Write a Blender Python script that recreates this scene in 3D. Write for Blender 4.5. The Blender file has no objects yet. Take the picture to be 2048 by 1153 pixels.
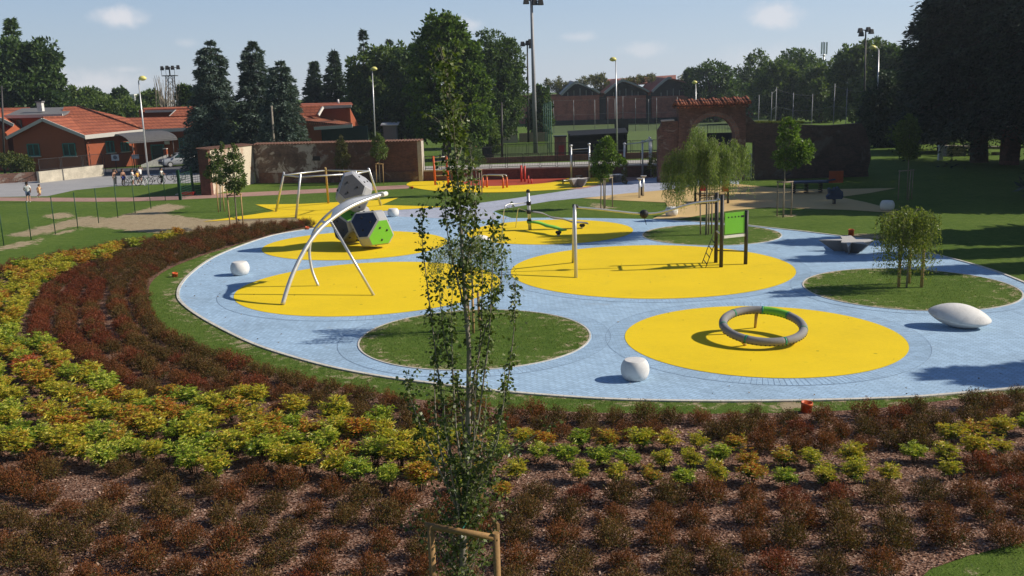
import bpy, bmesh, math, random
import numpy as np
from mathutils import Vector, Matrix
R = math.radians
sc = bpy.context.scene
COL = sc.collection
rng = np.random.default_rng(7)
random.seed(7)

# ------------------------------------------------------------------ camera geometry (solved from the round play areas)
CH, F, PIT, ROL = 6.8, 1854.62, R(11.945), R(1.669)
def ray(px, py):
    x, y = (px-1024)/F, -(py-576.5)/F
    c, s = math.cos(ROL), math.sin(ROL)
    x2, y2 = c*x+s*y, -s*x+c*y
    return x2, math.cos(PIT)+y2*math.sin(PIT), -math.sin(PIT)+y2*math.cos(PIT)
def gp(px, py, z=0.0):                     # ground point seen at a photo pixel
    a, b, d = ray(px, py); t = (z-CH)/d
    return Vector((a*t, b*t, z))
def at(px, py, Y):                         # point seen at a photo pixel, at distance Y
    a, b, d = ray(px, py); t = Y/b
    return Vector((a*t, Y, CH+d*t))
def proj(P):
    x, y, z = P[0], P[1], P[2]-CH
    zc = y*math.cos(PIT)-z*math.sin(PIT); X = x/zc; Yc = (y*math.sin(PIT)+z*math.cos(PIT))/zc
    c, s = math.cos(ROL), math.sin(ROL)
    return 1024+F*(c*X-s*Yc), 576.5-F*(s*X+c*Yc)
def hgt(P, py):                            # height above P whose image lies at row py
    lo, hi = -2.0, 80.0
    for _ in range(50):
        m = (lo+hi)/2
        if proj((P[0], P[1], m))[1] > py: lo = m
        else: hi = m
    return lo
def gx(px, Y, z=0.0):                      # point at distance Y and height z in image column px
    lo, hi = -400.0, 400.0
    for _ in range(50):
        m = (lo+hi)/2
        if proj((m, Y, z))[0] < px: lo = m
        else: hi = m
    return Vector((lo, Y, z))

# ------------------------------------------------------------------ object helpers
def tag(o, label=None, cat=None, group=None, kind=None):
    if label: o['label'] = label
    if cat: o['category'] = cat
    if group: o['group'] = group
    if kind: o['kind'] = kind
    return o
def thing(name, label, cat, loc=(0, 0, 0), rz=0, group=None):
    o = bpy.data.objects.new(name, None); COL.objects.link(o)
    o.location = loc; o.rotation_euler = (0, 0, rz); o.empty_display_size = .2
    return tag(o, label, cat, group)
def link(name, me, parent=None, mats=()):
    o = bpy.data.objects.new(name, me); COL.objects.link(o)
    for m in mats: me.materials.append(m)
    if parent is not None: o.parent = parent
    return o
class MB:
    def __init__(s): s.v = []; s.f = []; s.m = []; s.s = []
    def add(s, vs, fs, m=0, smooth=False):
        b = len(s.v); s.v += [tuple(v) for v in vs]
        for f in fs: s.f.append([b+i for i in f]); s.m.append(m); s.s.append(smooth)
        return s
    def box(s, c, sz, rz=0, m=0, top=1.0):
        hx, hy, hz = sz[0]/2, sz[1]/2, sz[2]/2; co, si = math.cos(rz), math.sin(rz); vs = []
        for z, k in ((-hz, 1), (hz, top)):
            for x, y in ((-hx, -hy), (hx, -hy), (hx, hy), (-hx, hy)):
                x, y = x*k, y*k; vs.append((c[0]+x*co-y*si, c[1]+x*si+y*co, c[2]+z))
        return s.add(vs, [(3, 2, 1, 0), (4, 5, 6, 7), (0, 1, 5, 4), (1, 2, 6, 5), (2, 3, 7, 6), (3, 0, 4, 7)], m)
    def bar(s, a, b, w, h, m=0):
        a, b = Vector(a), Vector(b); d = (b-a).normalized()
        up = Vector((0, 0, 1)) if abs(d.z) < .95 else Vector((0, 1, 0))
        x = d.cross(up).normalized()*w/2; y = x.cross(d).normalized()*h/2
        vs = [p+i*x+j*y for p in (a, b) for i, j in ((-1, -1), (1, -1), (1, 1), (-1, 1))]
        return s.add(vs, [(3, 2, 1, 0), (4, 5, 6, 7), (0, 1, 5, 4), (1, 2, 6, 5), (2, 3, 7, 6), (3, 0, 4, 7)], m)
    def tube(s, pts, r, seg=8, m=0, caps=True, smooth=True, closed=False):
        P = [Vector(p) for p in pts]; n = len(P); rr = list(r) if hasattr(r, '__len__') else [r]*n
        vs = []; nrm = None
        for i in range(n):
            if closed: t = P[(i+1) % n]-P[i-1]
            else: t = P[min(i+1, n-1)]-P[max(i-1, 0)]
            t = t.normalized() if t.length > 1e-9 else Vector((0, 0, 1))
            if nrm is None: nrm = t.cross(Vector((0, 0, 1)) if abs(t.z) < .9 else Vector((1, 0, 0))).normalized()
            else:
                nrm = nrm-t*nrm.dot(t)
                nrm = nrm.normalized() if nrm.length > 1e-6 else t.orthogonal().normalized()
            b = t.cross(nrm)
            for k in range(seg):
                a = 2*math.pi*k/seg; vs.append(P[i]+(nrm*math.cos(a)+b*math.sin(a))*rr[i])
        fs = []
        for i in range(n if closed else n-1):
            j = (i+1) % n
            for k in range(seg): fs.append((i*seg+k, i*seg+(k+1) % seg, j*seg+(k+1) % seg, j*seg+k))
        s.add(vs, fs, m, smooth)
        if caps and not closed:
            b = len(s.v)-len(vs)
            s.f.append([b+k for k in range(seg)][::-1]); s.m.append(m); s.s.append(False)
            s.f.append([b+(n-1)*seg+k for k in range(seg)]); s.m.append(m); s.s.append(False)
        return s
    def lathe(s, prof, c=(0, 0, 0), seg=28, m=0, sx=1, sy=1):
        vs = [(c[0]+r*sx*math.cos(2*math.pi*k/seg), c[1]+r*sy*math.sin(2*math.pi*k/seg), c[2]+z) for r, z in prof for k in range(seg)]
        fs = [(i*seg+k, i*seg+(k+1) % seg, (i+1)*seg+(k+1) % seg, (i+1)*seg+k) for i in range(len(prof)-1) for k in range(seg)]
        s.add(vs, fs, m, True); b = len(s.v)-len(vs)
        s.f.append([b+k for k in range(seg)][::-1]); s.m.append(m); s.s.append(False)
        s.f.append([b+(len(prof)-1)*seg+k for k in range(seg)]); s.m.append(m); s.s.append(False)
        return s
    def prism(s, poly, y0, y1, m=0):       # polygon in x,z pushed along y
        n = len(poly)
        vs = [(x, y0, z) for x, z in poly]+[(x, y1, z) for x, z in poly]
        return s.add(vs, [list(range(n)), list(range(n, 2*n))[::-1]]+[(i, (i+1) % n, n+(i+1) % n, n+i)[::-1] for i in range(n)], m)
    def slab(s, pts, th, m=0):             # planar polygon with thickness
        P = [Vector(p) for p in pts]; n = len(P)
        nr = Vector((0, 0, 0))
        for i in range(n): nr += P[i].cross(P[(i+1) % n])
        nr.normalize()
        return s.add(P+[p-nr*th for p in P], [list(range(n)), list(range(n, 2*n))[::-1]]+[(i, (i+1) % n, n+(i+1) % n, n+i)[::-1] for i in range(n)], m)
    def build(s, name, mats, parent=None, fix=True, bevel=0):
        me = bpy.data.meshes.new(name); me.from_pydata(s.v, [], s.f)
        if not isinstance(mats, (list, tuple)): mats = [mats]
        for i, p in enumerate(me.polygons): p.material_index = s.m[i]; p.use_smooth = s.s[i]
        if fix:
            bm = bmesh.new(); bm.from_mesh(me); bmesh.ops.recalc_face_normals(bm, faces=bm.faces)
            if bevel: bmesh.ops.bevel(bm, geom=bm.edges[:], offset=bevel, segments=2, affect='EDGES', profile=.6, clamp_overlap=True)
            bm.to_mesh(me); bm.free()
        return link(name, me, parent, mats)
def np_mesh(name, V, Q, mats, parent=None, midx=None, smooth=False):
    me = bpy.data.meshes.new(name); V = np.asarray(V, np.float32); Q = np.asarray(Q, np.int32); k = Q.shape[1]
    me.vertices.add(len(V)); me.vertices.foreach_set('co', V.ravel())
    me.loops.add(Q.size); me.loops.foreach_set('vertex_index', Q.ravel())
    me.polygons.add(len(Q)); me.polygons.foreach_set('loop_start', np.arange(len(Q), dtype=np.int32)*k)
    if midx is not None: me.polygons.foreach_set('material_index', np.asarray(midx, np.int32))
    if smooth: me.polygons.foreach_set('use_smooth', np.ones(len(Q), bool))
    me.update(calc_edges=True)
    return link(name, me, parent, mats if isinstance(mats, (list, tuple)) else [mats])
def unit(a): return a/np.maximum(np.linalg.norm(a, axis=1, keepdims=True), 1e-9)
def leaf_arrays(P, D, L, W, fold=.18, g=None):
    g = g or rng
    n = len(P); D = unit(D); S = unit(np.cross(D, g.normal(size=(n, 3)))); N = np.cross(D, S)
    L = np.broadcast_to(np.asarray(L, float), (n,))[:, None]; W = np.broadcast_to(np.asarray(W, float), (n,))[:, None]
    V = np.stack([P, P+D*L*.45+S*W*.5+N*W*fold, P+D*L, P+D*L*.45-S*W*.5+N*W*fold], 1).reshape(-1, 3)
    return V, np.arange(4*n).reshape(n, 4)
def leaves(name, P, D, L, W, mats, parent=None, midx=None):
    V, Q = leaf_arrays(np.asarray(P), np.asarray(D), L, W)
    return np_mesh(name, V, Q, mats, parent, midx)
def smooth_poly(pts, n=6, closed=True):
    P = [Vector(p[:2]) for p in pts]; m = len(P); out = []
    for i in range(m if closed else m-1):
        p0, p1, p2, p3 = (P[(i-1) % m], P[i], P[(i+1) % m], P[(i+2) % m]) if closed else (P[max(i-1, 0)], P[i], P[i+1], P[min(i+2, m-1)])
        for k in range(n):
            t = k/n
            out.append(.5*((2*p1)+(p2-p0)*t+(2*p0-5*p1+4*p2-p3)*t*t+(3*p1-p0-3*p2+p3)*t**3))
    if not closed: out.append(P[-1])
    return out
def sheet(name, poly2d, z, m, kind='structure'):
    me = bpy.data.meshes.new(name); bm = bmesh.new()
    f = bm.faces.new([bm.verts.new((p[0], p[1], z)) for p in poly2d]); f.normal_update()
    if f.normal.z < 0: f.normal_flip()
    bmesh.ops.triangulate(bm, faces=[f]); bm.to_mesh(me); bm.free()
    o = link(name, me, None, [m]); o['kind'] = kind
    return o
def gpoly(pix): return [gp(*p).to_2d() for p in pix]
def inside(poly, P):                       # numpy point in polygon
    poly = np.array([(p[0], p[1]) for p in poly]); x, y = P[:, 0], P[:, 1]; r = np.zeros(len(P), bool)
    j = len(poly)-1
    for i in range(len(poly)):
        xi, yi = poly[i]; xj, yj = poly[j]
        c = ((yi > y) != (yj > y)) & (x < (xj-xi)*(y-yi)/(yj-yi+1e-12)+xi); r ^= c; j = i
    return r
def copy_tree(o, parent=None):
    c = o.copy(); COL.objects.link(c)
    if parent is not None: c.parent = parent
    for ch in list(o.children): copy_tree(ch, c)
    return c

# ------------------------------------------------------------------ materials
def nt(name):
    m = bpy.data.materials.new(name); m.use_nodes = True; t = m.node_tree; t.nodes.clear()
    out = t.nodes.new('ShaderNodeOutputMaterial'); return m, t, out
def nd(t, ty, **kw):
    n = t.nodes.new(ty)
    for k, v in kw.items():
        if k[0] == 'i' and k[1:].isdigit(): n.inputs[int(k[1:])].default_value = v
        elif k in n.inputs: n.inputs[k].default_value = v
        else: setattr(n, k, v)
    return n
def c4(c): return (c[0], c[1], c[2], 1)
def ramp(t, fac, cols, pos=None, interp='LINEAR'):
    n = t.nodes.new('ShaderNodeValToRGB'); n.color_ramp.interpolation = interp; e = n.color_ramp.elements; k = len(cols)
    pos = pos or [i/(k-1) for i in range(k)]
    while len(e) < k: e.new(.5)
    for i in range(k): e[i].position = pos[i]; e[i].color = c4(cols[i])
    t.links.new(fac, n.inputs[0]); return n.outputs[0]
def coords(t, scale=(1, 1, 1), rz=0, kind='Object'):
    tc = nd(t, 'ShaderNodeTexCoord'); mp = nd(t, 'ShaderNodeMapping')
    mp.inputs['Scale'].default_value = scale; mp.inputs['Rotation'].default_value = (0, 0, rz)
    t.links.new(tc.outputs[kind], mp.inputs[0]); return mp.outputs[0]
def noise(t, vec, scale, detail=4, rough=.6, dist=0):
    n = nd(t, 'ShaderNodeTexNoise'); n.inputs['Scale'].default_value = scale; n.inputs['Detail'].default_value = detail
    n.inputs['Roughness'].default_value = rough; n.inputs['Distortion'].default_value = dist
    t.links.new(vec, n.inputs['Vector']); return n.outputs['Fac']
def mixc(t, fac, a, b, blend='MIX'):
    n = nd(t, 'ShaderNodeMix', data_type='RGBA', blend_type=blend)
    for s, v in ((0, fac), (6, a), (7, b)):
        if hasattr(v, 'is_linked') or isinstance(v, bpy.types.NodeSocket): t.links.new(v, n.inputs[s])
        else: n.inputs[s].default_value = v if s == 0 else c4(v)
    return n.outputs[2]
def math_(t, op, a, b=None, c=None, clamp=False):
    n = nd(t, 'ShaderNodeMath', operation=op); n.use_clamp = clamp
    for i, v in enumerate((a, b, c)):
        if v is None: continue
        if isinstance(v, bpy.types.NodeSocket): t.links.new(v, n.inputs[i])
        else: n.inputs[i].default_value = v
    return n.outputs[0]
def sstep(t, v, lo, hi):
    n = nd(t, 'ShaderNodeMapRange', interpolation_type='SMOOTHSTEP')
    n.inputs[1].default_value = lo; n.inputs[2].default_value = hi; t.links.new(v, n.inputs[0]); return n.outputs[0]
def finish(t, out, col, rough=.8, metal=0, bump=None, bstr=.3, bdist=.01, spec=.3):
    p = nd(t, 'ShaderNodeBsdfPrincipled')
    if isinstance(col, bpy.types.NodeSocket): t.links.new(col, p.inputs['Base Color'])
    else: p.inputs['Base Color'].default_value = c4(col)
    if isinstance(rough, bpy.types.NodeSocket): t.links.new(rough, p.inputs['Roughness'])
    else: p.inputs['Roughness'].default_value = rough
    p.inputs['Metallic'].default_value = metal; p.inputs['Specular IOR Level'].default_value = spec
    if bump is not None:
        b = nd(t, 'ShaderNodeBump'); b.inputs['Strength'].default_value = bstr; b.inputs['Distance'].default_value = bdist
        t.links.new(bump, b.inputs['Height']); t.links.new(b.outputs[0], p.inputs['Normal'])
    t.links.new(p.outputs[0], out.inputs[0]); return p
def plain(name, c, rough=.6, metal=0, var=.25, scale=6, spec=.35, bump=0):
    m, t, out = nt(name); v = coords(t); f = noise(t, v, scale, 6)
    f2 = noise(t, v, scale*7, 3)
    f = math_(t, 'MULTIPLY_ADD', f2, .35, math_(t, 'MULTIPLY', f, .65))
    col = ramp(t, f, [[k*(1-var) for k in c], c, [min(1, k*(1+var)) for k in c]], [.3, .5, .72])
    rg = math_(t, 'MULTIPLY_ADD', f, .3, rough-.15)
    finish(t, out, col, rg, metal, f2 if bump else None, bump, .01, spec); return m
def leafmat(name, cols, trans=.35, rough=.55, objvar=.25):
    m, t, out = nt(name); ge = nd(t, 'ShaderNodeNewGeometry'); oi = nd(t, 'ShaderNodeObjectInfo')
    f = ge.outputs['Random Per Island']
    sh = math_(t, 'MULTIPLY_ADD', oi.outputs['Random'], objvar, -objvar/2)
    f = math_(t, 'ADD', f, sh, clamp=True)
    col = ramp(t, f, cols)
    p = nd(t, 'ShaderNodeBsdfPrincipled'); p.inputs['Roughness'].default_value = rough; p.inputs['Specular IOR Level'].default_value = .25
    t.links.new(col, p.inputs['Base Color'])
    tr = nd(t, 'ShaderNodeBsdfTranslucent')
    c2 = mixc(t, 1.0, col, (1.25, 1.35, .5), 'MULTIPLY'); t.links.new(c2, tr.inputs[0])
    mx = nd(t, 'ShaderNodeMixShader'); mx.inputs[0].default_value = trans
    t.links.new(p.outputs[0], mx.inputs[1]); t.links.new(tr.outputs[0], mx.inputs[2]); t.links.new(mx.outputs[0], out.inputs[0])
    return m
def brickmat(name, c1, c2, mortar, bs=(.25, .07), patch=None, pthr=(.5, .62), pscale=.5, dirt=.4, row=.5, axes='xz', rough=.9):
    m, t, out = nt(name); tc = nd(t, 'ShaderNodeTexCoord'); sp = nd(t, 'ShaderNodeSeparateXYZ'); t.links.new(tc.outputs['Object'], sp.inputs[0])
    cb = nd(t, 'ShaderNodeCombineXYZ')
    sx = math_(t, 'ADD', sp.outputs[0], sp.outputs[1]) if axes == 'xz' else sp.outputs[0]
    t.links.new(sx, cb.inputs[0]); t.links.new(sp.outputs[2] if axes == 'xz' else sp.outputs[1], cb.inputs[1])
    b = nd(t, 'ShaderNodeTexBrick'); b.inputs['Scale'].default_value = 1; b.inputs['Brick Width'].default_value = bs[0]; b.inputs['Row Height'].default_value = bs[1]
    b.inputs['Mortar Size'].default_value = bs[1]*.13; b.inputs['Color1'].default_value = c4(c1); b.inputs['Color2'].default_value = c4(c2); b.inputs['Mortar'].default_value = c4(mortar)
    t.links.new(cb.outputs[0], b.inputs[0])
    v = tc.outputs['Object']; n1 = noise(t, v, .7, 8, .65); n2 = noise(t, v, 5, 5)
    col = mixc(t, 1.0, b.outputs[0], ramp(t, n1, [(1-dirt,)*3, (1, 1, 1), (1+dirt*.5,)*3], [.3, .52, .75]), 'MULTIPLY')
    col = mixc(t, .5, col, ramp(t, n2, [(.55,)*3, (1, 1, 1), (1.35,)*3], [.3, .5, .72]), 'MULTIPLY')
    if patch:
        pn = noise(t, v, pscale, 9, .68, .6)
        pm = sstep(t, pn, *pthr)
        pc = mixc(t, n2, [k*.6 for k in patch], [min(1, k*1.25) for k in patch])
        col = mixc(t, pm, col, pc)
    finish(t, out, col, rough, 0, b.outputs[1], -.4, .02, .2); return m
# ------------------------------------------------------------------ camera, sun, sky
cam = bpy.data.cameras.new('camera'); co_ = bpy.data.objects.new('camera', cam); COL.objects.link(co_)
cam.sensor_width = 36; cam.lens = 36*F/2048; cam.clip_end = 6000; cam.clip_start = .1
co_.matrix_world = Matrix.Translation((0, 0, CH)) @ Matrix.Rotation(math.pi/2-PIT, 4, 'X') @ Matrix.Rotation(-ROL, 4, 'Z')
sc.camera = co_
SUN_EL, SUN_AZ = R(33.5), R(1.3)           # direction towards the sun: +X, a touch in front of the wall line
sd = Vector((math.cos(SUN_EL)*math.cos(SUN_AZ), math.cos(SUN_EL)*math.sin(SUN_AZ), math.sin(SUN_EL)))
sl = bpy.data.lights.new('sun', 'SUN'); sl.energy = 4.9; sl.angle = R(.53); sl.color = (1, .925, .80)
so = bpy.data.objects.new('sun', sl); COL.objects.link(so); so.rotation_euler = sd.to_track_quat('Z', 'Y').to_euler()
w = bpy.data.worlds.new('World'); sc.world = w; w.use_nodes = True; t = w.node_tree; t.nodes.clear()
wo = t.nodes.new('ShaderNodeOutputWorld'); bg = t.nodes.new('ShaderNodeBackground'); bg.inputs[1].default_value = .137
sk = t.nodes.new('ShaderNodeTexSky'); sk.sky_type = 'NISHITA'; sk.sun_disc = False; sk.sun_elevation = SUN_EL
sk.sun_rotation = math.atan2(sd.x, sd.y); sk.altitude = 150; sk.air_density = 1.0; sk.dust_density = 1.2; sk.ozone_density = 1.6
tc = nd(t, 'ShaderNodeTexCoord'); gen = tc.outputs['Generated']
cn = noise(t, gen, 16, 7, .62, .3); cn2 = noise(t, gen, 60, 4, .6)
mask = None
for px, py, a, b, amp in ((237, 38, 52, 20, .75), (1552, 32, 62, 24, .6), (945, 48, 34, 20, .5), (215, 165, 95, 30, .5), (130, 205, 70, 40, .55), (1280, 100, 60, 16, .35),
                          (1158, 74, 42, 11, .35), (375, 86, 26, 10, .25), (250, 140, 40, 9, .35), (640, 190, 60, 30, .25), (1500, 120, 120, 35, .22)):
    d = Vector(ray(px, py)).normalized(); rx = Vector((0, 0, 1)).cross(d).normalized(); uy = d.cross(rx)
    def dot(vv):
        n = nd(t, 'ShaderNodeVectorMath', operation='DOT_PRODUCT'); t.links.new(gen, n.inputs[0]); n.inputs[1].default_value = vv; return n.outputs['Value']
    u = math_(t, 'MULTIPLY', dot(rx), F/a); v = math_(t, 'MULTIPLY', dot(uy), F/b)
    r2 = math_(t, 'ADD', math_(t, 'MULTIPLY', u, u), math_(t, 'MULTIPLY', v, v))
    k = math_(t, 'SUBTRACT', 1.0, math_(t, 'SQRT', r2))
    k = math_(t, 'ADD', k, math_(t, 'MULTIPLY', math_(t, 'SUBTRACT', math_(t, 'MULTIPLY_ADD', cn2, .45, cn), .72), 2.2))
    front = math_(t, 'GREATER_THAN', dot(d), .5)
    k = math_(t, 'MULTIPLY', math_(t, 'MULTIPLY', sstep(t, k, -.15, .95), amp), front)
    mask = k if mask is None else math_(t, 'MAXIMUM', mask, k)
sz = nd(t, 'ShaderNodeSeparateXYZ'); t.links.new(gen, sz.inputs[0])
veil = ramp(t, sz.outputs[2], [(4.1, 4.55, 5.2), (3.25, 4.0, 5.0), (2.35, 3.3, 4.7), (.62, 1.2, 2.5), (.15, .38, 1.05)], [0, .045, .12, .34, 1])
back = nd(t, 'ShaderNodeMapRange', interpolation_type='SMOOTHSTEP'); back.inputs[1].default_value = -.6; back.inputs[2].default_value = .6; back.inputs[3].default_value = .55; back.inputs[4].default_value = 1; t.links.new(sz.outputs[1], back.inputs[0])  # sky dimmed behind the camera, shaped to cut fill on walls facing it
vs_ = nd(t, 'ShaderNodeVectorMath', operation='SCALE'); t.links.new(veil, vs_.inputs[0]); sunw = nd(t, 'ShaderNodeMapRange'); sunw.inputs[1].default_value = -.55; sunw.inputs[2].default_value = .55; sunw.inputs[3].default_value = .92; sunw.inputs[4].default_value = 1.12; t.links.new(sz.outputs[0], sunw.inputs[0]); t.links.new(math_(t, 'MULTIPLY', back.outputs[0], sunw.outputs[0]), vs_.inputs['Scale'])
skc = mixc(t, .80, sk.outputs[0], vs_.outputs[0])    # thin summer haze veil over the blue
skc = mixc(t, mask, skc, (5.9, 5.75, 5.9))
t.links.new(skc, bg.inputs[0]); t.links.new(bg.outputs[0], wo.inputs[0])
sc.view_settings.view_transform = 'Standard'; sc.view_settings.look = 'None'; sc.view_settings.exposure = 0.10; sc.view_settings.gamma = 1
sc.view_settings.use_curve_mapping = False
sc.cycles.max_bounces = 8; sc.cycles.transparent_max_bounces = 24; sc.cycles.use_denoising = True
sc.cycles.caustics_reflective = False; sc.cycles.caustics_refractive = False

# ------------------------------------------------------------------ ground materials
def m_lawn():
    m, t, out = nt('lawn_grass'); v = coords(t)
    a = noise(t, v, .22, 6, .6); b = noise(t, v, 2.6, 6, .7, .5); c = noise(t, v, 26, 4, .75)
    vx = coords(t, (1, .35, 1), R(20)); d = noise(t, vx, 9, 3, .7)
    f = math_(t, 'MULTIPLY_ADD', b, .45, math_(t, 'MULTIPLY_ADD', a, .3, math_(t, 'MULTIPLY', c, .4)))
    f = math_(t, 'MULTIPLY_ADD', d, .2, f)
    g = ramp(t, f, [(.040, .077, .012), (.083, .142, .020), (.132, .192, .033), (.21, .21, .08)], [.45, .62, .78, .97])
    at_ = nd(t, 'ShaderNodeAttribute', attribute_name='sand'); s = at_.outputs['Fac']
    s2 = math_(t, 'ADD', s, math_(t, 'MULTIPLY', math_(t, 'SUBTRACT', math_(t, 'MULTIPLY_ADD', c, .35, math_(t, 'MULTIPLY', b, .8)), .56), 2.7))
    mk = sstep(t, s2, .38, .66)
    sand = ramp(t, math_(t, 'MULTIPLY_ADD', c, .6, math_(t, 'MULTIPLY', b, .4)), [(.20, .14, .08), (.40, .31, .19), (.55, .45, .31)], [.32, .5, .72])
    col = mixc(t, mk, g, sand)
    finish(t, out, col, .95, 0, math_(t, 'ADD', c, b), .8, .05, .1); return m
M_lawn = m_lawn()
def m_soft(name, c, var=.12):
    m, t, out = nt(name); v = coords(t); a = noise(t, v, .35, 5, .6); b = noise(t, v, 7, 4); c_ = noise(t, v, 160, 2)
    f = math_(t, 'MULTIPLY_ADD', a, .55, math_(t, 'MULTIPLY_ADD', b, .25, math_(t, 'MULTIPLY', c_, .25)))
    col = ramp(t, f, [[k*(1-var) for k in c], c, [min(1, k*(1+var*.7)) for k in c]], [.36, .52, .70])
    wv = noise(t, v, .8, 8, .7, 1.2); col = mixc(t, math_(t, 'MULTIPLY', sstep(t, wv, .55, .72), .30), col, [k*.72+.02 for k in c])
    str_ = noise(t, coords(t, (.25, 2.6, 1), R(25)), 2.2, 6, .7); col = mixc(t, math_(t, 'MULTIPLY', sstep(t, str_, .60, .74), .22), col, [k*.6+.03 for k in c])
    sp = noise(t, v, 3.1, 2, .4); sk_ = sstep(t, sp, .74, .79)
    col = mixc(t, sk_, col, [k*.55 for k in c])
    finish(t, out, col, .85, 0, c_, .25, .004, .25); return m
M_yel = m_soft('yellow_rubber', (.84, .59, .008)); M_red = m_soft('red_rubber', (.40, .062, .03)); M_sandr = m_soft('beige_rubber', (.60, .42, .185))
def m_pave(name, c, rz, bs=(.2, .1), var=.17, mort=.68, msize=.011):
    m, t, out = nt(name); v = coords(t, (1, 1, 1), rz)
    b = nd(t, 'ShaderNodeTexBrick'); b.inputs['Scale'].default_value = 1; b.inputs['Brick Width'].default_value = bs[0]; b.inputs['Row Height'].default_value = bs[1]
    b.inputs['Mortar Size'].default_value = msize; b.inputs['Mortar Smooth'].default_value = .4; b.inputs['Bias'].default_value = -.1
    b.inputs['Color1'].default_value = c4([k*(1-var*.7) for k in c]); b.inputs['Color2'].default_value = c4([min(1, k*(1+var*.6)) for k in c]); b.inputs['Mortar'].default_value = c4([k*mort for k in c])
    t.links.new(v, b.inputs[0])
    a = noise(t, coords(t), .3, 6, .6); a2 = noise(t, coords(t), 2.4, 6, .65)
    col = mixc(t, 1, b.outputs[0], ramp(t, a, [(.90, .89, .88), (1, 1, 1), (1.07, 1.05, 1.03)], [.35, .5, .68]), 'MULTIPLY')
    col = mixc(t, .6, col, ramp(t, a2, [(.86, .86, .87), (1, 1, 1), (1.08, 1.07, 1.06)], [.32, .5, .7]), 'MULTIPLY')
    st_ = noise(t, coords(t), .9, 8, .7, .8); col = mixc(t, sstep(t, st_, .60, .74), col, mixc(t, .5, col, (.30, .31, .31)))
    sp_ = noise(t, coords(t), 11, 2, .5); col = mixc(t, sstep(t, sp_, .76, .80), col, (.16, .15, .12))
    finish(t, out, col, .8, 0, b.outputs[1], -.6, .006, .3); return m
M_blue = m_pave('blue_paving', (.385, .545, .715), R(45)); M_path = m_pave('grey_lilac_paving', (.47, .50, .60), R(20)); M_pink = m_pave('pink_paving', (.46, .27, .22), R(5))
M_ring = m_pave('blue_border_paving', (.38, .54, .71), R(0), msize=.008); M_joint = plain('paving_joint', (.25, .345, .46), .9)
M_kerb = plain('kerb_concrete', (.60, .56, .49), .85, var=.3, scale=3)
M_asph = plain('street_asphalt', (.36, .35, .35), .9, var=.14, scale=.6); M_walk = plain('sidewalk', (.42, .37, .33), .9, var=.12, scale=.8)
M_dkasph = plain('dark_asphalt', (.10, .10, .11), .9, var=.2, scale=.8)
M_pitch = None

# ------------------------------------------------------------------ ground sheets
SAND = [[(205, 455), (262, 436), (330, 427), (410, 440), (590, 435), (606, 443), (560, 452), (420, 462), (330, 467), (265, 463)],
        [(150, 452), (240, 432), (300, 416), (330, 407), (376, 414), (330, 426), (262, 440), (200, 456)],
        [(10, 472), (90, 452), (170, 432), (215, 437), (120, 460), (60, 474)], [(-20, 500), (40, 484), (80, 486), (20, 500)],
        [(48, 484), (70, 478), (98, 474), (60, 486)], [(84, 432), (130, 424), (152, 432), (110, 440)], [(95, 470), (140, 460), (170, 456), (112, 473)],
        [(1180, 402), (1210, 413), (1242, 416), (1190, 420)], [(1780, 574), (1830, 570), (1862, 576), (1820, 584)], [(1545, 430), (1600, 429), (1580, 437)],
        [(1385, 466), (1440, 466), (1430, 474), (1395, 474)], [(935, 660), (985, 655), (985, 672), (940, 674)], [(1960, 560), (2000, 585), (2015, 605), (1985, 598), (1945, 566)],
        [(1100, 640), (1130, 648), (1160, 672), (1120, 655)], [(1030, 720), (1100, 700), (1150, 688), (1110, 716), (1040, 738)], [(745, 715), (800, 728), (900, 738), (800, 742)],
        [(1690, 466), (1760, 470), (1800, 480), (1720, 478)], [(1480, 805), (1560, 808), (1680, 806), (1640, 822), (1560, 826)], [(1900, 1115), (1990, 1120), (1960, 1140), (1880, 1140)],
        [(600, 455), (640, 449), (700, 448), (660, 460)]]
def axis(dense, coarse): return np.unique(np.concatenate([np.round(dense, 4), coarse]))
gx_ = axis(np.arange(-46, 34, .22), np.array([-3000, -1500, -700, -350, -200, -120, -80, -60, 50, 80, 120, 200, 350, 700, 1500, 3000.]))
gy_ = axis(np.arange(9, 74, .22), np.array([-200, -60, -20, 0, 5, 85, 100, 140, 200, 300, 500, 900, 1600, 3500.]))
X, Y = np.meshgrid(gx_, gy_); nx, ny = len(gx_), len(gy_)
V = np.stack([X.ravel(), Y.ravel(), 0*X.ravel()], 1)
i = np.arange(nx*ny).reshape(ny, nx); Q = np.stack([i[:-1, :-1].ravel(), i[:-1, 1:].ravel(), i[1:, 1:].ravel(), i[1:, :-1].ravel()], 1)
lawn = np_mesh('lawn', V, Q, M_lawn); lawn['kind'] = 'structure'
sm = np.zeros(len(V))
for pl in SAND: sm = np.maximum(sm, inside(gpoly(pl), V[:, :2]).astype(float)*.88)
S2 = sm.reshape(ny, nx)
for _ in range(5):
    S2 = (S2+np.roll(S2, 1, 0)+np.roll(S2, -1, 0)+np.roll(S2, 1, 1)+np.roll(S2, -1, 1))/5
LAWN_V, S2b = V.copy(), S2
a_ = lawn.data.attributes.new('sand', 'FLOAT', 'POINT'); a_.data.foreach_set('value', S2.ravel().astype(np.float32))

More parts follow.
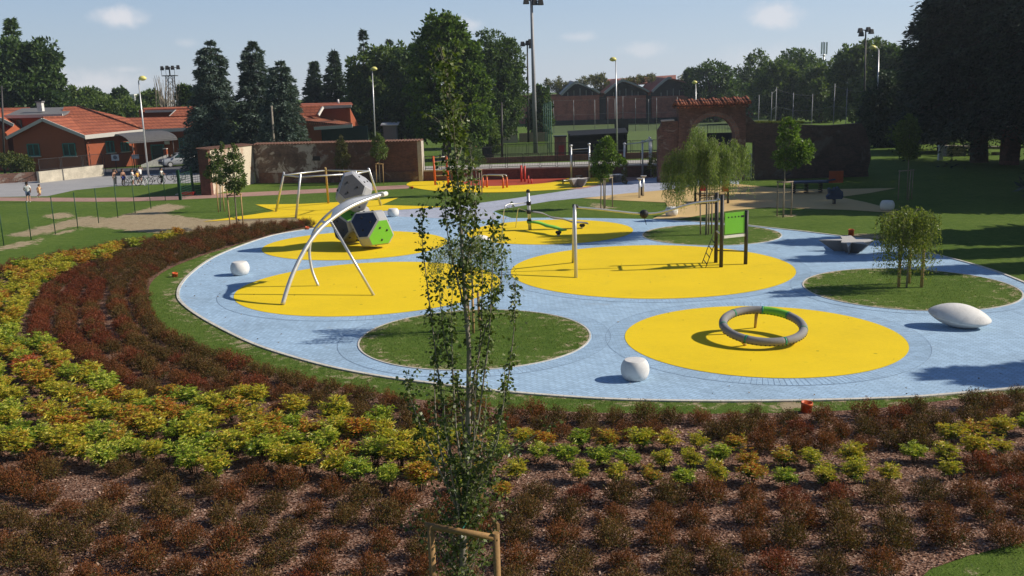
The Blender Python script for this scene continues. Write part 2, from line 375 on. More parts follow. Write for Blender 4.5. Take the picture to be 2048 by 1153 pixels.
# blue plaza
PLZ_LEFT = [(632, 457), (590, 463), (540, 473), (480, 493), (425, 517), (385, 545), (362, 570), (356, 590), (363, 606), (390, 628), (440, 657), (520, 694), (640, 730), (760, 754), (880, 770), (1000, 784), (1200, 799), (1400, 804), (1600, 803), (1800, 797), (1900, 790), (2048, 776), (2180, 755), (2260, 700), (2200, 640), (2120, 600), (2048, 566), (1971, 537), (1871, 510), (1756, 483), (1666, 471), (1600, 463), (1536, 456), (1480, 450), (1400, 445), (1306, 439)]
edge_pts = smooth_poly(gpoly(PLZ_LEFT), 6, closed=False)
plz = edge_pts+gpoly([(1200, 437), (1100, 436), (1024, 437), (1002, 430), (985, 422), (892, 415), (737, 424), (690, 450)])
sheet('plaza_paving', plz, .006, M_blue)
ek = np.array([(p.x, p.y) for p in edge_pts]); near_ = np.where((LAWN_V[:, 0] > -16) & (LAWN_V[:, 0] < 17) & (LAWN_V[:, 1] > 15) & (LAWN_V[:, 1] < 46))[0]
dk = np.sqrt(((LAWN_V[near_, None, :2]-ek[None])**2).sum(2)).min(1); dry = S2.ravel().copy(); dry[near_] = np.maximum(dry[near_], np.clip(.42-.40*dk, 0, 1)); a_.data.foreach_set('value', dry.astype(np.float32)); lawn.data.update()
kb = MB()
def kerb(pts, wd=.1, h=.035, closed=False, mb=kb):
    P = [Vector((p[0], p[1])) for p in pts]; n = len(P); L = []; Rr = []
    for k in range(n):
        a = P[(k-1) % n] if (closed or k) else P[0]; b = P[(k+1) % n] if (closed or k < n-1) else P[-1]
        d = (b-a).normalized(); q = Vector((-d.y, d.x)); L.append(P[k]+q*wd/2); Rr.append(P[k]-q*wd/2)
    for k in range(n if closed else n-1):
        j = (k+1) % n
        mb.add([(L[k].x, L[k].y, .002), (Rr[k].x, Rr[k].y, .002), (Rr[j].x, Rr[j].y, .002), (L[j].x, L[j].y, .002), (L[k].x, L[k].y, h), (Rr[k].x, Rr[k].y, h), (Rr[j].x, Rr[j].y, h), (L[j].x, L[j].y, h)],
               [(4, 5, 6, 7), (0, 4, 7, 3), (1, 2, 6, 5)])
kerb(edge_pts)
CIRC = {'A': (6.818, 24.614, 3.733), 'B': (5.339, 35.033, 5.37), 'C': (-1.1, 25.572, 3.248), 'D': (-7.241, 42.969, 4.258), 'E': (-5.213, 33.274, 4.784), 'F': (1.948, 45.422, 4.087), 'G': (9.378, 42.908, 3.143), 'H': (13.265, 30.292, 3.342)}
def circ(c, r, n=96): return [Vector((c[0]+r*math.cos(2*math.pi*k/n), c[1]+r*math.sin(2*math.pi*k/n))) for k in range(n)]
def ellipse_fit(pix, r_scale=1.0):
    P = np.array([gp(*p)[:2] for p in pix]); c = P.mean(0); D = P-c
    A = np.stack([D[:, 0]**2, D[:, 0]*D[:, 1], D[:, 1]**2, D[:, 0], D[:, 1]], 1); s = np.linalg.lstsq(A, np.ones(len(P)), rcond=None)[0]
    a, b, cc, d, e = s; M = np.array([[a, b/2], [b/2, cc]]); c0 = -.5*np.linalg.solve(M, np.array([d, e])); k = 1+c0@M@c0
    ev, U = np.linalg.eigh(M/k); th = np.linspace(0, 2*np.pi, 97)[:-1]
    q = (U@(np.stack([np.cos(th)/np.sqrt(ev[0]), np.sin(th)/np.sqrt(ev[1])])*r_scale)).T+c0+c
    return [Vector(p) for p in q]
ELL = {'D': ellipse_fit([(528.8, 501), (541, 487), (551, 514.8), (601, 521), (651.6, 468), (727, 518.6), (800, 511), (889.5, 482.5), (872, 500), (824.5, 511.3), (852, 467.5), (812, 464.5)])}
for k in 'ABDEF':
    c = CIRC[k]
    pts = ELL.get(k) or circ(c, c[2])
    sheet('rubber_surface', pts, .016, M_yel)
for k in 'CGH':
    c = CIRC[k]; rr_ = [0.001, .5, .8, .9, .96, 1.0]; vv = [(p.x, p.y, .015) for q in rr_ for p in circ(c, c[2]*q)]; o = np_mesh('grass_circle', vv, [(i_*96+q, i_*96+(q+1) % 96, (i_+1)*96+(q+1) % 96, (i_+1)*96+q)[::-1] for i_ in range(5) for q in range(96)], M_lawn); o['kind'] = 'structure'; av = o.data.attributes.new('sand', 'FLOAT', 'POINT'); av.data.foreach_set('value', np.repeat([0, .05, .16, .28, .38, .44], 96).astype(np.float32))
    kerb(circ(c, c[2]+.03), .045, .024, closed=True)
ko = kb.build('kerb', M_kerb); ko['kind'] = 'structure'
# border course of pavers round the circles: radial joints and an outer joint line
jb = MB()
def band(c, r0, r1, z, mb, n=128, m=0):
    A, B = circ(c, r0, n), circ(c, r1, n)
    mb.add([(p.x, p.y, z) for p in A]+[(p.x, p.y, z) for p in B], [(k, (k+1) % n, n+(k+1) % n, n+k)[::-1] for k in range(n)], m)
for k, w0 in (('A', .52), ('B', .5), ('C', .5), ('E', .55), ('H', .35)):
    c = CIRC[k]; r = c[2]+(.1 if k in 'CH' else .012)
    zo = .0008*'ABCEH'.index(k); band(c, r, r+w0, .0085+zo, jb, m=0); band(c, r+w0, r+w0+.013, .0135, jb, m=1)
    n = int(2*math.pi*r/.12)
    for q in range(n):
        a = 2*math.pi*q/n; ca, sa = math.cos(a), math.sin(a); hw = .006
        jb.add([(c[0]+ca*r-sa*hw, c[1]+sa*r+ca*hw, .0132), (c[0]+ca*r+sa*hw, c[1]+sa*r-ca*hw, .0132), (c[0]+ca*(r+w0)+sa*hw, c[1]+sa*(r+w0)-ca*hw, .0132), (c[0]+ca*(r+w0)-sa*hw, c[1]+sa*(r+w0)+ca*hw, .0132)], [(0, 1, 2, 3)], 1 if q % 2 else 2)
jo = jb.build('paving_border', [M_ring, M_joint, plain('paving_joint_pale', (.345, .49, .645), .9)], fix=False); jo['kind'] = 'structure'

# other surfaces
sheet('footpath', gpoly([(737, 425), (892, 415.5), (1024, 398), (1160, 378), (1250, 363), (1330, 351), (1400, 345), (1470, 345), (1480, 371), (1420, 372), (1340, 381), (1250, 389), (1170, 396), (1100, 403), (1003, 419), (985, 424), (1002, 434), (1024, 437.5), (960, 441), (800, 434)]), .010, M_path)
sheet('beige_surface', gpoly([(1306, 438), (1340, 424), (1331, 406), (1230, 401), (1165, 397.5), (1250, 388), (1340, 380), (1420, 368), (1480, 369.5), (1540, 375.5), (1600, 380), (1680, 379), (1793, 377), (1740, 387), (1680, 395), (1730, 405), (1772, 416), (1790, 427), (1700, 421), (1600, 418), (1536, 416), (1470, 421), (1405, 431), (1360, 439)]), .018, M_sandr)
sheet('rubber_star', gpoly([(405, 444.5), (512, 429), (549, 423), (511, 410), (600, 409), (680, 405), (745, 402), (797, 396.5), (763, 411), (893, 414.5), (737, 424.5), (690, 452), (632, 457), (590, 435.5), (490, 439)]), .020, M_yel)
gy = smooth_poly(gpoly([(813, 370), (833, 362), (870, 359.5), (950, 357.5), (1060, 354), (1180, 350), (1240, 352), (1228, 362), (1190, 371), (1150, 377), (1100, 381), (1000, 385.5), (900, 384.5), (840, 378.5)]), 6)
sheet('gym_surface', gy, .020, M_yel)
sheet('gym_red_surface', smooth_poly(gpoly([(925, 364), (960, 358.5), (1060, 355), (1120, 351.5), (1136, 357), (1100, 366), (1024, 372), (960, 373), (932, 370)]), 6), .025, M_red)
sheet('pink_path', gpoly([(-60, 394), (0, 395.3), (100, 396), (200, 396.3), (280, 395.5), (357, 392), (512, 384.5), (672, 377), (820, 370.5), (817, 377.5), (672, 385), (512, 392.5), (357, 400), (280, 403), (200, 404), (100, 403.5), (0, 402.5), (-60, 402)]), .008, M_pink)
sheet('pink_paving', gpoly([(1110, 379), (1150, 377), (1190, 371), (1228, 362), (1240, 351), (1350, 348), (1345, 353), (1320, 354), (1250, 364), (1200, 372), (1160, 379)]), .012, M_pink)
sheet('street', gpoly([(-200, 392), (0, 394.5), (95, 393), (150, 381), (230, 373), (350, 368), (404, 365), (404, 352), (420, 342), (150, 356), (0, 366), (-200, 372)]), .009, M_asph)
sheet('sidewalk', gpoly([(-200, 372), (0, 366), (150, 356), (420, 342), (420, 335), (200, 345), (78, 362), (-200, 364)]), .013, M_walk)
sheet('forecourt', gpoly([(205, 354), (410, 343), (410, 331), (200, 339)]), .017, M_dkasph)
M_pitch = plain('mown_pitch_grass', (.092, .138, .026), .95, var=.16, scale=.08); M_rough = plain('rough_grass', (.07, .105, .025), .95, var=.4, scale=.4)
sheet('sports_pitch', [Vector((p.x, p.y)) for p in (gx(880, 92), gx(1330, 97), gx(1500, 152), gx(1105, 152), gx(1090, 118), gx(880, 118))], .012, M_pitch)
sheet('rough_grass', [Vector((p.x, p.y)) for p in (gx(1085, 152), gx(1500, 152), gx(1560, 186), gx(1060, 186))], .012, M_rough)
sheet('back_street', [Vector((p.x, p.y)) for p in (gx(846, 78), gx(1340, 78), gx(1345, 90), gx(846, 90))], .010, plain('pale_street', (.45, .42, .38), .9))
sheet('back_lane', [Vector((p.x, p.y)) for p in (gx(846, 82.5), gx(1340, 82.5), gx(1345, 85.6), gx(846, 85.6))], .015, M_dkasph)
sheet('red_court', [Vector((p.x, p.y)) for p in (gx(950, 117), gx(1005, 117), gx(1005, 126), gx(950, 126))], .018, M_red)
# ------------------------------------------------------------------ planting bed
BED_IN = [(632, 454.5), (590, 461), (526, 476), (460, 495), (400, 514), (342, 537), (306, 562), (297, 592), (306, 632), (332, 668), (382, 697), (450, 719), (540, 745), (640, 767), (760, 789), (900, 808), (1050, 820), (1200, 827), (1400, 829), (1600, 826), (1750, 818), (1900, 801), (2048, 787), (2200, 765)]
BED_OUT = [(2330, 800), (2250, 960), (2048, 1086), (1940, 1112), (1860, 1140), (1800, 1200), (1600, 1330), (0, 1400), (-420, 1330), (-700, 1000), (-500, 760), (-260, 630), (-100, 562), (0, 540), (125, 517), (250, 492), (375, 472), (475, 458), (560, 453), (600, 451)]
bin_ = smooth_poly(gpoly(BED_IN), 5, closed=False)
bed = bin_+gpoly(BED_OUT)
def m_mulch():
    m, t, out = nt('bark_mulch'); v = coords(t); vo = nd(t, 'ShaderNodeTexVoronoi'); vo.inputs['Scale'].default_value = 26; vo.inputs['Randomness'].default_value = 1
    vs = coords(t, (1, 2.2, 1), R(30)); t.links.new(vs, vo.inputs['Vector'])
    a = noise(t, v, 1.2, 5, .6); sp = nd(t, 'ShaderNodeSeparateColor'); t.links.new(vo.outputs['Color'], sp.inputs[0])
    f = math_(t, 'MULTIPLY_ADD', a, .35, math_(t, 'MULTIPLY', sp.outputs[0], .75))
    col = ramp(t, f, [(.038, .017, .010), (.145, .068, .042), (.28, .155, .106), (.42, .28, .21)], [.12, .4, .7, .95])
    finish(t, out, col, .95, 0, vo.outputs['Distance'], .9, .03, .1); return m
M_mulch = m_mulch(); sheet('mulch', bed, .012, M_mulch)
# loose bark chips
bb = np.array([(p.x, p.y) for p in bed]); n = 90000
P = np.stack([rng.uniform(-16, 15, n), rng.uniform(10.8, 27, n)], 1)
P = P[inside(bed, P)]
P = P[rng.random(len(P)) < np.clip((24-P[:, 1])/8, .12, 1)]
P3 = np.concatenate([P, rng.uniform(.014, .03, (len(P), 1))], 1)
D = np.stack([rng.normal(size=len(P)), rng.normal(size=len(P)), rng.normal(0, .22, len(P))], 1)
M_chip = leafmat('bark_chips', [(.055, .024, .013), (.18, .085, .052), (.34, .195, .135), (.48, .335, .255), (.245, .128, .084)], 0, .9, 0)
D = unit(D); S = unit(np.cross(D, np.array([[0, 0, 1.]])+rng.normal(0, .25, D.shape))); L = rng.uniform(.02, .065, len(P))[:, None]; W = rng.uniform(.008, .022, len(P))[:, None]
V = np.stack([P3-S*W, P3+D*L-S*W*.8, P3+D*L+S*W*.8, P3+S*W], 1).reshape(-1, 3)
ch = np_mesh('mulch_chips', V, np.arange(len(V)).reshape(-1, 4), M_chip)
tag(ch, 'loose brown bark chips strewn over the planting bed', 'mulch', kind='stuff')
M_twig = plain('twig_bark', (.075, .045, .03), .9)

# shrub meshes: several shapes of each kind, shared by the copies
def shrub_mesh(kind, seed, mat_, inner):
    g = np.random.default_rng(seed); Ps = []; Ds = []; Ls = []; Ws = []
    sb = MB()
    if kind == 'spirea':
        rx, h = .27, .41; nst = 56
        for k in range(nst):
            a = g.uniform(0, 2*math.pi); rr = rx*math.sqrt(g.random())*1.05; hh = h*(1-.55*(rr/rx)**2)*g.uniform(.80, 1.07)
            tip = np.array([rr*math.cos(a)*1.08, rr*math.sin(a)*1.08, hh]); b0 = tip*np.array([.25, .25, 0]); mid = (b0+tip)/2*np.array([1.25, 1.25, .92])
            if k % 3 == 0: sb.tube([b0, mid, tip], [.004, .003, .0015], 3, 0, False)
            m_ = 40; tt = np.sort(g.uniform(.30, 1.0, m_))[:, None]
            c = (1-tt)**2*b0+2*tt*(1-tt)*mid+tt**2*tip+g.normal(0, .028, (m_, 3))
            d = (tip-b0)/np.linalg.norm(tip-b0)+g.normal(0, .7, (m_, 3)); Ps.append(c); Ds.append(d); Ls.append(g.uniform(.022, .046, m_)); Ws.append(g.uniform(.010, .019, m_))
    else:
        rx, h = .30, .50; nst = 17
        for k in range(nst):
            a = g.uniform(0, 2*math.pi); rr = rx*math.sqrt(g.random())*.62; hh = h*g.uniform(.55, 1.0)*(1-.25*(rr/rx))
            tip = np.array([rr*math.cos(a), rr*math.sin(a), hh]); b0 = tip*np.array([.25, .25, 0])
            sb.tube([b0, tip], [.006, .003], 3, 0, False)
            for q in range(9):                # sprays of lance leaflets
                tt = g.uniform(.45, 1.0); c0 = b0+(tip-b0)*tt; aa = g.uniform(0, 2*math.pi); ln = g.uniform(.10, .19)
                dr = np.array([math.cos(aa), math.sin(aa), g.uniform(.1, .75)]); dr /= np.linalg.norm(dr)
                m_ = 9; s_ = np.linspace(.25, 1, m_)[:, None]; c = c0+dr*ln*s_; c[:, 2] -= (s_[:, 0]**2)*ln*.28
                sd_ = np.cross(dr, [0, 0, 1]); sd_ /= np.linalg.norm(sd_)
                d = dr*.7+np.where(np.arange(m_)[:, None] % 2 == 0, 1, -1)*sd_*.8+g.normal(0, .22, (m_, 3)); d[:, 2] -= .15
                Ps.append(c); Ds.append(d); Ls.append(g.uniform(.052, .088, m_)); Ws.append(g.uniform(.014, .023, m_))
    P = np.concatenate(Ps); D = np.concatenate(Ds); L = np.concatenate(Ls); W = np.concatenate(Ws); P[:, 2] = np.maximum(P[:, 2], .015)
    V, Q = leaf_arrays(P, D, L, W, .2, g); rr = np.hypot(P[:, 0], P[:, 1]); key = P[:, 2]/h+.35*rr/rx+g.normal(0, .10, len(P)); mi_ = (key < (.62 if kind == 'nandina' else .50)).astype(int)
    o = np_mesh(kind, V, Q, [mat_, inner], midx=mi_); me = o.data; bpy.data.objects.remove(o)
    so_ = sb.build('stems', [M_twig], fix=False); sm_ = so_.data; bpy.data.objects.remove(so_)
    bm = bmesh.new(); bm.from_mesh(me); nf = len(bm.faces); bm.from_mesh(sm_); bm.faces.ensure_lookup_table()
    for f in bm.faces[nf:]: f.material_index = 2
    bm.to_mesh(me); bm.free(); me.materials.append(M_twig); me.name = kind; bpy.data.meshes.remove(sm_)
    return me
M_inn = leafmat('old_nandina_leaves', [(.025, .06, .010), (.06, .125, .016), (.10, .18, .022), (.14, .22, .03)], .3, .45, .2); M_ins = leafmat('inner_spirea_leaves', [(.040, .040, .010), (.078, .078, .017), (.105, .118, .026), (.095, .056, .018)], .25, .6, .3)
M_br = {'olive': leafmat('olive_brown_leaves', [(.045, .026, .008), (.115, .062, .018), (.185, .078, .024), (.115, .100, .024), (.21, .118, .034)], .25, .6, .35),
        'russet': leafmat('russet_leaves', [(.065, .022, .008), (.185, .055, .017), (.255, .082, .024), (.135, .074, .019), (.265, .098, .034)], .25, .6, .3),
        'crimson': leafmat('crimson_leaves', [(.075, .018, .009), (.185, .038, .016), (.25, .055, .022), (.15, .052, .017), (.27, .082, .034)], .25, .6, .3)}
M_na = {'green': leafmat('green_nandina_leaves', [(.10, .20, .018), (.22, .33, .025), (.36, .42, .04), (.46, .46, .055), (.56, .52, .10)], .3, .4, .3),
        'yellow': leafmat('yellow_nandina_leaves', [(.22, .28, .02), (.42, .42, .035), (.56, .50, .06), (.54, .40, .045), (.50, .26, .03)], .3, .4, .3),
        'orange': leafmat('orange_nandina_leaves', [(.26, .28, .025), (.46, .38, .04), (.54, .32, .04), (.48, .17, .03), (.40, .09, .025)], .3, .4, .3),
        'red': leafmat('red_nandina_leaves', [(.20, .05, .02), (.48, .09, .03), (.62, .14, .05), (.40, .12, .02), (.58, .22, .09)], .3, .4, .2)}
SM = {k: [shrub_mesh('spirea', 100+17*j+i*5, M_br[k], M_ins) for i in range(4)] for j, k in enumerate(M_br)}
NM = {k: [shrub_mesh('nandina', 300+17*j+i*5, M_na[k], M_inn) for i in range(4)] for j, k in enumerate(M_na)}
NZ = gpoly([(475, 459), (375, 477), (330, 486), (300, 495), (230, 524), (150, 552), (88, 582), (48, 622), (62, 684), (110, 728), (170, 768), (250, 795), (400, 806), (430, 800), (560, 832), (690, 856), (860, 884), (1050, 890), (1200, 895), (1400, 900), (1500, 910), (1620, 908), (1700, 912), (1800, 905), (1880, 892), (1960, 876), (2110, 845),
            (2110, 905), (2000, 932), (1900, 966), (1830, 972), (1760, 978), (1650, 1002), (1560, 992), (1420, 1006), (1270, 1006), (1100, 1000), (900, 995), (740, 985), (620, 972), (500, 965), (350, 955), (200, 938), (0, 935), (-160, 930), (-420, 760), (-180, 590), (-100, 566), (0, 552), (125, 527), (250, 502), (375, 481)])
pts = []
base = [Vector(p) for p in bin_]
cum = [0]
for a, b in zip(base, base[1:]): cum.append(cum[-1]+(b-a).length)
def along(s):
    k = max(0, min(len(base)-2, int(np.searchsorted(cum, s))-1)); u = (s-cum[k])/(cum[k+1]-cum[k]); d = (base[k+1]-base[k]).normalized()
    return base[k].lerp(base[k+1], u), Vector((-d.y, d.x))
# outward side is away from the plaza centre
for k in range(17):
    off = .30+.75*k; s = .2; prev = None
    while s < cum[-1]:
        p, nr = along(s)
        if nr.dot(Vector((1, 34))-p) > 0: nr = -nr
        q = p+nr*off; py_ = proj((q.x, q.y, 0))[1]; q = q+nr*(.36*min(1, max(0, (py_-735)/70)))
        pq = proj((q.x, q.y, 0)); sp_ = .56 if off < 3.4 else .68
        if pq[0] < 880 and inside(NZ, np.array([[q.x, q.y]]))[0]: sp_ = .55
        if prev is None or (q-prev).length > sp_:
            pts.append((q.x, q.y, k)); prev = q
        s += .04
A = np.array(pts); A[:, :2] += rng.normal(0, .055, (len(A), 2))
A = A[inside(bed, A[:, :2])]
inn = inside(NZ, A[:, :2])
pix = np.array([proj((a[0], a[1], .2)) for a in A])
vis = (pix[:, 0] > -60) & (pix[:, 0] < 2110) & (pix[:, 1] < 1215)
A, inn, pix = A[vis], inn[vis], pix[vis]
dist = np.hypot(A[:, 0], A[:, 1])
keepb = rng.random(len(A)) > np.where(inn & (pix[:, 0] > 1000), .16, .05)
A, inn, pix, dist = A[keepb], inn[keepb], pix[keepb], dist[keepb]
brown = [i for i in np.argsort(dist) if not inn[i]]; ind = set(brown[:290]); rest = brown[290:]
nand = [i for i in np.argsort(dist) if inn[i]]; indn = set(nand[:290]); rest += nand[290:]
def pick_brown(px, py):
    if px < 460 and py < 800: w_ = (.12, .25, .63) if px < 210+.4*(py-560) else (.6, .35, .05)
    elif px > 1450 and py > 850: w_ = (.38, .50, .12)
    else: w_ = (.56, .39, .05)
    return ['olive', 'russet', 'crimson'][rng.choice(3, p=w_)]
def pick_nan(px, py):
    if abs(px-72) < 26 and abs(py-735) < 17: return 'red'
    if px < 330 and py < 660: w_ = (.06, .54, .40)
    elif px > 1000: w_ = (.34, .42, .24)
    else: w_ = (.40, .44, .16)
    return ['green', 'yellow', 'orange'][rng.choice(3, p=w_)]
def zone(px, py):
    if px < 330 and py < 690: return 'in the far sweep of the bed near the wire fence'
    if px < 760: return 'in the bed between the poplar and the fence'
    if px < 1130: return 'around the staked poplar'
    if px < 1500: return 'in front of the white barrel stool'
    return 'near the orange pipe end beside the kerb'
def zoneb(px, py, k):
    if px < 470 and py < 745: return 'in the curved rows behind the yellow shrubs'
    if k <= 4: return 'in the rows nearest the pale kerb'
    if px < 850: return 'on bark mulch in the front rows before the poplar'
    if px < 1130: return 'growing about the foot of the staked poplar'
    if px < 1600: return 'in the front rows below the yellow green band'
    return 'in the front rows beside the grass corner'
BN = {'olive': 'low olive brown shrub', 'russet': 'low russet brown shrub', 'crimson': 'low dark red shrub'}
NN = {'green': 'bright green nandina shrub', 'yellow': 'yellow green nandina shrub', 'orange': 'orange tinged nandina shrub', 'red': 'bright red nandina shrub among the yellow green ones'}
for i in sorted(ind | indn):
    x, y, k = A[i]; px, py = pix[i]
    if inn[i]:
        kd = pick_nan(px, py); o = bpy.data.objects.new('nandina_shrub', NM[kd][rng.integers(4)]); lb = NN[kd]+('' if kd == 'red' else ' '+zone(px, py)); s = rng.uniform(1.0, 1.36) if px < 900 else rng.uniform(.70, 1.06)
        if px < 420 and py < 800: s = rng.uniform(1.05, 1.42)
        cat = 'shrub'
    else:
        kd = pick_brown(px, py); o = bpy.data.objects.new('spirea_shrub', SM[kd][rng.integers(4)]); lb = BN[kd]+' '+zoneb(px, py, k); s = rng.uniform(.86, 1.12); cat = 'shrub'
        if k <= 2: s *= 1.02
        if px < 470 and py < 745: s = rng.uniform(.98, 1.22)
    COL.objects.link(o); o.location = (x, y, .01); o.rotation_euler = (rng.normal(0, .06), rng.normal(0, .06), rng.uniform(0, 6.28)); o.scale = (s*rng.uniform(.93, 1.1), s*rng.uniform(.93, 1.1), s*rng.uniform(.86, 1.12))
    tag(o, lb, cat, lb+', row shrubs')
# the remaining, smallest shrubs of the far rows as one mass
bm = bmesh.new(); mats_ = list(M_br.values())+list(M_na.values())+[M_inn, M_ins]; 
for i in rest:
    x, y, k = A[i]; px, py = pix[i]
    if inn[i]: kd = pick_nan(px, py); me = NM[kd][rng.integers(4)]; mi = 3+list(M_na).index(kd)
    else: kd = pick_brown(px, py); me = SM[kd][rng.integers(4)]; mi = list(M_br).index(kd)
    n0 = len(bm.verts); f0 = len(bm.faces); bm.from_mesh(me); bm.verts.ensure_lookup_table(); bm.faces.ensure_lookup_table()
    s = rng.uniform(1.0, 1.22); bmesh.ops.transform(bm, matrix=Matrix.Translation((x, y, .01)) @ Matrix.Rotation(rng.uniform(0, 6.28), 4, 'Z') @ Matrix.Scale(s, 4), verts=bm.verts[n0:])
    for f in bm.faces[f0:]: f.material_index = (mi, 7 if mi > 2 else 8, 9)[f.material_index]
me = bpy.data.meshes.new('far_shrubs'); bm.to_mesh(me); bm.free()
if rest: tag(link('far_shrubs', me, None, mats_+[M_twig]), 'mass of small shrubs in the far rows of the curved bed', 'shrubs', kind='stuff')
print('shrubs', len(ind), len(indn), len(rest))

# short grass blades along the bed edges and in the corner nearest the camera
g = rng; n = 110000
P = np.stack([g.uniform(-13, 12, n), g.uniform(10.5, 33, n)], 1)
bp = np.array([(p.x, p.y) for p in bed]); ok = ~inside(bed, P) & ~inside(plz, P)
pp = np.array([proj((p[0], p[1], 0)) for p in P[ok]]); P = P[ok]; ok = (pp[:, 0] > -20) & (pp[:, 0] < 2070) & (pp[:, 1] < 1170) & (pp[:, 1] > 540); P = P[ok]
Cc = []
for k, dens in (('C', 9000), ('H', 6000)):
    c = CIRC[k]; a = g.uniform(0, 6.283, dens); r = (c[2]-.03)*np.sqrt(g.random(dens)); Cc.append(np.stack([c[0]+r*np.cos(a), c[1]+r*np.sin(a)], 1))
P = np.concatenate([P]+Cc); n = len(P)
ix = np.clip(np.searchsorted(gx_, P[:, 0]), 0, nx-1); iy = np.clip(np.searchsorted(gy_, P[:, 1]), 0, ny-1)
P = P[S2[iy, ix] < .35]; n = len(P)
P3 = np.concatenate([P, np.full((n, 1), .004)], 1); D = np.stack([g.normal(0, .6, n), g.normal(0, .6, n), np.ones(n)], 1)
V, Q = leaf_arrays(P3, D, g.uniform(.03, .085, n), g.uniform(.006, .014, n), .1)
gr = np_mesh('grass_blades', V, Q, leafmat('grass_blades', [(.035, .075, .010), (.075, .13, .018), (.11, .16, .025), (.20, .20, .07)], .3, .6, 0)); tag(gr, 'short grass blades fringing the planting bed and grass circles', 'grass', kind='stuff')
# ------------------------------------------------------------------ trees
M_bark = plain('bark', (.11, .085, .065), .95, var=.45, scale=9, bump=.5); M_barkl = plain('pale_bark', (.27, .23, .185), .9, var=.4, scale=14, bump=.3); M_stake = plain('stake_wood', (.44, .275, .12), .8, var=.3, scale=5, bump=.3); M_stakeg = plain('weathered_stake_wood', (.30, .235, .17), .85, var=.3, scale=5)
LF = {
 'poplar': leafmat('poplar_leaves', [(.042, .064, .016), (.082, .115, .026), (.13, .17, .042), (.26, .29, .13)], .3, .38, 0),
 'plane': leafmat('plane_leaves', [(.035, .070, .015), (.080, .142, .028), (.132, .205, .040), (.19, .265, .06)], .35, .5, .12),
 'oak': leafmat('broad_dark_leaves', [(.028, .056, .020), (.055, .100, .031), (.090, .145, .042), (.13, .19, .06)], .3, .55, .3),
 'lime': leafmat('mid_green_leaves', [(.045, .080, .020), (.085, .135, .033), (.130, .185, .048), (.175, .23, .07)], .35, .55, .3),
 'cedar': leafmat('blue_cedar_needles', [(.034, .056, .046), (.068, .106, .084), (.118, .165, .130), (.17, .215, .17)], .12, .6, .12),
 'spruce': leafmat('dark_spruce_needles', [(.016, .032, .020), (.032, .060, .032), (.054, .090, .046), (.08, .12, .06)], .12, .6, .2),
 'black': leafmat('dark_cedar_needles', [(.013, .023, .015), (.028, .046, .028), (.048, .074, .044), (.075, .105, .062)], .08, .6, .15),
 'willow': leafmat('willow_leaves', [(.075, .125, .026), (.150, .215, .052), (.225, .285, .085), (.29, .34, .125)], .4, .5, 0),
 'birch': leafmat('birch_leaves', [(.075, .115, .018), (.145, .190, .032), (.220, .255, .050), (.290, .300, .080)], .4, .45, .2),
 'young': leafmat('young_maple_leaves', [(.050, .100, .015), (.100, .180, .028), (.155, .235, .042), (.210, .280, .065)], .4, .45, .2),
 'gold': leafmat('golden_leaves', [(.100, .110, .018), (.220, .220, .040), (.340, .320, .070), (.160, .160, .030)], .4, .5, .2),
 'scrub': leafmat('dry_scrub_leaves', [(.07, .085, .035), (.13, .14, .06), (.19, .19, .09), (.16, .14, .08)], .3, .6, .1),
 'bushy': leafmat('hedge_leaves', [(.04, .06, .016), (.08, .105, .026), (.12, .14, .035), (.16, .17, .04)], .3, .55, .1),
 'dull': leafmat('olive_leaves', [(.045, .058, .018), (.085, .095, .030), (.130, .130, .050), (.100, .085, .035)], .3, .6, .2)}
def pxs(Y): return Y*.995/F
def blobs_local(bl, Y, root):
    out = []
    for b in bl:
        p = at(b[0], b[1], Y); s = pxs(Y); rx, rz = b[2]*s, b[3]*s; ry = rx*(b[4] if len(b) > 4 else .9)
        out.append((np.array([p.x-root.x, (b[5] if len(b) > 5 else 0), p.z-root.z]), np.array([rx, ry, rz])))
    return out
def broad_crown(bl, n, L, W, g, clump=.22, tight=.5, up=.35):
    """leaf clumps spread over and inside a set of ellipsoid masses"""
    areas = np.array([b[1][0]*b[1][2] for b in bl]); areas = areas/areas.sum(); Ps = []; Ds = []
    for (c, r), w_ in zip(bl, areas):
        nl = int(n*w_); rc = clump*r.min(); K = max(6, int(5.5*(r[0]*r[2])/(rc*rc)*.8)); K = min(K, max(6, nl//14))
        d = unit(g.normal(size=(K, 3))); rad = np.clip(1-np.abs(g.normal(0, .22, K)), .25, 1)[:, None]*(1+g.normal(0, .06, (K, 1)))
        cc = c+d*r*rad; sc_ = rc*g.uniform(.55, 1.35, K)
        k = g.integers(0, K, nl); o = g.normal(size=(nl, 3)); o = unit(o)*(g.random((nl, 1))**.45)
        P = cc[k]+o*sc_[k][:, None]*np.array([1, 1, .78]); Ps.append(P)
        Ds.append(o*.8+d[k]*tight+g.normal(0, .55, (nl, 3))+np.array([0, 0, up*0-.12]))
    P = np.concatenate(Ps); D = np.concatenate(Ds); m_ = len(P)
    return P, D, g.uniform(.65, 1.3, m_)*L, g.uniform(.65, 1.3, m_)*W
def limbs(mb, base_r, h0, tips, g, lean=(0, 0)):
    top = np.array([lean[0], lean[1], h0])
    for tp in tips:
        tp = np.asarray(tp); mid = (top+tp)/2+g.normal(0, .06*np.linalg.norm(tp-top), 3); mid[2] += .05
        mb.tube([top*np.array([1, 1, .96]), mid, tp], [base_r*.55, base_r*.32, base_r*.08], 6)
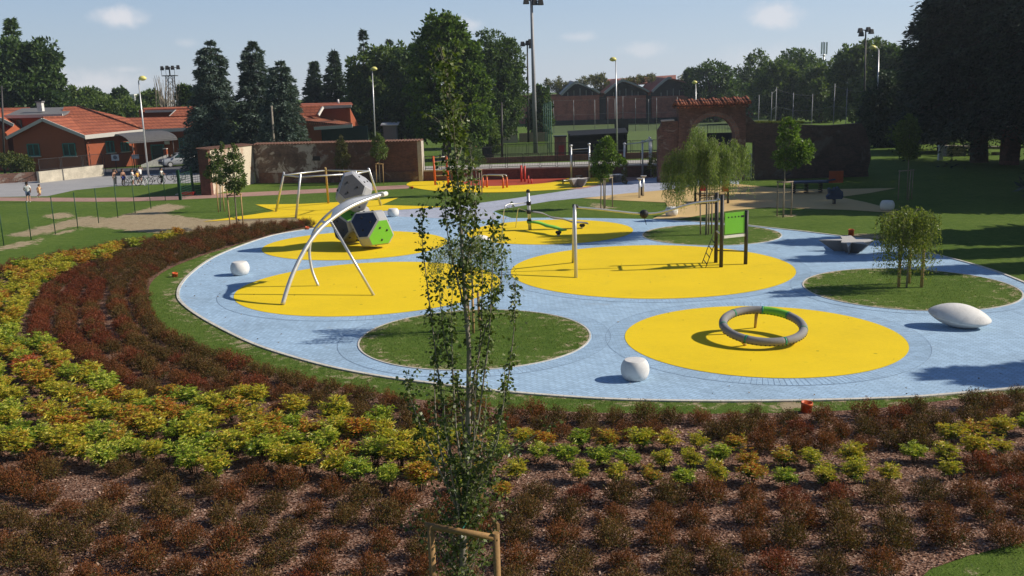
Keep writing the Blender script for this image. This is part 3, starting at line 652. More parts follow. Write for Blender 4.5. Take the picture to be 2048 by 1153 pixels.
def tree(name, label, Y, pxb, bl, n, L, W, leaf, tr, seed, group=None, cat='tree', clump=.22, bark=None, nl=9, trunk_to=.55):
    root = gx(pxb, Y); g = np.random.default_rng(seed); t_ = thing(name, label, cat, root, group=group)
    B = blobs_local(bl, Y, root); zt = max(b[0][2] for b in B); xt = np.mean([b[0][0] for b in B])
    zlow = min(b[0][2]-b[1][2] for b in B); mb = MB(); hf = max(zlow+.25*(zt-zlow), zt*.35)
    mb.tube([(0, 0, -.05), (xt*.15, 0, hf*.35), (xt*.4, 0, hf), (xt*.8, 0, zt*.95)], [tr*1.25, tr, tr*.8, tr*.25], 9)
    tips = [b[0]+b[1]*unit(g.normal(size=(1, 3)))[0]*.7 for b in B for _ in range(max(1, nl//len(B)))]
    limbs(mb, tr, hf, tips, g, (xt*.4, 0)); mb.build('trunk', bark or M_bark, t_, fix=False)
    P, D, LL, WW = broad_crown(B, n, L, W, g, clump); P[:, 2] = np.maximum(P[:, 2], .1)
    leaves('crown', P, D, LL, WW, LF[leaf], t_); return t_
def conifer(name, label, Y, pxb, pxt, pyt, half, leaf, n, seed, group=None, base_gap=.06, droop=.35, power=.8, L=.34, W=.10, nlev=34, tr=.28, taper_top=.02, gaps=0, fringe=.35, bulge=None):
    """whorls of drooping branches set with needle sprays; half = half width in photo pixels"""
    root = gx(pxb, Y); g = np.random.default_rng(seed); t_ = thing(name, label, 'tree', root, group=group)
    top = at(pxt, pyt, Y); H = top.z; lean = top.x-root.x; rm = half*pxs(Y); mb = MB()
    mb.tube([(0, 0, -.05), (lean*.5, 0, H*.5), (lean, 0, H)], [tr, tr*.6, .02], 8)
    Ps = []; Ds = []; per = n//nlev
    for lv in range(nlev):
        u = (lv+g.uniform(-.3, .3))/(nlev-1); u = min(max(u, 0), .995); z = H*(base_gap+(1-base_gap)*u)
        prof = (1-u)**power*(1-taper_top)+taper_top
        if bulge: prof = prof*min(1, .55+u/bulge)+.10*(u > .8)*(1-u)/.2
        if gaps and g.random() < gaps: continue
        nb = 7 if prof > .25 else 5; a0 = g.uniform(0, 6.28); w_ = max(.25, prof)
        for b in range(nb):
            a = a0+6.283*b/nb+g.normal(0, .25); ln = rm*prof*g.uniform(.72, 1.14)
            dv = np.array([math.cos(a), math.sin(a), 0]); zj = z+g.normal(0, .5)*H/nlev*(1 if u < .93 else .3); p0 = np.array([lean*zj/H, 0, zj]); m_ = max(8, int(per/nb*w_*1.7))
            tt = g.uniform(.12, 1, m_)**.75; zz = -droop*ln*tt**1.6+.10*ln*tt
            side = np.array([-dv[1], dv[0], 0]); sp = g.normal(0, .16, m_)*ln*(1.1-tt*.6)
            P = p0+dv*(ln*tt)[:, None]+side*sp[:, None]; P[:, 2] += zz-np.abs(g.normal(0, 1, m_))*fringe*ln*.22
            D = dv*.75+side*np.sign(sp)[:, None]*.5+g.normal(0, .4, (m_, 3)); D[:, 2] -= .28
            Ps.append(P); Ds.append(D)
            if b % 2 == 0: mb.tube([p0, p0+dv*ln*.5+np.array([0, 0, -.1*droop*ln+.04*ln]), p0+dv*ln*.95+np.array([0, 0, -droop*ln*.9+.1*ln])], [tr*.22*w_+.01, tr*.12*w_+.008, .006], 4, 0, False)
    P = np.concatenate(Ps); D = np.concatenate(Ds); P[:, 2] = np.maximum(P[:, 2], .12); m_ = len(P)
    mb.build('trunk', M_bark, t_, fix=False); leaves('crown', P, D, g.uniform(.6, 1.35, m_)*L, g.uniform(.7, 1.3, m_)*W, LF[leaf], t_); return t_

BG = 'trees beyond the park walls'
# left: trees behind the red house
conifer('fir_tree', 'tall pointed fir rising at the left edge behind the red house', 132, 22, 22, 38, 42, 'oak', 9000, 11, BG, power=.62, L=.7, W=.24, gaps=.12, droop=.25)
tree('pine_tree', 'large dense dark green tree behind the grey roof of the red house', 128, 60, [(30, 130, 55, 45), (85, 118, 34, 36), (35, 175, 75, 50), (100, 168, 28, 30), (70, 205, 70, 30)], 15000, .62, .34, 'oak', .4, 12, BG, clump=.26)
for k, (px, Y, bl, lf, lb) in enumerate([
    (160, 150, [(160, 203, 42, 26), (135, 215, 35, 22)], 'lime', 'pale green rounded tree just right of the big dark one behind the house'),
    (182, 170, [(180, 192, 21, 14), (188, 205, 20, 16)], 'lime', 'small domed tree top in the middle of the hedge behind the red roof'),
    (215, 190, [(214, 199, 15, 8), (222, 206, 20, 10)], 'oak', 'low dark tree top showing far off beside the narrow dark tree'),
    (244, 175, [(241, 190, 12, 13), (243, 205, 15, 16)], 'oak', 'narrow dark upright tree left of the street lamp behind the house'),
    (250, 140, [(245, 220, 45, 22), (280, 232, 30, 22), (205, 222, 38, 24)], 'lime', 'broad bright green bush directly behind the tiled roof slope'),
    (300, 160, [(299, 197, 19, 16), (305, 210, 20, 16)], 'lime', 'round leafy tree behind the lamp post and right of the narrow dark tree'),
    (380, 120, [(375, 205, 16, 25), (372, 190, 14, 16)], 'oak', 'dark bushy tree peeping out left of the tallest blue cedar')]):
    tree('broadleaf_tree', lb, Y, px, bl, 4200, .55, .32, lf, .25, 20+k, BG, clump=.3, nl=5)
# bare trees near the lattice mast
def bare(label, Y, px, py, seed, half):
    root = gx(px, Y); g = np.random.default_rng(seed); t_ = thing('bare_tree', label, 'tree', root, group=None); H = at(px, py, Y).z; mb = MB(); mb.tube([(0, 0, 0), (0, 0, H*.5)], [.16, .1], 6)
    mc = MB()
    for k in range(34):
        a = g.uniform(0, 6.28); r = half*pxs(Y)*g.uniform(.3, 1); z0 = H*g.uniform(.25, .5); tip = np.array([r*math.cos(a), r*math.sin(a), H*g.uniform(.72, 1)])
        mc.tube([(0, 0, z0), tip*np.array([.6, .6, .7])+g.normal(0, .15, 3), tip], [.05, .035, .02], 4, 0, False)
    mb.build('trunk', M_barkl, t_, fix=False); mc.build('branches', M_barkl, t_, fix=False)
bare('leafless tree with thin branches in front of the lattice floodlight tower', 118, 340, 150, 31, 20); bare('leafless twiggy tree between the lattice tower and the blue cedar', 119, 364, 160, 32, 13)
# blue cedars in front of the red house
conifer('cedar_tree', 'tallest blue green cedar left of the trio beside the red house', 92, 425, 421, 84, 66, 'cedar', 36000, 41, 'three blue cedars', power=.5, L=.36, W=.105, base_gap=.03, droop=.34, tr=.35, nlev=30, fringe=.7, bulge=.22)
conifer('cedar_tree', 'middle blue green cedar with a dark shaded side, behind the other two', 94, 512, 505, 84, 56, 'cedar', 30000, 42, 'three blue cedars', power=.5, L=.36, W=.105, base_gap=.03, droop=.34, tr=.33, nlev=28, fringe=.7, bulge=.22)
conifer('cedar_tree', 'shorter blue green cedar right of the trio, before the far house', 90, 570, 560, 124, 58, 'cedar', 32000, 43, 'three blue cedars', power=.5, L=.36, W=.105, base_gap=.03, droop=.34, tr=.33, nlev=28, fringe=.7, bulge=.22)
# dark conifers and broad trees in the middle
conifer('spruce_tree', 'dark bushy spruce, left one of two behind the far red house', 136, 632, 627, 124, 36, 'spruce', 11000, 45, BG, power=.7, L=.6, W=.18, droop=.2)
conifer('spruce_tree', 'dark pointed spruce, right one of two behind the far red house', 134, 672, 667, 104, 42, 'spruce', 12000, 46, BG, power=.72, L=.6, W=.18, droop=.2)
conifer('spruce_tree', 'tallest thin spruce with gappy drooping branches above the dark grove', 138, 732, 726, 62, 50, 'spruce', 7500, 47, BG, power=.85, L=.6, W=.17, gaps=.3, droop=.3, nlev=30)
conifer('spruce_tree', 'small spruce tip poking out over the broad dark grove', 142, 782, 778, 80, 34, 'spruce', 5000, 48, BG, power=.8, L=.55, W=.17, gaps=.1, nlev=24)
tree('broadleaf_tree', 'broad light topped tree in the grove behind the brick wall', 130, 765, [(745, 150, 45, 48), (785, 128, 42, 34), (725, 190, 35, 45), (760, 205, 65, 62), (805, 180, 50, 60)], 17000, .55, .32, 'lime', .4, 51, BG)
tree('broadleaf_tree', 'dark leafy tree filling the gap left of the tall plane tree', 122, 830, [(820, 150, 42, 60), (835, 215, 55, 62), (780, 240, 60, 45)], 14000, .5, .3, 'oak', .4, 52, BG)
tree('plane_tree', 'tallest bright green leafy tree standing just behind the end of the brick wall', 98, 893, [(880, 62, 34, 32), (905, 66, 26, 30), (868, 105, 42, 44), (915, 120, 46, 50), (880, 165, 62, 62), (938, 185, 42, 62), (905, 228, 72, 55), (942, 250, 45, 44), (860, 240, 42, 40)], 40000, .40, .27, 'plane', .45, 53, BG, clump=.2, nl=14)
tree('acacia_tree', 'broad dark feathery tree right of the tall plane tree', 118, 985, [(975, 110, 46, 44), (1012, 125, 34, 50), (985, 165, 60, 52), (1022, 190, 30, 52), (995, 225, 52, 45)], 24000, .40, .2, 'oak', .4, 54, BG, clump=.18)
tree('broadleaf_tree', 'small dull green tree behind the tall grey mast', 132, 1082, [(1082, 205, 20, 34), (1080, 240, 24, 32)], 4500, .45, .28, 'oak', .2, 55, BG)
tree('broadleaf_tree', 'low yellow green tree at the foot of the acacia by the railings', 100, 985, [(972, 262, 22, 32), (985, 285, 18, 22)], 5500, .26, .16, 'lime', .14, 56, BG)
# right: trees beyond the pitch
RT = 'trees beyond the sports pitch'
for k, (px, Y, bl, n, lf, lb) in enumerate([
    (1432, 182, [(1425, 158, 40, 32), (1440, 185, 54, 34), (1425, 215, 46, 28)], 9000, 'oak', 'round dark tree at the right end of the ruined sheds'),
    (1378, 186, [(1377, 143, 6, 8), (1378, 158, 9, 10), (1380, 176, 16, 14)], 1600, 'oak', 'slim small tree between the last shed and the round dark tree'),
    (1520, 200, [(1515, 130, 24, 26), (1500, 165, 40, 36), (1535, 180, 50, 40), (1505, 215, 50, 30)], 10000, 'lime', 'loose green tree with a ragged top right of the round dark tree'),
    (1555, 168, [(1560, 160, 38, 38), (1545, 195, 44, 36), (1575, 210, 40, 30)], 9000, 'lime', 'mid green tree in the middle of the row beyond the tall wire posts'),
    (1600, 190, [(1592, 124, 34, 24), (1612, 150, 48, 36), (1590, 175, 50, 40)], 10000, 'oak', 'dark flat topped tree left of the telecom mast'),
    (1640, 165, [(1632, 185, 46, 40), (1655, 150, 34, 26), (1645, 215, 50, 28)], 9000, 'lime', 'pale green tree below the telecom mast'),
    (1715, 150, [(1705, 125, 34, 30), (1742, 118, 40, 34), (1715, 165, 58, 44), (1700, 210, 50, 32)], 14000, 'lime', 'sunlit topped large tree behind the twin head floodlight'),
    (1790, 140, [(1785, 122, 34, 30), (1805, 150, 46, 48), (1775, 190, 62, 50), (1830, 200, 40, 50)], 14000, 'oak', 'dark tree merging into the black cedars beside the striped pole')]):
    tree('broadleaf_tree', lb, Y, px, bl, n, .60, .34, lf, .35, 60+k, RT, clump=.26, nl=6)
tree('broadleaf_tree', 'dark ivy covered tree beyond the end of the long ruined wall', 98, 1775, [(1778, 210, 46, 66), (1765, 255, 36, 40), (1800, 262, 34, 40), (1752, 232, 28, 40)], 16000, .4, .24, 'spruce', .3, 68, RT, clump=.24)
tree('broadleaf_tree', 'dark tree with bare lower trunk between the striped pole and the cedars', 108, 1835, [(1828, 235, 40, 60), (1850, 200, 40, 60)], 12000, .45, .26, 'spruce', .3, 69, RT, clump=.24)
# the great dark cedars at the right
DC = 'dark cedars at the right of the lawn'
conifer('cedar_tree', 'huge black green cedar with its broad trunk near the right edge', 77, 1958, 1962, -230, 150, 'black', 62000, 71, DC, power=.42, L=.46, W=.13, base_gap=.22, droop=.30, tr=.75, nlev=26, fringe=.9)
conifer('cedar_tree', 'black green cedar standing left of and behind the huge one', 90, 1884, 1890, -45, 96, 'black', 46000, 72, DC, power=.5, L=.46, W=.13, base_gap=.2, droop=.3, tr=.5, nlev=24, fringe=.9)
conifer('cedar_tree', 'dark cedar cut by the right edge of the view', 72, 2078, 2085, -320, 150, 'black', 50000, 73, DC, power=.42, L=.46, W=.13, base_gap=.2, droop=.3, tr=.6, nlev=24, fringe=.9)
conifer('cedar_tree', 'dark cedar far behind the trunks at the right edge', 112, 2010, 2015, -60, 120, 'black', 30000, 74, DC, power=.4, L=.55, W=.17, base_gap=.06, droop=.3, tr=.5, nlev=22, fringe=.9)
conifer('cedar_tree', 'shorter dark cedar among the trunks left of the stone ruin', 104, 1835, 1838, 95, 62, 'black', 20000, 75, DC, power=.4, L=.5, W=.15, base_gap=.06, droop=.3, tr=.35, nlev=22, fringe=.9)
# neighbours of that grove outside the frame, whose shade lies across the lawn and paving
def off_tree(x, y, h, r, seed, label, pw=.6):
    g = np.random.default_rng(seed); t_ = thing('cedar_tree', label, 'tree', (x, y, 0), group=DC); mb = MB(); mb.tube([(0, 0, -.05), (0, 0, h)], [.4, .03], 8); mb.build('trunk', M_bark, t_, fix=False); Ps = []; Ds = []
    for lv in range(26):
        u = lv/26; z = h*(.12+.88*u); ln0 = r*(1-u)**pw+.15
        for b in range(7):
            a = g.uniform(0, 6.28); ln = ln0*g.uniform(.6, 1.15); m_ = int(26+60*(1-u)); tt = g.uniform(.1, 1, m_)
            dv = np.array([math.cos(a), math.sin(a), 0]); sd_ = np.array([-dv[1], dv[0], 0]); P = np.array([0, 0, z])+dv*(ln*tt)[:, None]+sd_*(g.normal(0, .16, m_)*ln)[:, None]; P[:, 2] -= .3*ln*tt**1.5; Ps.append(P); Ds.append(dv+g.normal(0, .5, (m_, 3)))
    P = np.concatenate(Ps); leaves('crown', P, np.concatenate(Ds), .8, .24, LF['black'], t_)
for k_, (x, y, h, r, pw) in enumerate(((32.5, 50, 11.8, 3.6, .55), (36, 53.5, 15, 4.2, .5), (39, 57.5, 17.5, 5, .45), (43, 62, 19, 5.5, .45), (47, 67, 18, 5, .45), (51, 73, 24, 6, .45), (28.5, 40.3, 11.0, 2.9, .8), (30, 36.4, 12.4, .9, .8), (27, 33.2, 8.6, .7, .8), (21.5, 20.9, 7.5, 1.0, .9))):
    off_tree(x, y, h, r, 81+k_, ['dark cedar beyond the right edge shading the near end of the dark lawn', 'dark cedar beyond the right edge shading the beige play surface', 'tall dark cedar beyond the right edge behind the beige surface', 'dark cedar beyond the right edge in line with the ruined wall', 'dark cedar beyond the right edge behind the brick pillar', 'farthest dark cedar beyond the right edge', 'wide dark cedar beyond the right edge shading the lawn by the star bench', 'slim dark cedar beyond the right edge whose tip shades the star bench', 'thin dark cedar beyond the right edge behind the grass circle', 'dark cedar beyond the right edge nearest the camera'][k_], pw)
# ------------------------------------------------------------------ young staked trees of the park
def stakes(label, feet, top_py, r=.035, m=None, bars=((0, 1), (1, 2), (2, 0)), low=False, tie=True):
    F3 = [gp(*f) for f in feet]; c = sum(F3, Vector())/len(F3); t_ = thing('tree_stakes', label, 'tree stakes', c); h = hgt(F3[0], top_py); T = []
    for f in F3:
        p = f-c; ln = rng.normal(0, .02, 2); tp = Vector((p.x+ln[0], p.y+ln[1], h*rng.uniform(.98, 1.03))); T.append(tp)
        MB().tube([(p.x, p.y, -.05), tp], [r, r*.95], 8).build('post', m or M_stake, t_)
    for a, b in bars:
        if b < len(T): d = (T[b]-T[a]).normalized()*.06; z = Vector((0, 0, -.05)); MB().tube([T[a]-d+z, T[b]+d+z], r*.85, 8).build('crossbar', m or M_stake, t_)
    return t_, c, h
def young(name, label, base_px, crown_px, n, L, W, leaf, seed, tr=.03, clump=.3, group=None, bark=None):
    root = gp(*base_px); g = np.random.default_rng(seed); t_ = thing(name, label, 'tree', root, group=group); Y = root.y
    B = blobs_local(crown_px, Y, root); mb = MB(); zt = max(b[0][2]+b[1][2]*.8 for b in B); zl = min(b[0][2]-b[1][2] for b in B); xt = B[-1][0][0]
    mb.tube([(0, 0, -.03), (xt*.3, .02, zl), (xt*.8, -.02, (zl+zt)/2), (xt, 0, zt)], [tr*1.2, tr, tr*.6, tr*.2], 7)
    for k in range(16):
        z0 = g.uniform(zl*.95, (zl+zt)/2+.2*(zt-zl)); b = B[g.integers(len(B))]; tp = b[0]+b[1]*unit(g.normal(size=(1, 3)))[0]*.85
        mb.tube([(xt*.5, 0, min(z0, tp[2])), (np.array([xt*.5, 0, z0])+tp)/2+np.array([0, 0, .05]), tp], [tr*.4, tr*.25, tr*.08], 5, 0, False)
    mb.build('trunk', bark or M_barkl, t_, fix=False); P, D, LL, WW = broad_crown(B, n, L, W, g, clump); leaves('crown', P, D, LL, WW, LF[leaf], t_); return t_
stakes('pale timber stakes nearest the planting bed, round the front young tree by the wall end', [(461, 459), (487, 457), (475, 453)], 390)
young('maple_tree', 'young round topped tree in the front stakes beside the pale wall end', (474, 457), [(466, 330, 20, 22), (464, 355, 26, 24), (468, 305, 11, 14), (472, 372, 18, 14)], 3400, .13, .075, 'lime', 201)
stakes('pale timber stakes behind the first pair, round the rear young tree by the wall end', [(437, 425), (449, 424), (457, 421)], 367)
young('maple_tree', 'young slender tree in the rear stakes before the brick edge of the wall', (441, 423), [(430, 322, 15, 20), (432, 345, 20, 22), (440, 312, 8, 16), (443, 296, 4, 10)], 2600, .13, .075, 'lime', 202)
stakes('thin stakes round the brownish columnar tree at the grey brick wall', [(682, 369), (698, 369), (690, 367.5)], 341)
young('hornbeam_tree', 'young brownish columnar tree before the weathered grey part of the wall', (690, 368.5), [(684, 318, 15, 20), (682, 296, 11, 18), (680, 280, 5, 10)], 2800, .13, .07, 'dull', 203)
stakes('tall narrow stakes round the green columnar tree at the brick wall', [(753, 367.5), (767, 367.5), (760, 365.5)], 327)
young('hornbeam_tree', 'young green columnar tree before the red brick end of the wall', (760, 367), [(759, 303, 16, 17), (757, 286, 12, 14), (756, 274, 6, 8)], 2800, .13, .07, 'lime', 204)
stakes('grey brown stakes in front of the parallel bars of the gym', [(946, 389.5), (960, 391.5), (964, 389)], 339, m=M_stakeg)
young('yew_tree', 'young dark green pointed tree before the gym surface', (957, 390), [(944, 318, 24, 17), (942, 298, 17, 18), (938, 280, 9, 14)], 4200, .10, .05, 'oak', 205)
stakes('dark timber stakes on the grass island beside the lilac path', [(1201.5, 417.5), (1208, 418.5), (1225, 415)], 356, m=M_stakeg)
young('maple_tree', 'young bright green tree on the grass island beside the lilac path', (1210, 417), [(1208, 322, 24, 24), (1214, 300, 21, 22), (1204, 343, 20, 16), (1238, 321, 12, 12), (1212, 284, 12, 10)], 4800, .15, .07, 'young', 206)
stakes('tall pale stakes on the grass strip before the beige surface', [(1554, 432.5), (1566, 435.5), (1582, 432)], 364, m=M_stakeg)
young('maple_tree', 'young sunlit tree in front of the dark ruined wall', (1567, 434), [(1590, 290, 33, 30), (1578, 262, 18, 22), (1605, 305, 24, 22), (1575, 318, 26, 20), (1573, 242, 8, 8)], 5200, .16, .085, 'young', 207)
stakes('slim stakes in deep shade behind the weeping birch', [(1796, 400), (1817, 401), (1823, 399)], 340, m=M_stakeg)
young('maple_tree', 'young dark tree standing in the shade of the cedars', (1814, 400), [(1812, 270, 26, 28), (1818, 248, 15, 18), (1816, 300, 22, 18)], 4200, .16, .085, 'lime', 208)
# plants climbing the steel posts by the star benches
for lb, bp, bl, lf, sd_ in (('pale leaved climber on the steel post beside the middle star bench', (1250, 369), [(1250, 358, 5, 10), (1249, 342, 5, 10), (1250, 328, 4, 8)], 'dull', 211),
                       ('golden leaved young tree among the steel posts near the gate wall', (1306, 357), [(1308, 332, 14, 12), (1304, 318, 10, 10), (1312, 345, 9, 8)], 'gold', 212),
                       ('small round bush beside the golden young tree', (1291, 354), [(1291, 345, 8, 10)], 'dull', 213),
                       ('feathery weed patch beside the barred gate opening', (1496, 347), [(1496, 336, 12, 11), (1502, 322, 7, 12)], 'dull', 214)):
    young('shrub', lb, bp, bl, 900, .12, .06, lf, sd_, .015)

def weeping(name, label, root, zt, apex, nstr, slen, L, W, leaf, seed, tr=.05, per=26, spread=.12, bark=None, zmin=.4, drape=1.0, core=None):
    """arching limbs from the trunk head to the given apex points, leafy strands hanging from them"""
    g = np.random.default_rng(seed); t_ = thing(name, label, 'tree', root); mb = MB(); head = Vector((0, 0, zt)); mb.tube([(0, 0, -.03), (.02, .01, zt*.5), head], [tr, tr*.9, tr*.8], 8); limb = []
    for ap in apex:
        ap = Vector(ap); out = Vector((ap.x, ap.y, 0)); p1 = head.lerp(ap, .5)+Vector((0, 0, .18*(ap-head).length)); e = ap+out*.28+Vector((0, 0, -.16*(ap.z-zt)))
        pl = [head, p1, ap, e]; mb.tube(pl, [tr*.35, tr*.22, tr*.12, .004], 5, 0, False); limb.append(pl)
    Ps = []; Ds = []; sb = MB()
    for k in range(nstr):
        pl = limb[g.integers(len(limb))]; s = g.uniform(1.0, 3.0)**1.0; i_ = min(int(s), 2); p = pl[i_].lerp(pl[i_+1], s-i_); p = np.array(p)+g.normal(0, spread, 3)*np.array([1, 1, .5])
        ln = g.uniform(*slen); zm_ = zmin if core is None or math.hypot(p[0], p[1]) > core else zmin+1.0; ln = min(ln, max(.15, p[2]-zm_)); o = np.array([p[0], p[1], 0]); o = o/(np.linalg.norm(o)+.3); q = np.linspace(0, 1, per)[:, None]
        C = p+o*q**.6*.22*drape*ln+g.normal(0, .04, 3)*q; C[:, 2] += .05*np.sin(q[:, 0]*2.5)-ln*q[:, 0]**1.25
        if k % 4 == 0: sb.tube(C[::6], .0035, 3, 0, False)
        Ps.append(C+g.normal(0, .028, C.shape)); d = g.normal(0, .5, C.shape); d[:, 2] -= .9; Ds.append(d)
    P = np.concatenate(Ps); m_ = len(P); mb.build('trunk', bark or M_barkl, t_, fix=False); sb.build('twigs', M_barkl, t_, fix=False)
    leaves('crown', P, np.concatenate(Ds), g.uniform(.6, 1.3, m_)*L, g.uniform(.7, 1.3, m_)*W, LF[leaf], t_); return t_
def apex_from_px(px, root, Yj=.9, seed=1):
    g = np.random.default_rng(seed); out = []
    for x, y in px:
        Y = root.y+g.uniform(-Yj, Yj); p = at(x, y, Y); out.append(p-root)
    return out
wr = gp(1412, 471); g0 = np.random.default_rng(5)
wap = [(1395, 252), (1402, 262), (1385, 275), (1372, 300), (1360, 325), (1440, 285), (1466, 278), (1474, 288), (1425, 275), (1410, 285), (1450, 295), (1388, 290), (1365, 345), (1350, 350), (1478, 310), (1430, 300), (1460, 305), (1400, 310), (1380, 330), (1445, 320), (1420, 290), (1416, 305), (1434, 315), (1425, 325), (1350, 320), (1356, 300)]
weeping('willow_tree', 'large weeping willow on the grass circle before the brick gateway', wr, hgt(wr, 372), apex_from_px(wap, wr, 1.25, 9), 1350, (.5, 1.9), .14, .026, 'willow', 221, .055, 28, .15, drape=.45, zmin=1.25, core=1.05)
stakes('dark stakes round the trunk of the willow', [(1401, 470), (1417, 470.5), (1423, 469)], 394, m=M_stakeg)
br = gp(1813, 576)
bap = [(1820+42*math.cos(a)*r, 430+18*math.sin(a)*r) for a, r in [(0, 1.1), (.6, .9), (1.3, .8), (2, 1), (2.7, 1), (3.3, 1.1), (3.9, .9), (4.6, .7), (5.2, .8), (5.8, 1), (1, .3), (3, .4), (5, .4), (.2, .6)]]
weeping('birch_tree', 'small weeping birch with three stakes on the far right grass circle', br, hgt(br, 455), apex_from_px(bap, br, .75, 3), 340, (.7, 2.1), .085, .042, 'birch', 222, .035, 26, .12, zmin=.42, drape=.4)
stakes('stout timber stakes under the weeping birch', [(1797, 575), (1818, 568), (1843, 576)], 486, r=.055, bars=())
mr = gp(947, 664)
map_ = [(915, 475), (935, 470), (890, 480), (880, 495), (960, 478), (980, 492), (925, 490), (905, 500), (950, 498), (970, 505), (872, 512), (992, 510), (940, 515)]
weeping('birch_tree', 'weeping grey green tree on the middle grass circle, behind the tall poplar', mr, hgt(mr, 505), apex_from_px(map_, mr, .6, 4), 250, (.4, 1.3), .062, .024, 'birch', 223, .03, 24, .14, zmin=.8)
stakes('timber stakes under the weeping tree on the middle grass circle', [(938, 663), (947, 668), (960, 662)], 585, r=.04, bars=())

# ------------------------------------------------------------------ the tall poplar near the camera
PY = 9.9
proot = gx(924, PY); pt = thing('poplar_tree', 'tall slender young poplar in the foreground, tied to a timber frame', 'tree', proot)
def pl(px, py, dy=0): return at(px, py, PY+dy)-proot
trk = [Vector((0, 0, -.05)), pl(925, 1150), pl(926, 1062), pl(934, 930), pl(937, 800), pl(938, 700), pl(930, 600), pl(924, 500), pl(920, 420), pl(913, 330), pl(907, 260), pl(900, 190), pl(893, 128)]
MB().tube(trk, [.047, .044, .040, .035, .030, .026, .022, .018, .015, .012, .009, .007, .003], 10).build('trunk', M_barkl, pt, fix=False)
BR = [([(925, 1010), (900, 900), (878, 760), (858, 600), (846, 500), (840, 418)], .10, .2), ([(925, 1040), (888, 960), (850, 880), (822, 800), (812, 742)], -.15, .55), ([(928, 1000), (985, 900), (1014, 780), (1028, 660), (1032, 556)], .12, .2),
      ([(932, 960), (958, 830), (978, 680), (985, 540), (986, 425)], -.1, .3), ([(934, 920), (950, 800), (962, 660), (965, 560), (958, 455)], .25, .3), ([(930, 980), (912, 860), (905, 740), (903, 640), (905, 560)], -.2, .2),
      ([(927, 1030), (890, 950), (872, 850), (868, 760), (872, 690)], .3, .05), ([(927, 1040), (965, 960), (995, 880), (1008, 800), (1010, 730)], -.25, .05), ([(936, 850), (950, 740), (975, 640), (1003, 560), (1004, 440)], .15, .35),
      ([(933, 900), (915, 780), (890, 690), (882, 620), (876, 560)], .2, .3), ([(926, 1050), (905, 960), (890, 860), (888, 790)], -.35, 0), ([(928, 1050), (955, 950), (968, 860), (975, 760)], .35, 0), ([(927, 1060), (935, 980), (948, 880), (952, 760)], -.4, 0),
      ([(926, 560), (945, 480), (952, 420), (950, 380)], .1, .1), ([(925, 600), (900, 500), (890, 430), (893, 370)], -.1, .1), ([(920, 430), (905, 370), (893, 320), (890, 270)], .1, 0), ([(920, 440), (938, 380), (945, 330), (940, 300)], -.1, 0), ([(912, 330), (925, 290), (922, 240), (918, 200)], .1, 0), ([(905, 270), (892, 230), (886, 190), (888, 160)], -.05, 0), ([(922, 480), (945, 440), (948, 360)], .2, .1)]
bm_ = MB(); Ps = []; Ds = []; g = np.random.default_rng(91)
def leafline(P, n, spread, t0=0.0, big=1.0):
    P = [np.array(p) for p in P]; seg = np.cumsum([0]+[np.linalg.norm(b-a) for a, b in zip(P, P[1:])]); tot = seg[-1]
    kcl = max(3, n//7); s0 = g.uniform(t0*tot, tot, kcl); k = g.integers(0, kcl, n); s = np.clip(s0[k]+g.normal(0, .04, n), t0*tot, tot)
    j = np.clip(np.searchsorted(seg, s)-1, 0, len(P)-2); A_ = np.array(P); u = ((s-seg[j])/(seg[j+1]-seg[j]))[:, None]; c = A_[j]*(1-u)+A_[j+1]*u
    d = g.normal(size=(n, 3)); d[:, 2] *= .7; d = unit(d); Ps.append(c+d*np.abs(g.normal(0, spread, (n, 1)))); dd = d+g.normal(0, .4, (n, 3)); dd[:, 2] -= .35; Ds.append(dd)
for pts_, dy, t0 in BR:
    n_ = len(pts_); Q_ = [pl(x, y, dy*min(1, 1.3*i_/(n_-1))) for i_, (x, y) in enumerate(pts_)]; ln = sum((b-a).length for a, b in zip(Q_, Q_[1:]))
    r0 = .004+.0055*min(ln, 2.2); bm_.tube(Q_, list(np.linspace(r0, .002, n_)), 6, 0, False); leafline(Q_, int(ln*104), .05, t0)
    for k in range(int(ln*2.5)):           # short side twigs
        i_ = g.integers(0, n_-1); b0 = Q_[i_].lerp(Q_[i_+1], g.random()); tp = b0+Vector((g.normal(0, .11), g.normal(0, .11), g.uniform(.1, .35))); bm_.tube([b0, tp], [.0025, .0012], 4, 0, False); leafline([b0, tp], 11, .035)
for k in range(66):                       # twigs on the upper leader
    i_ = g.integers(6, 12); b0 = trk[i_].lerp(trk[i_+1 if i_ < 12 else 12], g.random()); tp = b0+Vector((g.normal(0, .15), g.normal(0, .15), g.uniform(.10, .34))); bm_.tube([b0, tp], [.004, .0015], 4, 0, False); leafline([b0, tp], 18, .045)
for k in range(80):                       # dense low shoots inside the frame
    i_ = g.integers(0, 3); b0 = trk[i_].lerp(trk[i_+1], g.random()); b0.z = max(b0.z, .5); tp = b0+Vector((g.normal(0, .30), g.normal(0, .25), g.uniform(.35, .95))); bm_.tube([b0, b0.lerp(tp, .5)+Vector((0, 0, -.04)), tp], [.006, .004, .0015], 4, 0, False); leafline([b0, tp], 40, .06, .15)
leafline(trk[5:], 330, .065)
bm_.build('branches', M_barkl, pt, fix=False); P = np.concatenate(Ps); m_ = len(P); leaves('crown', P, np.concatenate(Ds), g.uniform(.036, .062, m_), g.uniform(.030, .048, m_), LF['poplar'], pt); print('poplar leaves', m_)
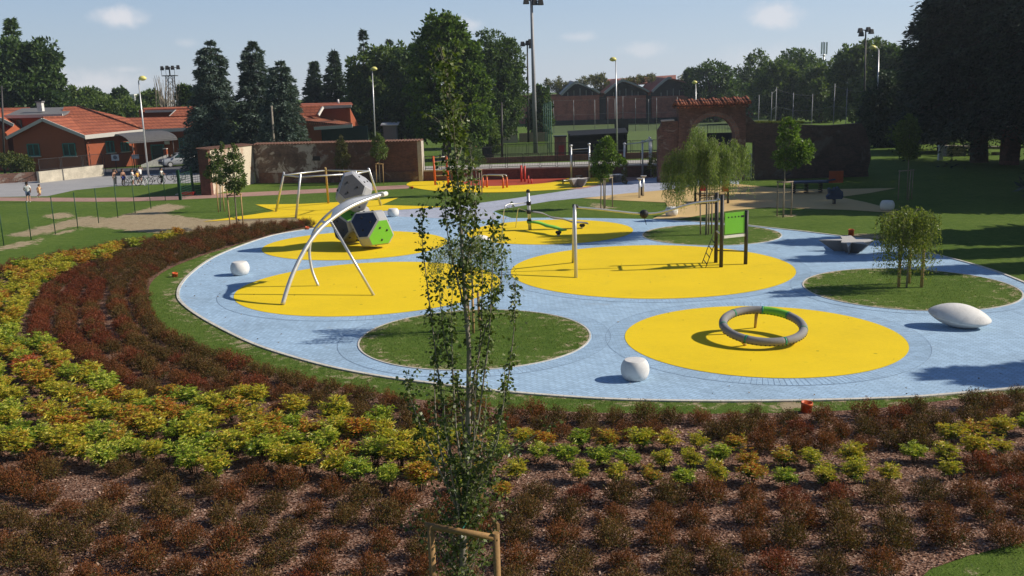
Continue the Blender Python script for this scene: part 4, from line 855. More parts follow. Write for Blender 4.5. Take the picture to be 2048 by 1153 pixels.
# its timber frame
fa = at(861, 1053, PY-.25); fb = at(992, 1076, PY-.42); zt = (fa.z+fb.z)/2; fc = Vector((fb.x+.04, PY+.42, zt)); fd_ = at(925, 1012, PY+.38)
M_stakeb = plain('brown_round_wood', (.30, .17, .065), .75, var=.4, scale=5, bump=.3)
fr = thing('tree_stakes', 'large timber frame of round poles tied to the foreground poplar', 'tree stakes', (fa.x, fa.y, 0))
o0 = Vector((fa.x, fa.y, 0))
for p, ex in ((fa, .02), (fb, .06), (Vector((fa.x+.33, PY+.36, zt)), .22)):
    q = p-o0; MB().tube([(q.x, q.y, -.1), (q.x, q.y, q.z+ex)], [.042, .040], 12).build('post', M_stakeb, fr)
d = (fb-fa).normalized(); MB().tube([fa-d*.06-o0, fb+d*.03-o0], .036, 12).build('crossbar', M_stakeb, fr)
b1 = Vector((fa.x+.33, PY+.36, zt+.17)); MB().bar(at(918, 1018, PY+.30)-o0, at(968, 990, PY+.42)-o0, .035, .075).build('crossbar', M_stakeb, fr)
MB().bar(fb-o0+Vector((.03, .05, .1)), at(985, 1040, PY+.4)-o0, .03, .07).build('crossbar', M_stakeb, fr)
tg = plain('green_tie', (.03, .25, .17), .5); MB().tube([fa.lerp(fb, .5)-o0+Vector((0, 0, .04)), at(929, 1052, PY-.12)-o0, at(938, 1035, PY)-o0], .007, 5).build('tie', tg, fr, fix=False)
# ------------------------------------------------------------------ seats and play equipment
def concrete(name, c):
    m, t, out = nt(name); tc = nd(t, 'ShaderNodeTexCoord'); v = tc.outputs['Object']; sz = nd(t, 'ShaderNodeSeparateXYZ'); t.links.new(v, sz.inputs[0]); a = noise(t, v, 3, 8, .65); b = noise(t, v, 60, 3, .6); vs = coords(t, (6, 6, .8)); st = noise(t, vs, 2, 6, .7)
    col = ramp(t, a, [[k*.86 for k in c], c, [min(1, k*1.06) for k in c]], [.35, .5, .7]); grime = math_(t, 'ADD', math_(t, 'MULTIPLY', math_(t, 'SUBTRACT', .16, sz.outputs[2]), 2.6), math_(t, 'MULTIPLY', math_(t, 'SUBTRACT', a, .5), 2.2))
    col = mixc(t, math_(t, 'MULTIPLY', sstep(t, grime, 0, .6), .5), col, [k*.48 for k in c]); col = mixc(t, math_(t, 'MULTIPLY', sstep(t, st, .58, .72), .28), col, [k*.55 for k in c]); col = mixc(t, math_(t, 'MULTIPLY', sstep(t, b, .66, .74), .4), col, [k*.5 for k in c])
    finish(t, out, col, .78, 0, b, .25, .004, .3); return m
M_conc = concrete('white_concrete', (.76, .735, .70)); M_concg = plain('grey_concrete', (.50, .475, .45), .8, var=.18, scale=4, bump=.2)
M_steel = plain('galvanised_steel', (.62, .62, .62), .38, .55, var=.12, scale=8); M_dsteel = plain('dark_steel', (.045, .040, .038), .5, .2); M_black = plain('black_rubber', (.018, .018, .02), .6)
M_green = plain('green_panel', (.18, .52, .045), .45, var=.05); M_orange = plain('orange_paint', (.62, .11, .022), .5, var=.12); M_white = plain('white_paint', (.78, .78, .76), .5, var=.06); M_gplas = plain('grey_plastic', (.235, .228, .23), .75, var=.16, scale=9, bump=.15)
M_navy = plain('navy_panel', (.022, .034, .085), .4); M_lgrey = plain('light_grey_panel', (.38, .38, .40), .45, var=.05); M_mgrey = plain('mid_grey_panel', (.20, .20, .225), .45, var=.06); M_redp = plain('red_panel', (.45, .03, .03), .5); M_tan = plain('tan_timber_and_bounce', (.42, .28, .11), .7, var=.25); M_blueb = plain('blue_plastic', (.035, .055, .10), .6)
def stool(label, px, py, wpx, seed):
    c = gp(px, py); g = np.random.default_rng(seed); Rr = wpx*pxs(c.y)*1.01/2; k = Rr/.36; c.y += Rr*.55; c = Vector((gx(px, c.y).x, c.y, 0))
    t_ = thing('stool', label, 'stool', c, g.uniform(0, 6), 'white barrel stools')
    prof = [(.20*k, 0), (.255*k, .012*k), (.305*k, .06*k), (.345*k, .15*k), (.36*k, .25*k), (.35*k, .35*k), (.315*k, .44*k), (.272*k, .50*k), (.262*k, .508*k), (.255*k, .510*k), (.03*k, .510*k), (.028*k, .49*k), (.001, .49*k)]
    i_ = 8; mb = MB(); mb.lathe(prof[:i_+1], seg=48); mb.f.pop(); mb.m.pop(); mb.s.pop(); mb.lathe(prof[i_:11], seg=48); mb.f.pop(-2); mb.m.pop(-2); mb.s.pop(-2); mb.f.pop(); mb.m.pop(); mb.s.pop(); n0 = len(mb.f); mb.lathe(prof[10:], seg=48); mb.build('seat', M_conc, t_, fix=False); return t_
stool('white barrel stool nearest the camera, beside the ring carousel', 1270, 763.5, 60, 1)
stool('white barrel stool at the far left of the plaza near the kerb', 481, 552, 38, 2)
stool('white barrel stool behind the climbing polyhedra at the yellow star edge', 787, 434.5, 23, 3)
stool('white barrel stool on the grass edge of the beige surface', 1343, 433.5, 26, 4)
stool('white barrel stool in shade at the right tip of the beige surface', 1774, 422.5, 28, 5)
stool('white barrel stool half hidden by the leaves of the willow', 1359, 386, 17, 6)
# pebble seat beside the weeping tree, mostly hidden by the poplar
def lens(name, label, c, ax, rz, tilt, group=None):
    n1, n2 = 40, 18; mb = MB(); vs = []
    for i_ in range(n2+1):
        u_ = -1+2*i_/n2; r = max(0, 1-abs(u_)**1.9)**.52; z = math.copysign((1-r*r*.985)**.86, u_) if i_ != n2//2 else 0
        for k in range(n1): a = 2*math.pi*k/n1; vs.append((ax[0]*r*math.cos(a), ax[1]*r*math.sin(a), ax[2]*z))
    mb.add(vs, [(i_*n1+k, i_*n1+(k+1) % n1, (i_+1)*n1+(k+1) % n1, (i_+1)*n1+k) for i_ in range(n2) for k in range(n1)], 0, True)
    t_ = thing(name, label, 'seat', c, group=group); t_.rotation_euler = (tilt[0], tilt[1], rz); o = mb.build('seat', M_conc, t_); bm = bmesh.new(); bm.from_mesh(o.data); bmesh.ops.remove_doubles(bm, verts=bm.verts, dist=1e-4); bm.to_mesh(o.data); bm.free(); return t_
c = gp(1932, 662); c.y += .42; lens('pebble_seat', 'large smooth white lens shaped concrete seat on the blue paving at the right', (c.x, c.y, .325), (.82, .55, .325), R(-20), (R(11), R(7)))
c = gp(962, 493); lens('pebble_seat', 'white seat mostly hidden behind the poplar leaves before the seesaw circle', (c.x, c.y, .26), (.5, .4, .26), 0, (0, 0))
# star benches
st = [(1638, 480), (1684, 481.2), (1682, 485), (1693, 486), (1696, 494), (1703, 485), (1735, 488.5), (1726, 484.3), (1747, 481.5), (1740, 479), (1712, 478.8), (1702, 471.2), (1680, 471.8), (1685, 478.2)]
P_ = [gp(x, y, .46) for x, y in st]; cc = Vector((np.mean([p.x for p in P_]), np.mean([p.y for p in P_]), 0)); loc = [(p.x-cc.x, p.y-cc.y) for p in P_]
M_conc_shade = plain('shade_side_concrete', (.20, .19, .185), .85, var=.15, scale=4, bump=.2)  # bench sides: their shade is painted in as a darker concrete
def star(label, c, s, rz, h=.46):
    t_ = thing('star_bench', label, 'bench', c, rz, 'star shaped concrete benches'); n = len(loc); mb = MB()
    vs = [(x*s*.50, y*s*.50, 0) for x, y in loc]+[(x*s, y*s, h-.03) for x, y in loc]+[(x*s, y*s, h) for x, y in loc]
    mb.add(vs, [list(range(n))[::-1], list(range(2*n, 3*n))]+[(k+o_, (k+1) % n+o_, n+(k+1) % n+o_, n+k+o_) for o_ in (0, n) for k in range(n)])
    tp_ = MB(); tp_.prism([(0, 0)]*0 or [(x*s, y*s) for x, y in loc], 0, 0) if False else None; so_ = mb.build('seat', [M_concg, M_conc_shade], t_)
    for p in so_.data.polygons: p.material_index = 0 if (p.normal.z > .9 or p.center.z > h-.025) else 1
    return t_
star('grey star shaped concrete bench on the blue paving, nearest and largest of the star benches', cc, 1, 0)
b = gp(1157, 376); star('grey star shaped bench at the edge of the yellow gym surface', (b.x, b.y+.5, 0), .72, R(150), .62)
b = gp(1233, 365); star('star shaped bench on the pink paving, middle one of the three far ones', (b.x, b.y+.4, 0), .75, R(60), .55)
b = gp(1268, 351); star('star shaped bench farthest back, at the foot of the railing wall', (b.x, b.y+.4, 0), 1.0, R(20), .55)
# drain pipes standing up out of the grass
def pipe(label, px, py, wpx, hpx, tilt=0):
    c = gp(px, py); r = wpx*pxs(c.y)/2; h = hpx*pxs(c.y)*.95; mb = MB(); mb.lathe([(r, -.02), (r, h*.72), (r*1.06, h*.73), (r*1.06, h), (r*.93, h), (r*.93, -.02)], seg=24)
    o = mb.build('pipe', M_orange); o.location = c; o.rotation_euler = (tilt, tilt, 0); tag(o, label, 'pipe', 'orange pipe ends')
pipe('orange pipe end on the grass strip in front of the big yellow circle', 1612, 825, 23, 24, .05); pipe('orange pipe end beside the kerb at the far left of the plaza', 350, 554, 11, 9, .1); pipe('orange pipe end behind the near star bench', 1702, 471, 11, 13); pipe('small orange pipe end in grass behind the climbing polyhedra', 614, 459.5, 8, 6, .2); pipe('small orange pipe end at the left tip of the gym surface', 824, 378, 6, 5)

# arched double tube climber
fA = gp(565, 611); fB = gp(637, 573); fC = gp(748, 592); tipY = gp(530, 568).y+.3
o0 = fA.copy(); ar = thing('arch_climber', 'tall leaning steel arch of two curved tubes with a straight strut', 'play equipment', o0)
def arc_pts(px, Y0, Y1): n = len(px); return [at(x, y, Y0+(Y1-Y0)*(k/(n-1))**1.2)-o0 for k, (x, y) in enumerate(px)]
def dense(P, n=5):
    P = [Vector(p) for p in P]; out = []
    for k in range(len(P)-1):
        p0, p1, p2, p3 = P[max(k-1, 0)], P[k], P[k+1], P[min(k+2, len(P)-1)]
        for q in range(n): t_ = q/n; out.append(.5*((2*p1)+(p2-p0)*t_+(2*p0-5*p1+4*p2-p3)*t_*t_+(3*p1-p0-3*p2+p3)*t_**3))
    return out+[P[-1]]
m1 = dense(arc_pts([(565, 610), (581, 560), (603, 512), (630, 470), (660, 441), (697, 416), (733, 400), (768, 389)], fA.y, tipY))
m2 = dense(arc_pts([(637, 573), (624, 540), (619, 500), (627, 464), (642, 443), (662, 424), (684, 409), (706, 399), (736, 393), (766, 386)], fB.y, tipY+.25))
MB().tube(m1, .075, 14).build('curved_tube', M_steel, ar, fix=False); MB().tube(m2, .052, 12).build('curved_tube', M_steel, ar, fix=False)
j = m1[20]; MB().tube([j, fC-o0], [.05, .05], 12).build('strut', M_steel, ar, fix=False)
mb = MB(); k0 = 20
m2r = [m2[int(round(q*(len(m2)-1)/(len(m1)-1)))] for q in range(len(m1))]
for k in range(k0, len(m1)-3):
    a, b, a2, b2 = m1[k], m2r[k], m1[k+1], m2r[k+1]; u = Vector((0, 0, .02)); mb.add([a, b, b2, a2, a+u, b+u, b2+u, a2+u], [(0, 1, 2, 3)[::-1], (4, 5, 6, 7)], 0, True)
mb.build('slide_plate', M_white, ar, fix=False)
MB().tube([m1[19], m2[20]], .05, 10).build('joint', M_steel, ar, fix=False); MB().tube([m1[-1]-Vector((.05, .2, 0)), m1[-1]+Vector((.05, .2, 0.0))], .09, 12).build('end_cap', M_white, ar, fix=False)

# polygonal swing frame
sw = thing('swing_set', 'many sided silver swing frame with leaning legs on the yellow star', 'play equipment', gp(650, 420)); o0 = gp(650, 420)
PF = [((552, 424), (568, 345), 0), ((592, 437), (601, 348), 0), ((657, 407.5), (651, 336), 0), ((727, 424), (711, 342), 0), ((762, 412), (737, 337), 0)]; T = []
for k, (f, tp, _) in enumerate(PF):
    a = gp(*f); Yc = 52.2; b = at(tp[0], tp[1], a.y*.72+Yc*.28); T.append(a.lerp(b, .93)-o0)
    MB().tube([a-o0, b-o0], [.075, .06], 12).build('leg', M_tan if k == 2 else M_steel, sw)  # third leg is tan: yellow bounce light put into its colour
for a, b in ((0, 1), (1, 3), (3, 4), (4, 2), (2, 0)): MB().tube([T[a], T[b]], .045, 10).build('top_bar', M_steel, sw)

# climbing polyhedra
cl = thing('climbing_polyhedra', 'stack of three faceted grey, green and navy climbing polyhedra', 'play equipment', gp(735, 492)); o0 = gp(735, 492)
def poly_mesh(Rr):
    bm = bmesh.new(); vs = set()
    for i_ in range(3):
        for j_ in range(3):
            if i_ == j_: continue
            for a in (1, -1):
                for b in (2.35, -2.35): v = [0, 0, 0]; v[i_] = a*.8; v[j_] = b; vs.add(tuple(v))
    for v in sorted(vs): bm.verts.new(Vector(v)*Rr/2.4)
    bmesh.ops.convex_hull(bm, input=bm.verts); bmesh.ops.dissolve_limit(bm, angle_limit=.02, verts=bm.verts, edges=bm.edges); return bm
def poly(c, Rr, n1, n2, cols, label=None):
    n1 = Vector(n1).normalized(); a = Vector((1, 1, 1)).normalized(); b = Vector((1, 1, -1)).normalized()
    n2 = Vector(n2); n2 = (n2-n1*n2.dot(n1)).normalized(); e2 = (b-a*b.dot(a)).normalized(); rot = Matrix((n1, n2, n1.cross(n2))).transposed() @ Matrix((a, e2, a.cross(e2)))
    bm = poly_mesh(Rr); bmesh.ops.rotate(bm, cent=(0, 0, 0), matrix=rot, verts=bm.verts); info = []
    for f in bm.faces:
        f.normal_update(); big = len(f.verts) == 6; n = f.normal
        f.material_index = 0 if not big else max(range(len(cols)), key=lambda q: n.dot(Vector(cols[q][0]).normalized()))+1
        if big: info.append((f.calc_center_median().copy(), n.copy()))
    bmesh.ops.bevel(bm, geom=bm.edges[:], offset=Rr*.055, segments=1, affect='EDGES', material=0, clamp_overlap=True)
    me = bpy.data.meshes.new('polyhedron'); bm.to_mesh(me); bm.free(); o = link('polyhedron', me, cl, [M_lgrey]+[q[1] for q in cols]); o.location = c-o0
    if label: o['label'] = label
    for (fc, n) in info:
        if n.dot(Vector((0, -1, .35)).normalized()) < -.25: continue
        s = n.orthogonal().normalized(); u = n.cross(s)
        for q in range(3):
            a_ = 2.1*q+rng.uniform(0, 1); p = fc+(s*math.cos(a_)+u*math.sin(a_))*Rr*.30
            h = MB(); h.lathe([(.052, 0), (.048, .022), (.026, .034)], seg=10); ho = h.build('hold', M_black, o); ho.location = p; ho.rotation_euler = n.to_track_quat('Z', 'Y').to_euler()
RP = 1.02
c1 = at(744, 455, 41.75); c1.z = .93; c2 = at(705, 452, 43.1); c2.z = 1.02; c3 = at(708, 384, 42.3)
poly(c1, RP, (-.32, -.86, .40), (.72, -.62, -.30), [((-.32, -.86, .40), M_navy), ((.72, -.62, -.3), M_green), ((.4, -.1, .9), M_lgrey), ((-.3, -.5, -.8), M_lgrey), ((0, 1, .3), M_mgrey)], 'lower right polyhedron with navy and bright green faces')
poly(c2, RP, (-.02, -.60, .80), (-.66, -.72, -.15), [((-.02, -.60, .80), M_green), ((-.62, -.76, -.15), M_navy), ((0, -.3, -1), M_mgrey), ((.6, .5, .3), M_lgrey)], 'lower left polyhedron with a green top face')
poly(c3, RP*.92, (.0, -.86, .36), (.62, -.2, .72), [((0, -.86, .4), plain('dark_grey_panel', (.10, .10, .11), .5, var=.06)), ((.6, -.2, .7), M_lgrey), ((-.85, -.45, -.15), M_navy), ((-.5, .1, .8), M_mgrey), ((.8, -.5, -.4), M_lgrey)], 'top polyhedron with grey faces')

# cable slide between an A frame and a tower
zp = thing('swing_rail', 'wavy steel rail with black sliding seat between two poles and a dark post tower', 'play equipment', gp(1152, 556)); o0 = gp(1152, 556)
fa, fb = gp(1152, 556.5), gp(1146.5, 526.5); apx = at(1149, 411, (fa.y+fb.y)/2)
for f in (fa, fb): MB().tube([f-o0, f.lerp(apx, .86)+Vector((0, 0, .05))-o0, apx-o0], [.065, .065, .06], 14).build('pole', M_steel, zp, fix=False)
MB().tube([apx-o0-Vector((.08, 0, .02)), apx-o0+Vector((.14, 0, -.05))], .07, 12).build('clamp', M_black, zp, fix=False)
tF, tB, tR = gp(1442, 535.5), gp(1431.5, 526.5), gp(1491, 529.5)
ry = lambda px: apx.y+(tF.y+.5-apx.y)*(px-1150)/290
rail = dense([at(x, y, ry(x))-o0 for x, y in ((1150, 415), (1195, 419), (1240, 424), (1275, 427.5), (1312, 427), (1345, 419), (1380, 409), (1410, 404), (1437, 402))])
MB().tube(rail, .042, 10).build('rail', M_steel, zp, fix=False)
sp = at(1288, 428, ry(1288))-o0; MB().lathe([(.03, -.2), (.1, -.17), (.165, -.08), (.17, .03), (.12, .1), (.05, .13)], tuple(sp+Vector((0, 0, .02))), 20).build('seat', M_black, zp); MB().tube([sp+Vector((.02, 0, -.18)), sp+Vector((.09, 0, -.42))], .014, 6).build('handle', M_black, zp, fix=False)
for f, ty in ((tF, 390), (tB, 386), (tR, 421)): MB().tube([f-o0, Vector((f.x-o0.x, f.y-o0.y, hgt(f, ty)))], .072, 14).build('post', M_dsteel, zp)
def up(f, z): return Vector((f.x-o0.x, f.y-o0.y, z))
dv = (tR-tF); a = tF+dv*.12; b_ = tF+dv*.92; zt, zb = hgt(tF, 426)*.985, hgt(tF, 470); n_ = dv.cross(Vector((0, 0, 1))).normalized()*.015
mb = MB(); mb.bar(up(a, (zt+zb)/2), up(b_, (zt+zb)/2), .03, zt-zb); gpn = mb.build('panel', M_green, zp, bevel=.006); gpn['label'] = 'bright green play panel with a row of holes'
for q in range(4): h = MB(); h.tube([up(a.lerp(b_, .17+.17*q), zt-.17)-n_*1.35, up(a.lerp(b_, .17+.17*q), zt-.17)+n_*1.35], .032, 12); h.build('hole_ring', M_black, gpn, fix=False)
MB().bar(up(a.lerp(b_, .80), zt-.17)-n_*.2, up(a.lerp(b_, .96), zt-.17)-n_*.2, .055, .07).build('slot', M_black, gpn)
MB().bar(up(a-dv*.03, zb-.10), up(b_+dv*.02, zb-.10), .05, .1).build('crossbar', M_white, zp); MB().tube([up(tB, .5), up(tR, .52)], .024, 8).build('crossbar', M_dsteel, zp); MB().tube([up(tF, hgt(tF, 402)), up(tB, hgt(tB, 398))], .04, 8).build('crossbar', M_steel, zp); MB().tube([up(tF, zb), up(tB, zb)], .035, 8).build('crossbar', M_steel, zp)
r1, r2 = gp(1404, 527), gp(1411, 537); q1, q2 = up(tB, 1.2)+Vector((-.05, .1, 0)), up(tF, 1.15)+Vector((-.09, .25, 0)); mb = MB()
for a_, b2 in ((r1-o0, q1), (r2-o0, q2)): mb.tube([a_, a_.lerp(b2, .5)+Vector((-.03, 0, -.03)), b2], .016, 6)
for q in (.12, .34, .56, .78): mb.tube([(r1-o0).lerp(q1, q), (r2-o0).lerp(q2, q)], .02, 6)
mb.build('rope_ladder', M_dsteel, zp, fix=False)

# wobbling board trail
wb = thing('balance_boards', 'balance post with one grey and one green wavy board on springs', 'play equipment', gp(1060, 461)); o0 = gp(1060, 461)
ht = hgt(o0, 384); MB().tube([(0, 0, 0), (-.05, 0, ht)], [.085, .08], 12).build('post', M_steel, wb, fix=False); MB().lathe([(.09, 0), (.09, .12), (.04, .16)], (-.05, 0, ht-.04), 14).build('post_cap', M_black, wb)
for py in (407, 424, 443): z = hgt(o0, py); MB().lathe([(.10, -.1), (.12, -.06), (.12, .06), (.10, .1)], (-.03, 0, z), 14).build('clamp', M_black, wb)
MB().tube(dense([at(1053, 406, o0.y)-o0, at(1030, 408, o0.y-.3)-o0, at(1014, 410, o0.y-.6)-o0, at(1008, 422, o0.y-.75)-o0, gp(1005.5, 464)-o0]), .022, 8).build('handrail', M_steel, wb, fix=False)
MB().tube(dense([at(1054, 423, o0.y)-o0, at(1043, 419, o0.y+.1)-o0, at(1036, 420, o0.y+.2)-o0, gp(1031.5, 456)-o0]), .022, 8).build('handrail', M_steel, wb, fix=False)
def board(px, foot, m, label):
    ft = gp(*foot); P = dense([at(x, y, o0.y+(ft.y-o0.y)*k/(len(px)-1))-o0 for k, (x, y) in enumerate(px)], 6); mb = MB(); n = len(P); d = (P[-1]-P[0]); s = Vector((-d.y, d.x, 0)).normalized()*.17; vs = []
    for k, p in enumerate(P):
        w_ = 1+.25*math.sin(k*.55); vs += [p-s*w_, p+s*w_, p+s*w_+Vector((0, 0, -.06)), p-s*w_+Vector((0, 0, -.06))]
    mb.add(vs, [(4*k+q, 4*k+(q+1) % 4, 4*k+4+(q+1) % 4, 4*k+4+q) for k in range(n-1) for q in range(4)]+[(3, 2, 1, 0), (4*n-4, 4*n-3, 4*n-2, 4*n-1)], 0, True); bo = mb.build('board', m, wb); bo['label'] = label
    f = ft-o0; z = P[-4].z-.07; sb = MB(); sb.tube([(f.x+.07*math.cos(a*.8), f.y+.07*math.sin(a*.8), .08+(z-.1)*a/40) for a in range(41)], .018, 6); sb.build('spring', M_black, wb, fix=False); MB().lathe([(.06, 0), (.06, .12)], (f.x, f.y, 0), 12).build('spring_base', M_steel, wb); MB().lathe([(.12, z-.14), (.15, z-.08), (.12, z-.02)], (f.x, f.y, 0), 14).build('spring_head', M_black, wb)
board([(1064, 423), (1085, 426), (1103, 434), (1125, 437), (1145, 443), (1162, 444), (1176, 446)], (1164.5, 457.5), M_gplas, 'long grey wavy board'); board([(1060, 442.5), (1078, 445), (1096, 451), (1110, 454), (1127, 460)], (1117, 473.5), M_green, 'green wavy board')

# ring carousel
rc = gp(1521, 676); rc.z = 0; Rr, rt = 1.13, .112
rg = thing('ring_carousel', 'low tilted grey ring carousel with one green segment on the front yellow circle', 'play equipment', rc); tl = R(10)
best = None
for sy in np.arange(-1.4, 1.41, .1):
    for rr_ in (1.0, 1.06, 1.12, 1.18, 1.24):
        pr = np.array([proj((rc.x+(rr_+rt)*math.cos(a), rc.y+sy+(rr_+rt)*math.sin(a)*math.cos(tl), .40+(rr_+rt)*math.sin(a)*math.sin(tl))) for a in np.linspace(0, 6.28, 48)])
        e = abs(pr[:, 0].min()-1438)+abs(pr[:, 0].max()-1617)+abs(pr[:, 1].min()-617)+abs(pr[:, 1].max()-686)
        if best is None or e < best[0]: best = (e, sy, rr_)
Rr = best[2]; rg.location.y += best[1]; rc = Vector((rc.x, rc.y+best[1], 0)); print('ring', best)
def rp(a, dr=0, dz=0): r = Rr+dr; return Vector((r*math.cos(a), r*math.sin(a)*math.cos(tl), .40+r*math.sin(a)*math.sin(tl)+dz))
def ang(px, py):
    return min(np.linspace(-math.pi, math.pi, 361), key=lambda a: (lambda q: (q[0]-px)**2+(q[1]-py)**2)(proj(rp(a)+rc)))
bands = sorted(ang(*p) for p in ((1525, 624), (1575, 636), (1607, 660), (1567, 677), (1494, 672), (1452, 650), (1467, 630)))
M_band = plain('teal_strap', (.03, .28, .15), .5); ga = ang(1552, 626)
for k, a0 in enumerate(bands):
    a1 = bands[(k+1) % len(bands)]; a1 += 2*math.pi if a1 < a0 else 0; grn = a0 < ga < a1 or a0 < ga+2*math.pi < a1
    s_ = MB(); s_.tube([rp(a0+(a1-a0)*q/14) for q in range(15)], rt, 16); so_ = s_.build('ring_segment', M_green if grn else M_gplas, rg, fix=False)
    if grn: so_['label'] = 'bright green ring segment'
    MB().tube([rp(a0-.02), rp(a0+.02)], rt+.006, 16, caps=True).build('strap', M_band, rg, fix=False)
mb = MB()
for q in range(64):
    a = 2*math.pi*q/64; side = -1 if math.sin(a) > -.1 else 1; p = rp(a, side*rt*.78, -rt*.55); mb.lathe([(.001, -.02), (.02, -.012), (.022, 0), (.02, .012), (.001, .02)], tuple(p), 6)
mb.build('lacing', M_black, rg)
for f in ((1510, 657), (1449, 670), (1492, 692), (1583, 690)):
    p = gp(*f); q = p-rc; a = math.atan2(q.y/math.cos(tl), q.x); tp = rp(a, 0, -.06); MB().tube([q, tp], [.035, .05], 10).build('leg', M_tan, rg, fix=False)

# ------------------------------------------------------------------ outdoor gym
def G(px, py): return gp(px, py)
lad = thing('climbing_ladder', 'tall orange post ladder with steel rungs at the left of the gym surface', 'gym frame', G(871, 371)); o0 = G(871, 371); q = G(897, 370)-o0; hL = hgt(o0, 313)
for p in (Vector(), q): MB().tube([p, p+Vector((-.08, 0, hL))], .085, 10).build('post', M_orange, lad)
for py in (315, 323.5, 334, 342, 352): z = hgt(o0, py); MB().tube([Vector((-.05, 0, z)), q+Vector((-.05, 0, z+.02))], .036, 8).build('rung', M_steel, lad, fix=False)
pb = thing('parallel_bars', 'low parallel bars of steel on four orange posts on the red surface', 'gym frame', G(966, 376)); o0 = G(966, 376)
for (a, b) in (((966, 376.5), (1006.5, 377.5)), ((974, 375.5), (1014, 376))):
    A_, B_ = G(*a)-o0, G(*b)-o0; zz = hgt(o0, 355); zt = hgt(o0, 350)
    for p in (A_, B_): MB().tube([p, p+Vector((0, 0, zz))], .075, 10).build('post', M_orange, pb)
    MB().tube([A_+Vector((0, 0, zz)), A_+Vector((.02, 0, zt-.06)), A_+Vector((.1, 0, zt)), B_+Vector((-.1, 0, zt)), B_+Vector((-.02, 0, zt-.06)), B_+Vector((0, 0, zz))], .036, 8).build('bar', M_steel, pb, fix=False)
rp_ = thing('pull_up_posts', 'two tall and two short red posts on the red surface', 'gym frame', G(1043, 364)); o0 = G(1043, 364); M_redpost = plain('red_post', (.55, .05, .03), .5)
for f, ty in (((1043, 364), 331), ((1050, 364.5), 332), ((1057, 367.5), 352), ((1063, 368), 358)): p = G(*f); MB().tube([p-o0, p-o0+Vector((0, 0, hgt(p, ty)))], .085 if ty < 340 else .06, 10).build('post', M_redpost, rp_)
def posts(name, label, fs, bars, r=.07, capr=.11, m=None):
    o0 = G(*fs[0][0]); t_ = thing(name, label, 'gym frame', o0); T = []
    for f, ty in fs:
        p = G(*f); z = hgt(p, ty); T.append(p-o0+Vector((0, 0, z))); MB().tube([p-o0, T[-1]], r, 10).build('post', m or M_steel, t_)
        MB().lathe([(.02, -.1), (capr, -.05), (capr, .05), (.02, .1)], tuple(T[-1]), 12).build('post_cap', m or M_steel, t_)
    for a, b, dz in bars: MB().tube([T[a]+Vector((0, 0, dz)), T[b]+Vector((0, 0, dz))], r*.5, 8).build('bar', M_steel, t_, fix=False)
posts('pull_up_station', 'silver posts with a horizontal ladder at the right part of the gym surface', [((1143, 363), 292), ((1179, 362), 289)], [(0, 1, -.3)])
posts('pull_up_station', 'row of taller silver posts with high bars beside the star benches', [((1249, 362), 288), ((1285, 356), 284), ((1299, 352), 276.5), ((1302, 354), 281)], [(0, 1, -.05), (1, 2, -.05), (1, 3, -.05)])
posts('push_up_bars', 'low dark bars beyond the first star bench on the yellow gym surface', [((1126, 369), 361.5), ((1141, 364), 361)], [(0, 1, 0)], .05, .05, M_dsteel)
posts('push_up_bars', 'thin dark step bars behind the silver ladder frame', [((1151, 363), 353), ((1164, 362.5), 352), ((1175, 359), 344)], [(0, 1, 0)], .04, .04, M_dsteel)
# speaking tubes
tk = thing('speaking_tubes', 'pair of short silver posts with round horns at the beige surface edge', 'play equipment', G(1279, 396)); o0 = G(1279, 396)
for f, ty in (((1279, 396.5), 360), ((1286.5, 393), 355)): p = G(*f); z = hgt(p, ty); MB().tube([p-o0, p-o0+Vector((0, 0, z))], .07, 12).build('post', M_steel, tk); MB().lathe([(.04, 0), (.1, .05), (.2, .14), (.205, .16), (.18, .16), (.03, .03)], tuple(p-o0+Vector((0, -.1, z-.05))), 18).build('horn', M_lgrey, tk)
p = G(1284, 392)-o0; MB().box((p.x, p.y, .3), (.22, .12, .55), 0).build('footrest', M_dsteel, tk)

# play tower behind the willow, spring toy and carousel in the shade
tw = thing('play_tower', 'dark post play tower with red and orange panels, seen through the willow', 'play equipment', G(1428, 408)); o0 = G(1428, 408); o0.y += .6; tw.location = o0
for x, y in ((-.85, -.7), (.8, -.7), (-.85, .7), (.8, .7)): MB().tube([(x, y, 0), (x, y, 1.95)], .07, 10).build('post', M_dsteel, tw)
MB().box((0, 0, .5), (1.6, 1.3, .09)).build('platform', M_tan, tw); MB().box((-.70, -.78, 1.22), (.34, .05, .85)).build('panel', M_redp, tw); MB().box((.62, -.78, 1.22), (.38, .05, 1.0)).build('panel', M_orange, tw); MB().box((.9, .1, 1.3), (.05, .6, .7)).build('panel', M_orange, tw)
mb = MB()
for q in range(5): mb.tube([(-.6+.3*q, -.72, .2), (-.6+.3*q, -.72, 1.8)], .018, 5)
for q in range(6): mb.tube([(-.7, -.72, .25+.3*q), (.65, -.72, .25+.3*q)], .018, 5)
mb.build('rope_net', M_dsteel, tw, fix=False); MB().tube([(-.85, -.7, 1.85), (.8, -.7, 1.85)], .04, 8).build('crossbar', M_steel, tw, fix=False)
sg = thing('spring_rider', 'dark spring rider toy standing alone on the shaded beige surface', 'play equipment', G(1668, 409)); mb = MB()
mb.tube([(.09*math.cos(a*.9), .09*math.sin(a*.9), .02+.30*a/30) for a in range(31)], .022, 6); mb.build('spring', M_dsteel, sg, fix=False)
MB().prism([(-.42, .30), (.40, .30), (.48, .42), (.44, .72), (.30, .82), (.16, 1.02), (.06, .92), (-.04, .98), (-.14, .80), (-.30, .96), (-.40, .90), (-.33, .62), (-.46, .46)], -.14, .14).build('body', M_blueb, sg, bevel=.02); MB().tube([(-.2, -.3, .72), (-.2, .3, .72)], .02, 6).build('handle', M_dsteel, sg, fix=False)
